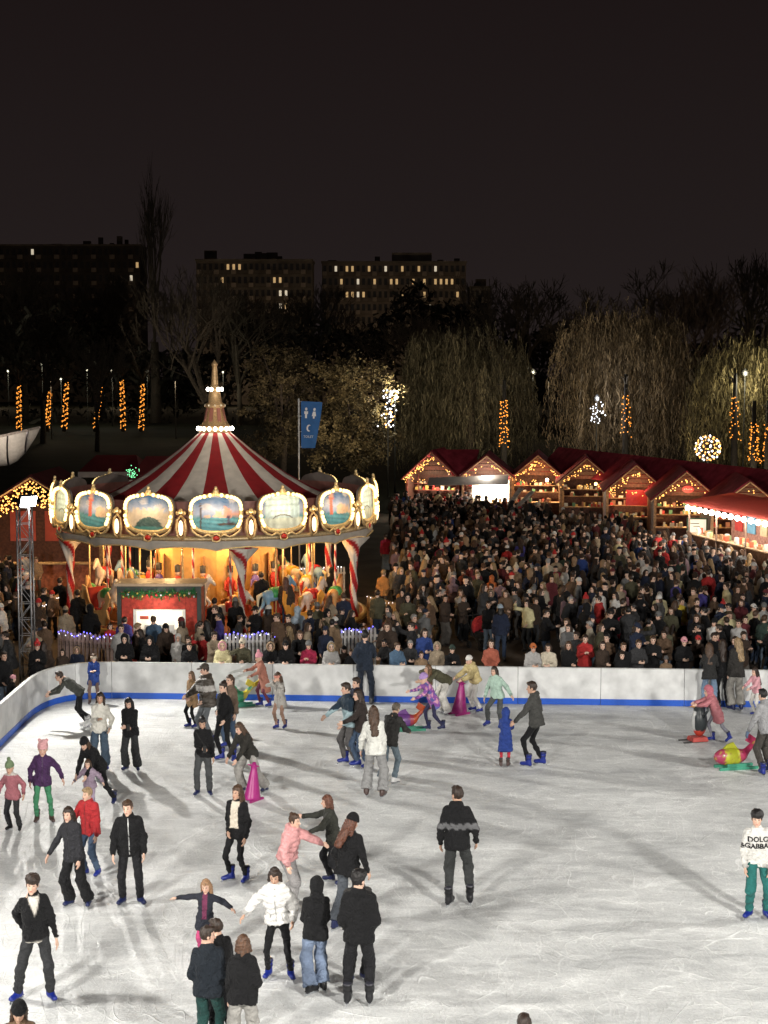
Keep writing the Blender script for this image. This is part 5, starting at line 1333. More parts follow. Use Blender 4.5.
block(-20, 140, 246, 430, 12, 26, 'long far apartment block at the upper left', [(31, 257, 1), (136, 269, 0), (130, 281, 1)], 1, (.07, .06, .055))
block(196, 312, 261, 400, 11, 20, 'far apartment block above the large bare tree', [(230, 264, 0), (231, 264, 0), (240, 274, 0), (273, 275, 0), (281, 284, 0), (281, 293, 1), (287, 294, 1), (281, 303, 1), (224, 275, 0), (288, 303, 0)], 2, (.13, .11, .095))
block(322, 466, 263, 410, 11, 26, 'long far apartment block with many lit windows at centre', [(335, 266, 1), (345, 266, 0), (349, 266, 0), (355, 267, 0), (356, 276, 1), (341, 276, 0), (371, 268, 0), (404, 268, 0), (411, 286, 0), (365, 295, 0), (392, 287, 0), (418, 269, 0), (442, 277, 0), (402, 296, 0), (433, 287, 0), (346, 294, 0), (350, 294, 0), (356, 294, 1), (376, 285, 0), (385, 268, 1), (394, 276, 0), (396, 277, 0), (425, 277, 1), (427, 277, 0), (436, 268, 1), (425, 295, 0), (428, 304, 1), (447, 286, 0), (453, 285, 0), (459, 290, 0)], 3, (.17, .14, .12), lift=(392, 432, 252))
block(470, 490, 288, 420, 9, 4, 'short pale far block right of the long apartment block', [(487, 318, 1)], 4, (.26, .23, .20))

# added fill lights: unseen spots before the trees, unseen lamps before the far blocks
def tree_fill(px, Y, tx, tz, W_, label, ang=95, col=(1, .86, .60)):
    x = (px-384)/FPX*Y; r = put('tree_fill_light', None, loc=(x, Y, 0), label=label, cat='added fill light', group='added tree fill lights')
    MB().tube([(0, 0, 0), (0, 0, .35)], .04, 6, (.1, .1, .1)).build('spike', METAL, r); h = MB().lathe([(.05, .30), (.14, .42), (.15, .56)], 10, (.08, .08, .08)).build('housing', METAL, r, True)
    MB().lathe([(.001, .54), (.13, .545)], 10).build('lens', LAMPW, h)
    spot('tree_fill_beam', (0, 0, .62), (tx, 8, tz), W_, ang, col, .2, r)
for px, Y, W_, nm in ((585, 104, 1350, 'added fill light before the left half of the weeping willow'), (655, 104, 1250, 'added fill light before the right half of the weeping willow'), (745, 97, 1150, 'added fill light before the olive willow at the right edge'), (440, 112, 1100, 'added fill light before the left half of the broad willow'), (520, 110, 1500, 'added fill light before the green right side of the broad willow'),
        (345, 99, 3400, 'added fill light before the olive tree by the banner'), (275, 103, 3200, 'added fill light before the dull brown tree'), (180, 136, 2400, 'added fill light before the large bare tree, left side'), (235, 136, 2400, 'added fill light before the large bare tree, right side'), (715, 150, 3600, 'added fill light before the reddish bare tree')):
    tree_fill(px, Y, 0, 9, W_, nm)
for i, px in enumerate(range(-10, 800, 62)):  # unseen lamps added to brighten the far facades and trees
    Y = 200 if i % 2 else 372; x = (px-384)/FPX*Y
    r = put('added_street_lamp', None, loc=(x, Y, 0), label='added unseen street lamp that brightens the far blocks and trees', cat='street lamp', group='added lamps hidden among the far trees')
    MB().tube([(0, 0, 0), (0, 0, 7.4)], [.09, .05], 6, (.05, .05, .05)).build('post', METAL, r); MB().box((0, -.5, 7.45), (.3, .9, .12), (.1, .1, .1)).build('lamp_head', METAL, r)
    point('added_street_light', (0, -.7, 7.2), 4500 if Y > 300 else 1100, (1, .74, .45), .3, r)

# far-off wood that hides the feet of the blocks
g = np.random.default_rng(91); n = 26000
xs = g.uniform(-130, 130, n); ys = g.uniform(255, 330, n); top = 17+3.5*np.sin(xs*.07+1)+2.5*np.sin(xs*.19)+1.5*np.sin(xs*.43); zs = np.abs(g.normal(0, .42, n)); zs = top*np.clip(1-zs, .02, 1)
C = np.stack([xs, ys, zs], 1); u = g.normal(0, 1, (n, 3)); u /= np.linalg.norm(u, axis=1)[:, None]; q = np.cross(u, g.normal(0, 1, (n, 3))); q /= np.linalg.norm(q, axis=1)[:, None]
s_ = g.uniform(.25, 1.0, (n, 1)); V, F, cc = quads(C, u*s_, q*s_*.35, np.array((.022, .021, .018))*g.uniform(.4, 1.8, (n, 1)))
put('distant_wood', mesh('distant_wood', V, F, LEAF, cc), label='dark far-off wood in front of the apartment blocks', cat='wood', kind='stuff')
# ================================================================== people on the ice
BK, BK2, CH, NV = (.0065, .0065, .0075), (.010, .010, .012), (.026, .027, .029), (.010, .014, .034)
JEAN, LJEAN, GREY, LGREY, WHT, CRM = (.055, .085, .14), (.16, .23, .33), (.16, .16, .165), (.33, .33, .33), (.68, .67, .65), (.60, .55, .45)
BRN, DBR, BLD, AUB, BLKH = (.070, .038, .022), (.032, .019, .013), (.28, .19, .10), (.11, .040, .022), (.012, .010, .010)
PINK, RED_, PURP, MAU, TEAL, MINT, OLV, TAN = (.62, .27, .28), (.34, .022, .026), (.055, .022, .075), (.33, .24, .34), (.02, .13, .12), (.38, .52, .44), (.085, .080, .048), (.30, .20, .125)
def band(z0, z1, c, zig=0):
    def f(V, q, cl, J):
        z = q[:, 2]+(zig*np.abs(((q[:, 0]*9) % 1)-.5) if zig else 0); k = (z > z0) & (z < z1) & (np.abs(q[:, 1]) < .19); cl[k] = c; return cl
    return f
def front(w, c, z0=.7, z1=1.5):
    def f(V, q, cl, J): k = (np.abs(q[:, 0]) < w) & (q[:, 1] < -.02) & (q[:, 2] > z0) & (q[:, 2] < z1); cl[k] = c; return cl
    return f
def vneck(c):
    def f(V, q, cl, J):
        m = np.where(q[:, 1] < 0, np.clip((np.minimum(np.maximum(0, (q[:, 2]-1.20)*.34), .07)-np.abs(q[:, 0]))/.02+.5, 0, 1), 0); m[(q[:, 2] < 1.19) | (q[:, 2] > 1.455)] = 0; m = np.maximum(m, np.clip((.862-q[:, 2])/.015, 0, 1)); cl[:] = cl*(1-m[:, None])+np.array(c)*m[:, None]; return cl
    return f
def blotch(cs, sc, seed):
    def f(V, q, cl, J):
        r = np.random.default_rng(seed); a = sum(np.sin(V@r.normal(0, sc, 3)+r.uniform(0, 6)) for _ in range(4)); b = sum(np.sin(V@r.normal(0, sc, 3)+r.uniform(0, 6)) for _ in range(4))
        cl[a > .6] = cs[0]; cl[b > .9] = cs[1]; return cl
    return f
def bagstrap(root, J, k, jf):
    ribbon('bag_strap', CLOTH, (.02, .02, .02), np.linspace(-.14, .13, 14), np.linspace(1.40, .98, 14), .018)(root, J, k, jf)
def phone(hand='a'):
    def f(root, J, k, jf):
        w = J['wr'+hand]; d = w-J['el'+hand]; d /= np.linalg.norm(d); c = (w+d*.11)*k
        MB().box(tuple(c+np.array([0, -.03, .02])*k), (.075*k, .012, .15*k), (.02, .02, .02)).build('phone', PLASTIC, root)
    return f
def zipper(c=(.6, .6, .6), z0=.84): return ribbon('zip', METAL, c, [0]*16, np.linspace(1.44, z0, 16), .008)
S = skater
# --- foreground, left to right
S(36, 873, 1001, 'man in black V-neck sweater over white shirt skating at bottom left', 12, ('sweater', BK), ('jeans', CH), ('curly', DBR), pose=dict(fa=(.14, -.02, .0, -38), fb=(.10, .05, 0, 22), ha='back', hb=(.14, .02, -.52), drop=.05, side=-3, hyaw=-8, lean=5), glove=None, paint=vneck((.62, .58, .52)), fat=-.004)
S(20, 996, 1128, 'person in black beanie with fur hood cut off at the bottom left corner', 8, ('jacket', BK), ('jeans', BK2), ('long', BRN), ('beanie', BK), pose=dict(hpitch=22), k=.98, at=G(20, 996, 1.70), extra=None, paint=band(1.40, 1.52, (.16, .10, .06)))
S(76, 806, 907, 'woman with long brown hair in dark jacket, one arm held out low', -22, ('jacket', (.022, .022, .026)), ('wide', BK), ('long', DBR), pose=dict(fa=(.02, .02, 0, -10), fb=(.10, -.08, 0, 25), ha=(.24, .12, -.46), hb='down', lean=6, side=-5, hyaw=5), skates='navy')
S(91, 786, 876, 'person in bright red jacket partly hidden behind the long haired woman', -30, ('jacket', RED_), ('jeans', JEAN), ('short', BLD), pose=dict(ha='fwdlow', hb='down', hyaw=-10))
S(131, 798, 905, 'man in black zipped jacket standing square with arms down', 6, ('jacket', BK), ('jeans', BK2), ('short', BRN), pose=dict(fa=(.04, 0, 0, -25), fb=(.06, .02, 0, 28), ha=(.10, .08, -.50), hb=(.10, .08, -.50), hyaw=-14), extra=zipper(), skates='navy')
S(14, 761, 831, 'small child in dusty pink jacket and green hat at the left edge', -8, ('jacket', (.33, .12, .14)), ('jeans', CH), None, ('pompom', (.16, .22, .12)), child=True, pose=dict(ha=(.2, .05, -.42), hb=(.22, .05, -.42), fb=(.05, 0, 0, 18)), skates='black', paint=band(1.42, 1.52, (.5, .45, .42)))
S(43, 741, 823, 'child in purple jacket, green leggings and pink eared hat', 10, ('jacket', PURP), ('slim', (.05, .20, .10)), None, ('ears', (.62, .33, .34)), child=True, pose=dict(ha=(.14, .06, -.46), hb=(.28, .05, -.40), fa=(.03, 0, 0, -12), fb=(.09, .03, 0, 18)), skates='brown')
S(81, 664, 727, 'man in grey-green sweater bending low beside the curved corner boards', -88, ('sweater', (.050, .052, .045)), ('slim', BK), ('short', DBR), k=.98, pose=dict(lean=52, fa=(-.05, -.10, 0, 0), fb=(-.02, -.30, .06, 8), ha=(.05, .42, -.32), hb='fwdlow', drop=.06, shift=(0, .02), hpitch=-16), skates='white')
S(94, 653, 704, 'small child in blue coat standing against the barrier in the far corner', 6, ('coat', (.02, .05, .22)), ('slim', (.20, .13, .11)), ('bob', BRN), ('headband', (.5, .42, .34)), child=True, pose=dict(ha='chest', hb='chest'), skates='brown')
S(101, 692, 770, 'long haired woman in cream white sweater and blue jeans', 4, ('hoodie', (.66, .64, .58)), ('wide', (.06, .09, .13)), ('long', DBR), pose=dict(ha='chest', hb=(.10, .14, -.42), hyaw=-4))
S(131, 697, 771, 'woman in black jacket and charcoal wide trousers looking at her hands', -6, ('jacket', BK), ('wide', CH), ('long', BLKH), pose=dict(ha='belly', hb='belly', fa=(.03, 0, 0, -20), fb=(.06, 0, 0, 22), hpitch=24), extra=phone(), skates='navy')
S(99, 733, 806, 'adult in black with beanie stooping over a lilac dressed toddler', -20, ('jacket', BK), ('slim', BK), ('long', BRN), ('beanie', BK), k=.98, pose=dict(lean=38, ha='knee', hb='knee', fa=(.06, .1, 0, -10), fb=(.14, -.22, 0, 20), drop=.08, hpitch=10), skates='navy')
S(90, 759, 812, 'toddler in lilac snowsuit with arms spread, held from behind', -5, ('puffer', (.25, .19, .25)), ('sweat', (.30, .24, .32)), ('bob', BRN), child=True, pose=dict(ha=(.36, .04, -.34), hb=(.36, .04, -.34), fa=(.03, .02), fb=(.03, -.02)), skates='navy')
S(192, 671, 728, 'long haired woman in tan coat at the left of the striped jacket man', -40, ('coat', (.30, .19, .10)), ('slim', BK), ('long', (.15, .09, .05)), pose=dict(ha='pocket', hb='pocket', fa=(.02, .04)))
S(208, 664, 742, 'man in dark jacket with wide grey chest stripe and flat cap', -55, ('puffer', (.055, .045, .035)), ('jeans', (.12, .13, .14)), ('short', DBR), ('cap', (.06, .05, .04)), pose=dict(ha='fwdlow', hb='pocket', hyaw=-20, hpitch=12), paint=band(1.14, 1.27, (.40, .38, .36)))
S(231, 674, 748, 'brown haired girl in tan jacket hidden behind the woman in black', -35, ('jacket', (.16, .11, .08)), ('jeans', JEAN), ('ponytail', BRN))
S(226, 681, 761, 'woman all in black with tied hair in front of the striped jacket man', -38, ('sweater', BK), ('slim', BK), ('bun', DBR), pose=dict(ha='belly', hb=(.02, .1, -.46), fa=(.02, .05, 0, -15), fb=(.08, -.05, 0, 35), hpitch=14))
S(203, 716, 796, 'woman in black sweater and grey jeans with shoulder bag looking down', 2, ('sweater', BK), ('jeans', (.055, .058, .06)), ('bun', BLKH), pose=dict(ha='belly', hb=(.10, .02, -.52), fa=(.03, .0, 0, -18), fb=(.05, 0, 0, 18), hpitch=26), extra=many(bagstrap, phone()), skates='navy', arm_r=1.1)
S(250, 722, 793, 'woman with long hair in black jacket leaning on a magenta skating aid', -42, ('jacket', (.028, .026, .022)), ('wide', (.30, .29, .27)), ('long', BRN), k=.97, pose=dict(lean=30, ha='knee', hb='knee', fa=(.05, .12, 0, -5), fb=(.12, -.26, 0, 10), drop=.05, hpitch=14), skates='navy')
S(264, 653, 707, 'child in rust pink coat and pink hat pushing the green and yellow skating aid', -60, ('long', (.33, .14, .10)), ('slim', (.12, .03, .05)), None, ('pompom', (.62, .27, .32)), child=True, pose=dict(lean=12, ha='fwd', hb='fwdlow', fb=(.02, -.12)))
S(280, 672, 729, 'girl in pale grey coat and salmon headband holding her face', -28, ('coat', (.42, .40, .37)), ('slim', (.36, .22, .16)), ('long', BRN), ('headband', (.62, .26, .20)), pose=dict(ha='face', hb='face', fa=(.0, .06, 0, -10), fb=(.04, -.06, 0, 10), lean=8), child=True)
S(237, 784, 883, 'young woman in black coat with cream lining and black leggings', -24, ('jacket', BK), ('leggings', BK), ('long', BRN), pose=dict(ha='pocket', hb=(.05, .05, -.52), fa=(.05, .0, 0, -40), fb=(.05, -.04, 0, 6), hyaw=-12, side=3), paint=lambda V, q, cl, J: front(.075, (.58, .52, .43), 1.0, 1.46)(V, q, cl, J))
S(350, 682, 765, 'teenager in navy and pale blue jacket reaching forward to the left', -72, ('jacket', (.02, .035, .055)), ('sweat', (.085, .08, .08)), ('short', DBR), pose=dict(ha=(.05, .40, -.36), hb=(.08, .2, -.46), lean=8, fa=(.02, .10, 0, -5), fb=(.05, -.08, 0, 10)), paint=lambda V, q, cl, J: np.where((q[:, 2] < 1.17)[:, None], np.array([(.34, .46, .50)]), cl))
S(358, 677, 752, 'dark haired boy hidden behind the teenager in pale blue jacket', -50, ('jacket', NV), ('jeans', CH), ('short', DBR))
S(362, 689, 768, 'girl in dark brown jacket and blue jeans skating behind the pale blue teenager', -70, ('jacket', (.030, .022, .020)), ('jeans', JEAN), ('long', DBR), pose=dict(ha='belly', hb='fwdlow', fa=(.02, .08), fb=(.02, -.08), lean=6))
S(388, 694, 784, 'man in dark jacket and faded jeans bending with his back turned', 150, ('jacket', (.024, .023, .022)), ('jeans', (.13, .17, .20)), ('short', (.10, .08, .06)), k=1.02, pose=dict(lean=22, ha='fwdlow', hb='down', fa=(.04, .06), fb=(.06, -.06), hpitch=16), skates='white')
S(374, 707, 797, 'woman with long brown hair in white jacket and grey trousers seen from behind', 172, ('jacket', (.66, .66, .62)), ('wide', (.26, .26, .26)), ('long', BRN), pose=dict(ha='down', hb=(.14, .08, -.5), fa=(.08, -.02, 0, -14), fb=(.06, .04, 0, 16), hyaw=10), skates='brown')
S(366, 631, 704, 'steward in dark navy standing against the barrier with his back turned', 176, ('jacket', (.018, .026, .042)), ('jeans', (.016, .022, .035)), ('short', BLKH), pose=dict(ha='fwdlow', hb='back', fa=(.03, 0), fb=(.05, 0)), skates=None)
S(433, 673, 731, 'small child in purple patterned snowsuit and lilac hat pushing a spotted fish', -74, ('coat', (.24, .08, .33)), ('slim', (.03, .03, .07)), None, ('beanie', (.38, .25, .52)), child=True, pose=dict(lean=26, ha='fwd', hb='fwdlow', fa=(.02, .14), fb=(.03, -.24, .04)), paint=blotch([(.60, .30, .42), (.12, .12, .35)], 16, 3), skates='navy')
S(446, 669, 714, 'curly haired woman in olive jacket and white trousers bending towards a child', -62, ('jacket', OLV), ('wide', (.62, .60, .56)), ('long', (.14, .075, .035)), k=.96, pose=dict(lean=58, ha='face', hb='fwd', drop=.04, hpitch=-30), skates='white')
S(476, 655, 712, 'person in shiny gold jacket and white trousers beside a magenta skating aid', -66, ('croppuffer', (.52, .42, .20)), ('jeans', (.62, .60, .57)), None, ('beanie', (.66, .64, .60)), pose=dict(lean=22, ha='fwdlow', hb='fwdlow', fa=(.02, .04), fb=(.05, -.05)))
S(497, 666, 729, 'young woman in mint green sweater swinging one leg forward', -24, ('sweater', MINT), ('jeans', (.075, .08, .08)), ('bob', DBR), pose=dict(ha=(.16, .05, -.48), hb=(.36, .04, -.40), fa=(.10, .22, .12, -25), fb=(.0, -.06, 0, 10), side=-6, hyaw=-20), fat=.02)
S(505, 709, 767, 'small child in royal blue hooded coat and red leggings seen from behind', 170, ('long', (.02, .045, .21)), ('slim', (.42, .03, .05)), None, ('hood', (.02, .045, .21)), child=True, pose=dict(ha='fwdlow', hb='fwdlow', fa=(.0, .02), fb=(.03, -.03)), skates='brown')
S(537, 682, 767, 'boy in dark grey jacket and black trousers pointing to the left', -112, ('hoodie', (.050, .050, .047)), ('slim', BK), ('short', DBR), pose=dict(ha=(.05, .05, -.5), hb=(.12, .30, -.42), fa=(.05, -.04, 0, 4), fb=(.05, .18, .0, -8), drop=.05, hyaw=12), skates='blue')
S(716, 686, 742, 'child in long pink padded coat pushing a penguin skating aid', -80, ('longpuffer', (.42, .15, .17)), ('slim', (.24, .24, .28)), None, ('hood', (.46, .14, .18)), child=True, pose=dict(lean=24, ha='fwd', hb='fwd', fa=(.02, .10), fb=(.03, -.40, .06), drop=.04))
S(709, 644, 711, 'brown haired girl in black jacket and light jeans leaning over the right barrier', 168, ('jacket', (.022, .022, .022)), ('jeans', LJEAN), ('long', BRN), pose=dict(lean=10, ha='fwdlow', hb='fwdlow'), skates='navy')
S(736, 638, 711, 'blond girl in dark jacket and grey trousers with her back turned at right barrier', 190, ('jacket', (.028, .026, .024)), ('wide', (.25, .24, .22)), ('long', BLD), pose=dict(ha='fwdlow', hb='down'), skates='navy')
S(723, 640, 709, 'person in black between the two long haired girls at the right barrier', 184, ('jacket', BK), ('jeans', BK2), ('long', DBR), pose=dict(ha='fwdlow', hb='fwdlow'), skates='black')
S(757, 667, 716, 'girl in pink jacket with long ponytail near the right barrier end', -60, ('jacket', (.66, .34, .38)), ('jeans', (.6, .58, .55)), ('long', DBR), child=True, pose=dict(lean=14, ha='fwdlow', hb='fwdlow'))
S(766, 690, 774, 'man in grey hoodie cut by the right edge, holding a colourful fish aid', -150, ('hoodie', (.27, .27, .28)), ('sweat', (.05, .045, .04)), ('short', BLKH), pose=dict(ha=(.1, .05, -.5), hb=(.14, .15, -.5), lean=8, fa=(.02, .05), fb=(.08, -.06, 0, -20)), glove=(.08, .12, .2))
S(757, 809, 919, 'man in white lettered sweatshirt and teal trousers at the right edge', -4, ('sweater', (.62, .61, .58)), ('sweat', TEAL), ('curly', BLKH), pose=dict(ha=(.04, .06, -.52), hb=(.04, .06, -.52), fa=(.03, 0, 0, -35), fb=(.05, .0, 0, 12), hyaw=-6), extra=lettering(['DOLCE', '&GABBANA'], .115, .02, 1.25, (.015, .015, .018)), arm_r=1.15)
S(459, 788, 905, 'man in black hoodie with grey zigzag stripe skating away alone', 176, ('hoodie', BK), ('sweat', (.032, .034, .034)), ('short', DBR), pose=dict(ha=(.14, .08, -.47), hb=(.10, .05, -.50), fa=(.06, .08, 0, 10), fb=(.05, -.04, 0, -20), hyaw=38), paint=band(1.13, 1.21, (.11, .11, .115), .06), skates='black')
S(334, 795, 884, 'auburn haired woman in dark green jacket with one arm stretched left', -86, ('jacket', (.032, .033, .027)), ('jeans', BK2), ('bob', AUB), pose=dict(lean=10, ha=(.06, .50, -.12), hb='fwdlow', fa=(.02, .08), fb=(.04, -.16)), skates='navy')
S(347, 816, 928, 'person in black with black beret, long auburn hair and flared jeans', 150, ('jacket', BK), ('wide', (.075, .085, .10)), ('long', AUB), ('beanie', BK), pose=dict(ha=(.16, .02, -.48), hb=(.12, .05, -.48), fa=(.02, .18, 0, 10), fb=(.0, -.16, .0, -10), drop=.03, lean=8, hyaw=-22, hpitch=20), skates='navy')
S(287, 828, 909, 'woman in pink padded jacket reaching out to the right', 72, ('croppuffer', (.62, .30, .30)), ('wide', (.26, .25, .25)), ('bun', BRN), pose=dict(ha=(.22, .06, -.46), hb=(.02, .50, -.20), lean=14, fa=(.05, .12), fb=(.03, -.10), hyaw=-6), k=.96)
S(277, 866, 979, 'woman in white padded jacket and black leggings holding a small girl\'s hand', -6, ('croppuffer', (.66, .65, .63)), ('leggings', BK), ('bob', DBR), pose=dict(ha=(.34, .10, -.34), hb=(.16, .14, -.40), fa=(.04, .0, 0, -12), fb=(.12, .02, 0, 24), hpitch=22, side=-3))
S(207, 893, 959, 'small girl in navy coat and pink leggings with both arms spread', -8, ('coat', (.020, .022, .032)), ('slim', (.42, .06, .16)), ('long', (.30, .17, .09)), child=True, pose=dict(ha=(.52, .02, -.06), hb=(.46, .05, -.22), hpitch=14), paint=front(.055, (.14, .03, .07), .9, 1.46), k=.70)
S(317, 879, 993, 'child in black hooded top and loose blue jeans seen from behind', 196, ('hoodie', BK), ('wide', (.17, .22, .32)), None, ('hood', BK), pose=dict(ha='chest', hb='chest', fa=(.0, .06, 0, 14), fb=(.02, -.03, 0, -60), hyaw=-10), skates='black', fat=-.002)
S(359, 873, 1004, 'curly haired man in black hooded tracksuit with his back turned', 178, ('hoodie', BK), ('sweat', BK2), ('curly', BLKH), pose=dict(ha='pocket', hb='pocket', fa=(.04, .02, 0, 4), fb=(.05, .0, 0, -8), hyaw=-34), skates='black', arm_r=1.15, fat=.01)
S(357, 868, 983, 'grey haired person mostly hidden in front of the curly haired man', 20, ('jacket', (.03, .028, .027)), ('jeans', BK2), ('short', (.13, .10, .08)), pose=dict(ha='pocket', hb='pocket'), skates='navy')
S(206, 931, 1052, 'boy in dark navy hooded jacket and green trousers at the bottom, back turned', 168, ('hoodie', (.010, .014, .020)), ('sweat', (.014, .05, .045)), ('short', DBR), pose=dict(ha='pocket', hb='pocket', hyaw=-58), k=.99, at=G(206, 931, 1.70), fat=.012)
S(224, 922, 1034, 'dark haired boy in the middle of the huddle at the bottom', -150, ('jacket', BK), ('jeans', BK2), ('short', DBR), pose=dict(hyaw=30), k=.95, at=G(221, 922, 1.64))
S(241, 938, 1056, 'girl in black hooded jacket with brown hair and pale grey trousers, back turned', 184, ('hoodie', BK), ('wide', (.32, .31, .29)), ('bob', (.10, .05, .028)), pose=dict(ha='pocket', hb='down'), k=.97, at=G(241, 938, 1.67), fat=.012)
S(527, 1017, 1140, 'dark haired head just showing at the bottom edge right of centre', 178, ('jacket', BK), ('jeans', BK2), ('short', DBR), k=1.0, at=G(527, 1017, 1.73))
# ================================================================== skating aids
def cone_aid(px, py, k, yaw, label, col=(.33, .02, .17)):
    r = put('skating_aid', None, loc=G(px, py), rot=RD(yaw), scale=k, label=label, cat='skating aid', group='skating aids')
    V, F = surf(lambda P: smin(np.maximum(rc(P*np.array([1, .8, 1]), (0, 0, .0), (0, .08, .90), .20, .05), .03-P[:, 2]), rc(P, (-.16, .06, .86), (.16, .06, .86), .03, .03), .05), (-.4, -.5, 0), (.4, .5, 1.0), .035)
    put('body', mesh('body', V, F, PLASTIC, np.tile(np.array(col), (len(V), 1)), True), r)
    for s in (-1, 1): MB().box((s*.15, 0, .025), (.05, .5, .05), (.3, .02, .15)).build('runner', PLASTIC, r)
cone_aid(252, 800, .84, -35, 'magenta cone skating aid in front of the leaning woman')
cone_aid(459, 714, .95, -50, 'magenta cone skating aid between the olive and gold jackets')
def penguin(px, py, label):
    r = put('penguin_aid', None, loc=G(px, py), rot=RD(-75), scale=1.0, label=label, cat='skating aid', group='skating aids')
    V, F = surf(lambda P: smin(ell(P, (0, 0, .48), (.19, .19, .36)), ell(P, (0, -.01, .85), (.13, .14, .14)), .08), (-.3, -.3, .1), (.3, .3, 1.05), .03)
    c = np.tile(np.array((.02, .025, .028)), (len(V), 1)); c[(V[:, 1] < -.12) & (np.abs(V[:, 0]) < .085) & (V[:, 2] < .74)] = (.45, .46, .46); c[V[:, 2] < .28] = (.45, .05, .03)
    put('body', mesh('body', V, F, PLASTIC, c, True), r)
    MB().lathe([(.045, 0), (.001, .14)], 8, (.7, .3, .04)).build('beak', PLASTIC, r, loc=(0, -.13, .86), rot=(RD(90), 0, 0))
    MB().box((0, -.04, .07), (.34, .42, .10), (.36, .04, .03), taper=.85).build('base', PLASTIC, r)
    for s in (-1, 1):
        MB().box((s*.14, -.16, .018), (.04, .62, .03), (.03, .03, .03)).build('runner', PLASTIC, r); MB().ball((s*.06, -.12, .90), .02, 6, (.8, .8, .8)).build('eye', PLASTIC, r)
        MB().tube([(s*.19, .02, .62), (s*.30, .06, .80), (s*.22, .10, .95)], .03, 6, (.02, .025, .028)).build('handle', PLASTIC, r, True)
penguin(699, 741, 'black and white penguin skating aid with red base')
def fish(px, py, yaw, k, label, c0, c1, c2):
    r = put('fish_aid', None, loc=G(px, py), rot=RD(yaw), scale=k, label=label, cat='skating aid', group='skating aids')
    V, F = surf(lambda P: smin(ell(P, (0, -.22, .30), (.19, .42, .22)), rc(P, (0, .12, .32), (0, .42, .62), .09, .06), .10), (-.35, -.8, .02), (.35, .6, .85), .035)
    c = np.tile(np.array(c0), (len(V), 1)); c[(V[:, 1] > -.38) & (V[:, 1] < -.02)] = c1; c[V[:, 1] > .10] = c2
    g = np.random.default_rng(int(px)); sp_ = sum(np.sin(V@g.normal(0, 24, 3)) for _ in range(3)) > 1.5; c[sp_] = np.array(c0)*.3+np.array(c1)*.6
    put('body', mesh('body', V, F, PLASTIC, c, True), r)
    MB().prism([(-.05, 0), (.30, .10), (.26, .28), (.05, .16), (-.16, .30), (-.24, .12)], .05, Matrix.Translation((-.025, .42, .55)) @ Matrix.Rotation(RD(90), 4, 'Y') @ Matrix.Rotation(RD(90), 4, 'Z'), c2).build('tail_handle', PLASTIC, r)
    MB().prism([(-.22, 0), (.18, 0), (.06, .17), (-.10, .12)], .05, Matrix.Translation((-.025, -.2, .48)) @ Matrix.Rotation(RD(90), 4, 'Y') @ Matrix.Rotation(RD(90), 4, 'Z'), c1).build('fin', PLASTIC, r)
    for s in (-1, 1):
        MB().box((s*.16, -.05, .035), (.06, 1.0, .07), (.05, .26, .17)).build('runner', PLASTIC, r); MB().ball((s*.155, -.44, .37), .022, 6, (.7, .7, .7)).build('eye', PLASTIC, r)
        MB().box((s*.15, -.1, .10), (.05, .5, .10), (.05, .26, .17)).build('strut', PLASTIC, r)
fish(410, 730, -80, .82, 'purple spotted fish skating aid with orange tail', (.36, .05, .08), (.16, .06, .25), (.42, .07, .02))
fish(738, 768, -78, .92, 'pink fish skating aid with yellow middle near the right edge', (.33, .04, .09), (.40, .42, .03), (.38, .03, .09))
fish(240, 706, -70, .85, 'green and yellow skating aid against the far barrier', (.04, .30, .14), (.05, .33, .16), (.65, .55, .06))
# ================================================================== the crowd behind the barrier
CP = {'stand': dict(hyaw=14, side=2, twist=6, ha=(.10, .08, -.5)), 'pocket': dict(ha='pocket', hb='pocket'), 'phone': dict(ha='phone', hb='phone', hpitch=12), 'onephone': dict(ha='up', hb='pocket'), 'cross': dict(ha='cross', hb='cross'),
      'rail': dict(ha='rail', hb='rail', lean=12), 'chest': dict(ha='chest', hb='down', hyaw=18), 'turn': dict(ha='belly', hb='pocket', hyaw=-24), 'face': dict(ha='face', hb='rail', lean=8)}
_cm = {}
def crowd_mesh(what, pose, kind, h):
    key = (what, pose, kind, h)
    if key in _cm: return _cm[key]
    J = solve(CP[pose])
    if what == 'body':
        V, F, C = body_arrays(J, kind, .017 if h < .05 else .03, .014 if h < .05 else .03, limb_h=.055, hands=h < .05)
        Vs, Fs = tpl(('shoe', h), shoe_sdf, (-.07, -.2, -.01), (.07, .1, .2), .03 if h < .05 else .05); P = [(V, F, C)]
        for s in 'ab': P.append((Vs+J['ank'+s]-np.array([0, 0, .095]), Fs, np.tile(np.array((.03, .026, .024)), (len(Vs), 1))))
        V, F, C = join(P)
    elif what == 'top':
        lo, hi = jb(J, ('sha', 'shb', 'ela', 'elb', 'wra', 'wrb', 'neck', 'hipa', 'hipb'), .18); lo[2] -= .36 if kind in ('coat', 'long', 'longpuffer') else 0
        V, F = surf(jacket_sdf(J, kind, 11, 1.0 if h < .05 else 1.1), lo, hi, h); C = np.ones((len(V), 3))
    elif what == 'legs':
        lo, hi = jb(J, ('hipa', 'hipb', 'kneea', 'kneeb', 'anka', 'ankb'), .15); V, F = surf(pants_sdf(J, kind, 3), lo, hi, h); C = np.ones((len(V), 3))
    else:
        hh = .019 if h < .05 else .034
        V, F = (hat_t if what == 'hat' else hair_t)(kind, hh); V = place(V*(1.0 if h < .05 else 1.06), J['HR'], J['head']); C = np.ones((len(V), 3))
    _cm[key] = (V, F, C); return _cm[key]
_cme = {}
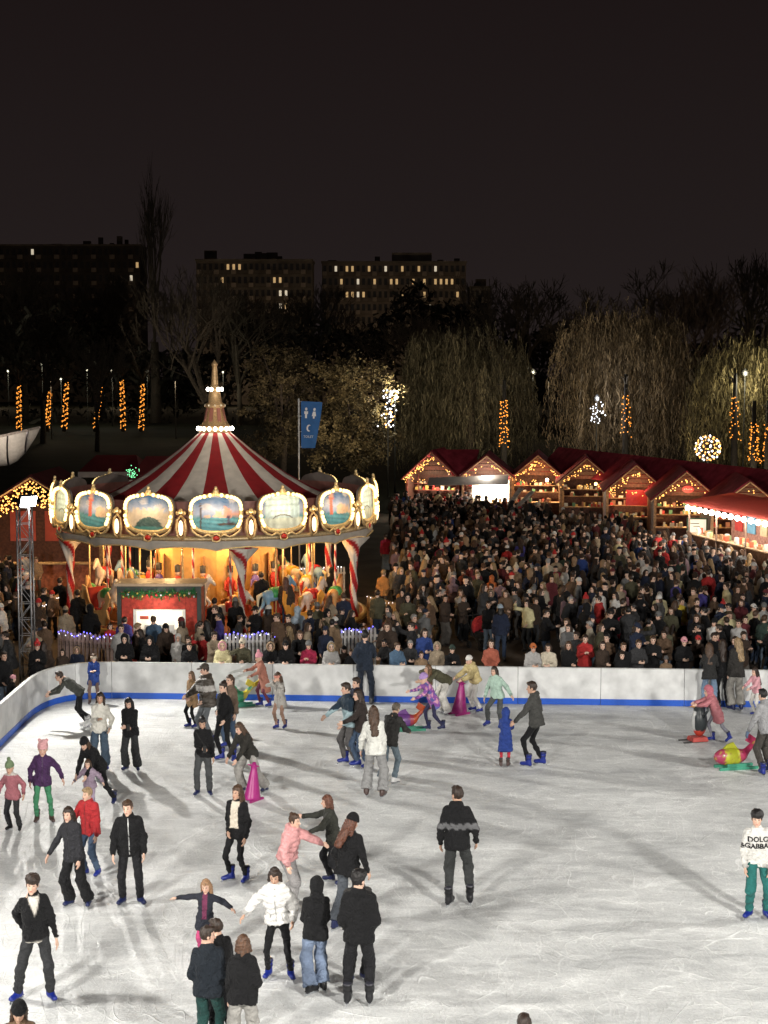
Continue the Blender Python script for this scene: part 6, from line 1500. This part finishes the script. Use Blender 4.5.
def crowd_me(what, pose, kind, h, mat):
    key = (what, pose, kind, h)
    if key not in _cme: V, F, C = crowd_mesh(what, pose, kind, h); _cme[key] = mesh({'body': 'person', 'top': 'jacket', 'legs': 'trousers', 'hat': 'hat', 'hair': 'hair'}[what], V, F, mat, C, True)
    return _cme[key]
PAL = {'black': BK, 'charcoal': (.035, .035, .037), 'navy': (.016, .022, .045), 'dark brown': (.045, .030, .022), 'olive': (.075, .070, .042), 'grey': (.15, .15, .15), 'beige': (.34, .27, .19),
       'maroon': (.12, .025, .03), 'red': (.42, .03, .03), 'white': (.60, .58, .55), 'blue': (.03, .06, .22), 'mustard brown': (.30, .15, .05), 'cream': (.56, .50, .39), 'pale grey': (.36, .35, .34),
       'mauve': (.26, .17, .20), 'yellow': (.52, .38, .05), 'orange': (.45, .13, .04), 'denim blue': (.08, .14, .22), 'light yellow': (.58, .52, .30), 'purple': (.06, .05, .22), 'terracotta': (.38, .11, .07), 'dark green': (.03, .05, .04), 'pink': (.6, .28, .32), 'brown': (.13, .08, .05), 'light blue': (.36, .44, .52), 'crimson': (.32, .02, .06), 'tan': (.27, .18, .11)}
HAIRC = {'brown': BRN, 'dark': DBR, 'black': BLKH, 'blond': BLD, 'grey': (.30, .29, .28), 'auburn': AUB}
people = []          # (x, y, h, yaw, top kind, colour name, hair/hat tuple, pose, z, extra words)
def crowd(px, py, col, kind='jacket', head='dark short', yaw=0, h=1.70, pose='pocket', z=0.0, child=False, legs=None):
    p = G(px, py, h+z); yb = A0.y+dAB.y/dAB.x*(p.x-A0.x)
    if p.x > XL and z == 0 and p.y < yb+.46: p.y = yb+.46; p.x = (px-384)/FPX*p.y*1.012
    if pose in ('rail', 'face') and h < 1.53: pose = 'pocket'
    people.append(dict(x=p.x, y=p.y, h=h, yaw=yaw, kind=kind, col=col, head=head, pose=pose, z=z, child=child, legs=legs, hand=True))
c = crowd
# leaning on or standing at the far barrier
for px, py, col, kind, head, pose, h, yaw in (
    (125, 632, 'black', 'jacket', 'black hood', 'rail', 1.70, 4), (151, 634, 'black', 'puffer', 'black hood', 'rail', 1.66, -4), (178, 633, 'white', 'hoodie', 'white hood', 'pocket', 1.50, 6), (189, 640, 'black', 'jacket', 'dark short', 'rail', 1.55, 10),
    (223, 641, 'light yellow', 'jacket', 'pink furhood', 'rail', 1.60, 0), (243, 640, 'olive', 'jacket', 'cream pompom', 'face', 1.64, -6), (270, 640, 'black', 'jacket', 'tan furhood', 'rail', 1.60, 8), (286, 641, 'black', 'jacket', 'black beanie', 'rail', 1.62, 0),
    (309, 640, 'crimson', 'jacket', 'grey beanie', 'phone', 1.60, -8), (331, 641, 'pale grey', 'jacket', 'blond furhood', 'rail', 1.60, 4), (344, 645, 'dark brown', 'jacket', 'black beanie', 'pocket', 1.30, 8), (351, 648, 'black', 'jacket', 'dark short', 'pocket', 1.28, -6),
    (395, 641, 'denim blue', 'jacket', 'brown short', 'rail', 1.62, 30), (421, 652, 'tan', 'jacket', 'brown short', 'pocket', 1.35, 10), (437, 641, 'beige', 'jacket', 'beige furhood', 'rail', 1.50, 0), (452, 644, 'black', 'jacket', 'dark green beanie', 'phone', 1.52, 6),
    (491, 638, 'terracotta', 'sweater', 'dark bob', 'pocket', 1.64, 2), (532, 642, 'pale grey', 'jacket', 'orange beanie', 'rail', 1.62, 8), (549, 641, 'cream', 'jacket', 'dark long', 'rail', 1.62, -14), (585, 633, 'red', 'jacket', 'dark short', 'phone', 1.68, 0),
    (568, 640, 'black', 'jacket', 'brown long', 'turn', 1.62, 14), (602, 640, 'dark brown', 'jacket', 'dark long', 'turn', 1.6, 20), (622, 652, 'black', 'sweater', 'dark short', 'face', 1.40, 2), (623, 641, 'black', 'jacket', 'brown short', 'pocket', 1.62, 12), (637, 637, 'charcoal', 'jacket', 'brown short', 'rail', 1.68, 10),
    (653, 634, 'black', 'jacket', 'brown short', 'phone', 1.70, -4), (666, 655, 'tan', 'jacket', 'grey beanie', 'pocket', 1.22, 0), (683, 635, 'black', 'jacket', 'pink beanie', 'rail', 1.66, 2), (697, 613, 'black', 'jacket', 'brown long', 'phone', 1.70, -20),
    (77, 645, 'navy', 'jacket', 'tan furhood', 'rail', 1.35, 6), (62, 653, 'dark brown', 'jacket', 'dark long', 'turn', 1.3, 20), (37, 640, 'black', 'jacket', 'red pompom', 'phone', 1.66, 14), (3, 650, 'black', 'jacket', 'dark short', 'pocket', 1.7, 40)):
    c(px, py, col, kind, head, yaw, h, pose)
# second row and notable coats further back
for px, py, col, kind, head, pose, h, yaw in (
    (124, 616, 'purple', 'puffer', 'dark short', 'pocket', 1.66, 172), (148, 604, 'dark green', 'jacket', 'black cap', 'pocket', 1.78, -150), (154, 615, 'denim blue', 'jacket', 'brown short', 'stand', 1.72, 180), (136, 622, 'dark brown', 'coat', 'blond short', 'phone', 1.66, 100), (174, 609, 'black', 'jacket', 'black cap', 'pocket', 1.72, -170), (195, 607, 'black', 'jacket', 'dark short', 'stand', 1.74, 178),
    (199, 620, 'beige', 'hoodie', 'dark ponytail', 'pocket', 1.66, 120), (208, 619, 'black', 'coat', 'black long', 'stand', 1.68, -150), (215, 597, 'black', 'jacket', 'dark short', 'stand', 1.80, 176), (236, 597, 'black', 'jacket', 'grey beanie', 'stand', 1.76, 184), (256, 605, 'black', 'jacket', 'black cap', 'phone', 1.74, -30), (268, 605, 'dark brown', 'jacket', 'white beanie', 'pocket', 1.70, 150),
    (278, 612, 'brown', 'coat', 'brown short', 'turn', 1.76, -40), (289, 613, 'dark brown', 'jacket', 'dark short', 'pocket', 1.72, -30), (298, 606, 'light blue', 'hoodie', 'light blue hood', 'stand', 1.70, 176), (310, 609, 'navy', 'jacket', 'dark short', 'stand', 1.76, 150), (318, 602, 'olive', 'jacket', 'grey beanie', 'stand', 1.74, 182), (326, 625, 'navy', 'jacket', 'navy cap', 'pocket', 1.70, -20),
    (333, 567, 'black', 'hoodie', 'black hood', 'stand', 1.80, 200), (344, 592, 'navy', 'jacket', 'brown short', 'stand', 1.76, 170), (329, 595, 'beige', 'jacket', 'brown long', 'phone', 1.66, 140), (378, 589, 'olive', 'jacket', 'dark short', 'stand', 1.78, 168), (388, 617, 'white', 'jacket', 'brown bob', 'pocket', 1.68, 165), (413, 613, 'charcoal', 'jacket', 'grey short', 'pocket', 1.74, 40),
    (383, 569, 'mustard brown', 'jacket', 'blond short', 'pocket', 1.76, 150), (404, 584, 'mustard brown', 'hoodie', 'dark short', 'stand', 1.74, 182), (421, 588, 'charcoal', 'jacket', 'dark short', 'stand', 1.70, 178), (437, 574, 'black', 'coat', 'white pompom', 'stand', 1.68, 160), (453, 577, 'mauve', 'puffer', 'mauve hood', 'stand', 1.62, 182), (469, 580, 'black', 'jacket', 'dark long', 'phone', 1.70, -40),
    (478, 571, 'olive', 'jacket', 'blond short', 'pocket', 1.80, -20), (492, 575, 'orange', 'jacket', 'orange hood', 'stand', 1.50, 150), (500, 579, 'mauve', 'coat', 'grey beanie', 'pocket', 1.60, 175), (510, 566, 'maroon', 'coat', 'white bucket', 'turn', 1.70, -60), (488, 600, 'black', 'jacket', 'dark short', 'turn', 1.66, 20), (501, 604, 'navy', 'jacket', 'light blue beanie', 'stand', 1.74, 178),
    (509, 600, 'red', 'jacket', 'blue beanie', 'pocket', 1.15, 60), (538, 563, 'navy', 'coat', 'navy cap', 'pocket', 1.78, -60), (543, 581, 'cream', 'sweater', 'blond long', 'turn', 1.68, -30), (557, 572, 'tan', 'coat', 'blond long', 'stand', 1.68, 180), (561, 586, 'black', 'jacket', 'black cap', 'stand', 1.72, 178), (573, 570, 'dark green', 'jacket', 'dark short', 'stand', 1.78, 120),
    (545, 608, 'black', 'jacket', 'dark short', 'phone', 1.78, 60), (567, 617, 'white', 'jacket', 'brown long', 'turn', 1.66, -20), (625, 608, 'crimson', 'puffer', 'dark short', 'stand', 1.66, 180), (616, 591, 'white', 'jacket', 'dark long', 'turn', 1.66, -40), (624, 590, 'pink', 'jacket', 'pink hood', 'pocket', 1.30, 0), (641, 592, 'black', 'puffer', 'dark short', 'stand', 1.72, 175),
    (632, 574, 'olive', 'coat', 'dark short', 'stand', 1.70, 182), (671, 606, 'olive', 'jacket', 'brown long', 'pocket', 1.66, -10), (681, 597, 'yellow', 'jacket', 'dark short', 'pocket', 1.66, 30), (676, 579, 'purple', 'jacket', 'brown short', 'stand', 1.72, 120), (696, 597, 'black', 'jacket', 'dark short', 'pocket', 1.74, 30), (709, 569, 'red', 'long', 'dark short', 'stand', 1.80, 176),
    (720, 603, 'navy', 'jacket', 'navy cap', 'phone', 1.78, 30), (745, 577, 'brown', 'jacket', 'dark short', 'stand', 1.76, 182), (753, 603, 'light yellow', 'jacket', 'white cap', 'pocket', 1.74, 20), (764, 602, 'pale grey', 'jacket', 'grey beanie', 'phone', 1.70, -10), (741, 598, 'maroon', 'jacket', 'brown bob', 'turn', 1.68, 0), (604, 572, 'tan', 'coat', 'blond long', 'stand', 1.68, 178),
    (664, 546, 'red', 'jacket', 'dark short', 'stand', 1.72, 150), (640, 541, 'blue', 'jacket', 'dark short', 'stand', 1.72, 160), (655, 540, 'cream', 'jacket', 'brown long', 'turn', 1.68, 20), (584, 530, 'blue', 'jacket', 'dark short', 'stand', 1.72, 170), (690, 546, 'grey', 'coat', 'grey short', 'stand', 1.74, 178), (441, 549, 'mustard brown', 'hoodie', 'dark short', 'turn', 1.72, -60),
    (507, 545, 'red', 'jacket', 'white beanie', 'pocket', 1.66, 170), (525, 528, 'tan', 'coat', 'cream bucket', 'turn', 1.68, 150), (470, 514, 'tan', 'coat', 'brown short', 'stand', 1.74, 176), (386, 533, 'crimson', 'jacket', 'dark short', 'stand', 1.70, 170), (480, 546, 'olive', 'coat', 'brown short', 'stand', 1.74, 178), (487, 547, 'pale grey', 'jacket', 'blond long', 'turn', 1.66, -30),
    (60, 577, 'black', 'jacket', 'dark short', 'stand', 1.80, 170), (43, 587, 'black', 'jacket', 'dark short', 'turn', 1.72, 150), (66, 606, 'beige', 'coat', 'beige beanie', 'stand', 1.66, 178), (78, 589, 'black', 'coat', 'dark short', 'stand', 1.78, 175), (91, 604, 'black', 'jacket', 'beige furhood', 'stand', 1.72, 190), (38, 598, 'dark brown', 'jacket', 'red beanie', 'turn', 1.70, 30), (52, 590, 'brown', 'jacket', 'red beanie', 'turn', 1.62, 0), (22, 573, 'red', 'jacket', 'dark short', 'pocket', 1.66, 40), (36, 556, 'tan', 'jacket', 'brown short', 'pocket', 1.7, 20), (44, 640, 'dark brown', 'coat', 'dark long', 'stand', 1.62, 200), (110, 622, 'red', 'jacket', 'dark bob', 'pocket', 1.4, 20)):
    c(px, py, col, kind, head, yaw, h, pose)
# riders and helpers standing on the carousel platform
for px, py, col, kind, head, pose, h, yaw, zz in ((262, 572, 'black', 'coat', 'dark short', 'stand', 1.78, 190, .48), (286, 577, 'dark brown', 'jacket', 'auburn long', 'stand', 1.7, 170, .48), (104, 556, 'brown', 'jacket', 'dark short', 'turn', 1.7, 40, .48), (157, 562, 'crimson', 'jacket', 'dark long', 'pocket', 1.6, 20, .48)):
    c(px, py, col, kind, head, yaw, h, pose, zz)
people.append(dict(x=XL-.42, y=38.7, h=1.22, yaw=84, kind='jacket', col='black', head='pink beanie', pose='rail', z=0.0, child=True, legs=None, hand=True))
nhand = len(people)
# everyone else: scattered over the square
W_COL = ['black']*34+['charcoal']*15+['navy']*11+['dark brown']*10+['olive']*6+['grey']*6+['brown']*6+['beige']*5+['maroon']*5+['tan']*4+['pale grey']*6+['red']*2+['crimson', 'white', 'white', 'white', 'blue', 'cream', 'cream', 'light yellow', 'mauve', 'dark green', 'dark green', 'terracotta', 'mustard brown', 'purple']
W_HEAD = ['dark short']*22+['brown short']*14+['black short']*8+['grey short']*3+['dark long']*13+['brown long']*10+['blond long']*6+['brown bob']*4+['dark ponytail']*3+['black beanie']*6+['grey beanie']*4+['maroon beanie']*2+['white beanie']*3+['red pompom']*2+['cream pompom']*2+['black hood']*3+['tan furhood']*4+['navy cap']*2+['black cap']*3+['red beanie']
occ = [(p['x'], p['y']) for p in people]+[(G(481, 648).x+dx, G(481, 648).y+dy) for dx in (-.5, 0, .5) for dy in (-2.4, -1.6, -.8, 0, .5)]
def free(x, y, dmin):
    if math.hypot(x-CX, y-CY) < 6.35: return False
    if bx0-.3 < x < bx1+.3 and 45.5 < y < 48.2: return False
    if y < 41.9+max(0, 0)*0 and x > XL: return False
    return all((x-a)**2+(y-b)**2 > dmin*dmin for a, b in occ)
row0, row1 = Vector((hx[0][0], hx[0][1], 0)), Vector((hx[5][0], hx[5][1], 0))
def front_limit(x):          # how far back the crowd reaches at x (just before the huts)
    t = (x-row0.x)/(row1.x-row0.x); yb = row0.y+(row1.y-row0.y)*max(-1.0, min(1.3, t)); return yb-2.2
cand = []
g = np.random.default_rng(77)
for n in range(24000):
    y = g.uniform(42.05, 92); px = g.uniform(-20, 790); x = (px-384)/FPX*y*1.0
    cand.append((x, y, px))
added = 0
for x, y, px in cand:
    right = x > CX+6.3
    if right:
        if y > front_limit(x): continue
        if px < 380+ (y-60)*.1 and y > 62: continue
        if y < 48.5 and 425 < px < 570: continue                         # open patch of paving by the pushchair
        d = (.44+.32*g.random()) if y > 56 else .55+.4*g.random()
        if c0.x-1.2 < x and y > c0.y+(x-c0.x)*(c1.y-c0.y)/(c1.x-c0.x)-.9: continue
        if math.sin(x*.9+1.3*math.sin(y*.35))*math.sin(y*.55+x*.2) > .72: continue
    elif x < CX-6.2:
        if y > 62 or (y > 49 and px > 28): continue
        d = .62
        if x > XL-.5 and y < 41.5: continue
        if math.hypot(x+9.72, y-41.6) < .6: continue
    else:
        if not (42.3 < y < 47.4): continue
        if px < 112 and y > 44: continue
        if (222 < px < 286 or 336 < px < 382 or 52 < px < 116) and y < 46.6: continue
        d = .68
    if not free(x, y, d): continue
    occ.append((x, y)); added += 1
    toward_huts = y > 55 and g.random() < .55
    yaw = g.normal(178, 35) if toward_huts else (g.normal(0, 40) if y < 43.4 else (g.normal(0, 60) if g.random() < .22 else g.uniform(0, 360)))
    people.append(dict(x=x, y=y, h=float(np.clip(g.normal(1.70, .095), 1.45, 1.95)) if g.random() > .07 else g.uniform(1.1, 1.4), yaw=float(yaw), kind=str(g.choice(['jacket', 'jacket', 'jacket', 'puffer', 'coat', 'hoodie', 'coat'])), col=str(g.choice(W_COL)), head=str(g.choice(W_HEAD)),
                       pose=str(g.choice(['stand', 'pocket', 'pocket', 'phone', 'cross', 'chest', 'turn', 'onephone'] if y > 43.2 else ['rail', 'pocket', 'rail', 'phone', 'turn'])), z=0.0, child=False, legs=None, hand=False))
# the 300 that show largest are people of their own, the rest one crowd
def visible(p): q = proj((p['x'], p['y'], p['h'])); return -6 < q[0] < 774
hand = people[:nhand]; rest = [p for p in people[nhand:]]
rest.sort(key=lambda p: p['y'] if visible(p) else 999)
NIND = 300-54
ind = hand+rest[:max(0, NIND-len(hand))]; bulk = rest[max(0, NIND-len(hand)):]
KW = {'jacket': 'jacket', 'puffer': 'padded jacket', 'coat': 'coat', 'hoodie': 'hooded top', 'sweater': 'sweater', 'long': 'long coat', 'longpuffer': 'long padded coat'}
def head_parts(s):
    a = s.rsplit(' ', 1); return a[0], a[1]
def colour_of(n): return PAL.get(n) or HAIRC.get(n) or BRN
def head_words(s):
    a, b = head_parts(s); return {'short': f'short {a} hair', 'long': f'long {a} hair', 'bob': f'{a} bobbed hair', 'ponytail': f'{a} ponytail', 'hood': f'{a} hood up', 'furhood': f'{a} fur trimmed hood', 'pompom': f'{a} bobble hat', 'bucket': f'{a} bucket hat'}.get(b, f'{a} {b}')
LEGC = [JEAN, BK2, BK, CH, (.03, .045, .08), (.10, .09, .08), (.13, .17, .22)]
SKT = [(.62, .42, .32), (.66, .45, .35), (.55, .35, .26)]
def add_person(i, p):
    s = p['h']/1.72; sk = SKT[i % 3]; R = HAIR
    root = put('person', crowd_me('body', p['pose'], sk, .042, SKIN), loc=(p['x'], p['y'], p['z']-.03 if p['z'] == 0 else p['z']), rot=RD(p['yaw']), scale=s)
    o = put('jacket' if p['kind'] != 'coat' else 'coat', crowd_me('top', p['pose'], p['kind'], .042, CLOTH), root); o.color = (*PAL[p['col']], 1)
    o = put('trousers', crowd_me('legs', p['pose'], ['jeans', 'slim', 'wide', 'jeans'][i % 4], .045, CLOTH), root); o.color = (*(p['legs'] or LEGC[(i*5) % 7]), 1)
    a, b = head_parts(p['head'])
    if b in ('short', 'long', 'bob', 'ponytail', 'curly', 'bun'): o = put('hair', crowd_me('hair', p['pose'], b, .042, HAIR), root); o.color = (*HAIRC.get(a, DBR), 1)
    else:
        if b not in ('hood', 'furhood'): o = put('hair', crowd_me('hair', p['pose'], 'short' if i % 2 else 'bob', .042, HAIR), root); o.color = (*[DBR, BRN, BLKH][i % 3], 1); o.scale = (.985,)*3
        o = put('hood' if 'hood' in b else 'hat', crowd_me('hat', p['pose'], b if b != 'furhood' else 'hood', .042, CLOTH), root); o.color = (*(colour_of(a) if b != 'furhood' else PAL[p['col']]), 1)
        if b == 'furhood': o = put('fur_trim', crowd_me('hat', p['pose'], 'fur', .042, HAIR), root); o.color = (*colour_of(a), 1)
    return root
def facing(y):
    y = (y+180) % 360-180
    return 'facing the rink' if abs(y) < 50 else ('back turned' if abs(y) > 130 else ('turned right' if y > 0 else 'turned left'))
def where(p):
    if p['z'] > .1: return 'on the carousel platform'
    q = proj((p['x'], p['y'], p['h']))
    if p['x'] < CX-6.2: return 'left of the carousel' if p['y'] > 41.5 else 'outside the left boards'
    if p['y'] < 43.0: return 'at the far barrier'
    if p['x'] < CX+6.2: return 'before the ticket booth' if 110 < q[0] < 205 else 'in front of the carousel'
    if p['x'] < CX+8.5: return 'right of the carousel'
    if p['y'] < 47: return 'in the second row'
    return 'in the crowd on the right' if q[0] > 570 else 'in the crowd at centre right'
used = {}
roots = []
for i, p in enumerate(ind):
    o = add_person(i, p); roots.append(o)
    p['short'] = f"{p['col']} {KW[p['kind']]}"
    p['fem'] = any(w in p['head'] for w in ('long', 'bob', 'pony'))
    p['lab'] = f"person in {p['short']}, {head_words(p['head'])}, {facing(p['yaw'])} {where(p)}"
    if len(p['lab'].split()) > 16: p['lab'] = f"{p['short']}, {head_words(p['head'])}, {facing(p['yaw'])} {where(p)}"
    if len(p['lab'].split()) > 16: p['lab'] = f"{p['short']}, {head_words(p['head'])}, {where(p)}"
    used.setdefault(p['lab'], []).append(i)
notable = [p for p in ind[:nhand] if p['col'] not in ('black', 'charcoal', 'navy', 'dark brown')]
from collections import Counter
cnt = Counter((p['short'], p['head']) for p in ind)
marks = [p for p in notable if cnt[(p['short'], p['head'])] == 1]
final = {}
for i, p in enumerate(ind):
    lab = p['lab']
    if len(used[lab]) > 1 or lab in final:
        b = sorted((q for q in marks if q is not p), key=lambda q: (q['x']-p['x'])**2+(q['y']-p['y'])**2)
        for q in b:
            rel = 'behind' if q['y'] < p['y']-.6 else ('before' if q['y'] > p['y']+.6 else ('right of' if q['x'] < p['x'] else 'left of'))
            lab = ' '.join(f"{p['col']} {KW[p['kind']]}, {head_words(p['head'])}, {rel} the {q['col']} {KW[q['kind']]} with {head_words(q['head'])}".split()[:16])
            if lab not in final: break
    final[lab] = i; o = roots[i]; o['label'] = lab; o['category'] = 'person'; o['group'] = 'spectators round the rink'
# the rest as one mass
parts = {'person_mass': []}
skin_p, cloth_p = [], []
for i, p in enumerate(bulk):
    s = p['h']/1.72; R = rotz(RD(p['yaw']))*s; t = np.array([p['x'], p['y'], -.03]); h = .062 if p['y'] < 64 else .075
    pose = p['pose'] if p['pose'] in ('stand', 'pocket', 'phone', 'turn') else 'pocket'
    V, F, C = crowd_mesh('body', pose, SKT[i % 3], h); skin_p.append((place(V, R, t), F, C))
    V, F, C = crowd_mesh('top', pose, p['kind'], h); cloth_p.append((place(V, R, t), F, C*np.array(PAL[p['col']])))
    V, F, C = crowd_mesh('legs', pose, 'jeans', h); cloth_p.append((place(V, R, t), F, C*np.array(LEGC[(i*3) % 7])))
    a, b = head_parts(p['head'])
    if b in ('short', 'long', 'bob', 'ponytail'): V, F, C = crowd_mesh('hair', pose, b, h); cc = HAIRC.get(a, DBR)
    else: V, F, C = crowd_mesh('hat', pose, b if b != 'furhood' else 'hood', h); cc = colour_of(a)
    cloth_p.append((place(V, R, t), F, C*np.array(cc)))
if bulk:
    V, F, C = join(cloth_p); cw = put('crowd', mesh('crowd', V, F, CLOTH, C, True), label='dense far crowd in dark winter coats filling the square before the huts', cat='crowd', kind='stuff')
    V, F, C = join(skin_p); put('faces_and_hands', mesh('faces_and_hands', V, F, SKIN, C, True), cw, kind='stuff')
print('PEOPLE individual', len(ind), 'hand', nhand, 'bulk', len(bulk))
# pushchair on the open paving
p = G(481, 648); pc = put('pushchair', None, loc=(p.x, p.y, -.03), rot=RD(30), label='red hooded pushchair on the open paving behind the barrier', cat='pushchair')
V, F = surf(lambda P: np.maximum(np.abs(ell(P, (0, 0, .72), (.27, .34, .34)))-.02, -(P[:, 2]-.55+.4*P[:, 1])), (-.4, -.5, .2), (.4, .5, 1.2), .04)
put('hood', mesh('hood', V, F, CLOTH, np.tile(np.array((.45, .03, .04)), (len(V), 1)), True), pc)
MB().box((0, 0, .45), (.42, .6, .12), (.03, .03, .03)).box((0, .26, .68), (.42, .08, .5), (.03, .03, .03)).build('seat', CLOTH, pc)
for s in (-1, 1):
    MB().tube([(s*.25, .55, 1.02), (s*.25, .1, .5), (s*.25, -.35, .12)], .018, 6, (.05, .05, .05)).build('frame_tube', METAL, pc)
    for y_ in (-.35, .32): MB().lathe([(.06, -.025), (.12, -.025), (.12, .025), (.06, .025), (.06, -.025)], 14, (.02, .02, .02)).build('wheel', PLASTIC, pc, loc=(s*.25, y_, .12), rot=(0, RD(90), 0))
MB().tube([(-.25, .55, 1.02), (.25, .55, 1.02)], .02, 6, (.03, .03, .03)).build('handle', PLASTIC, pc)
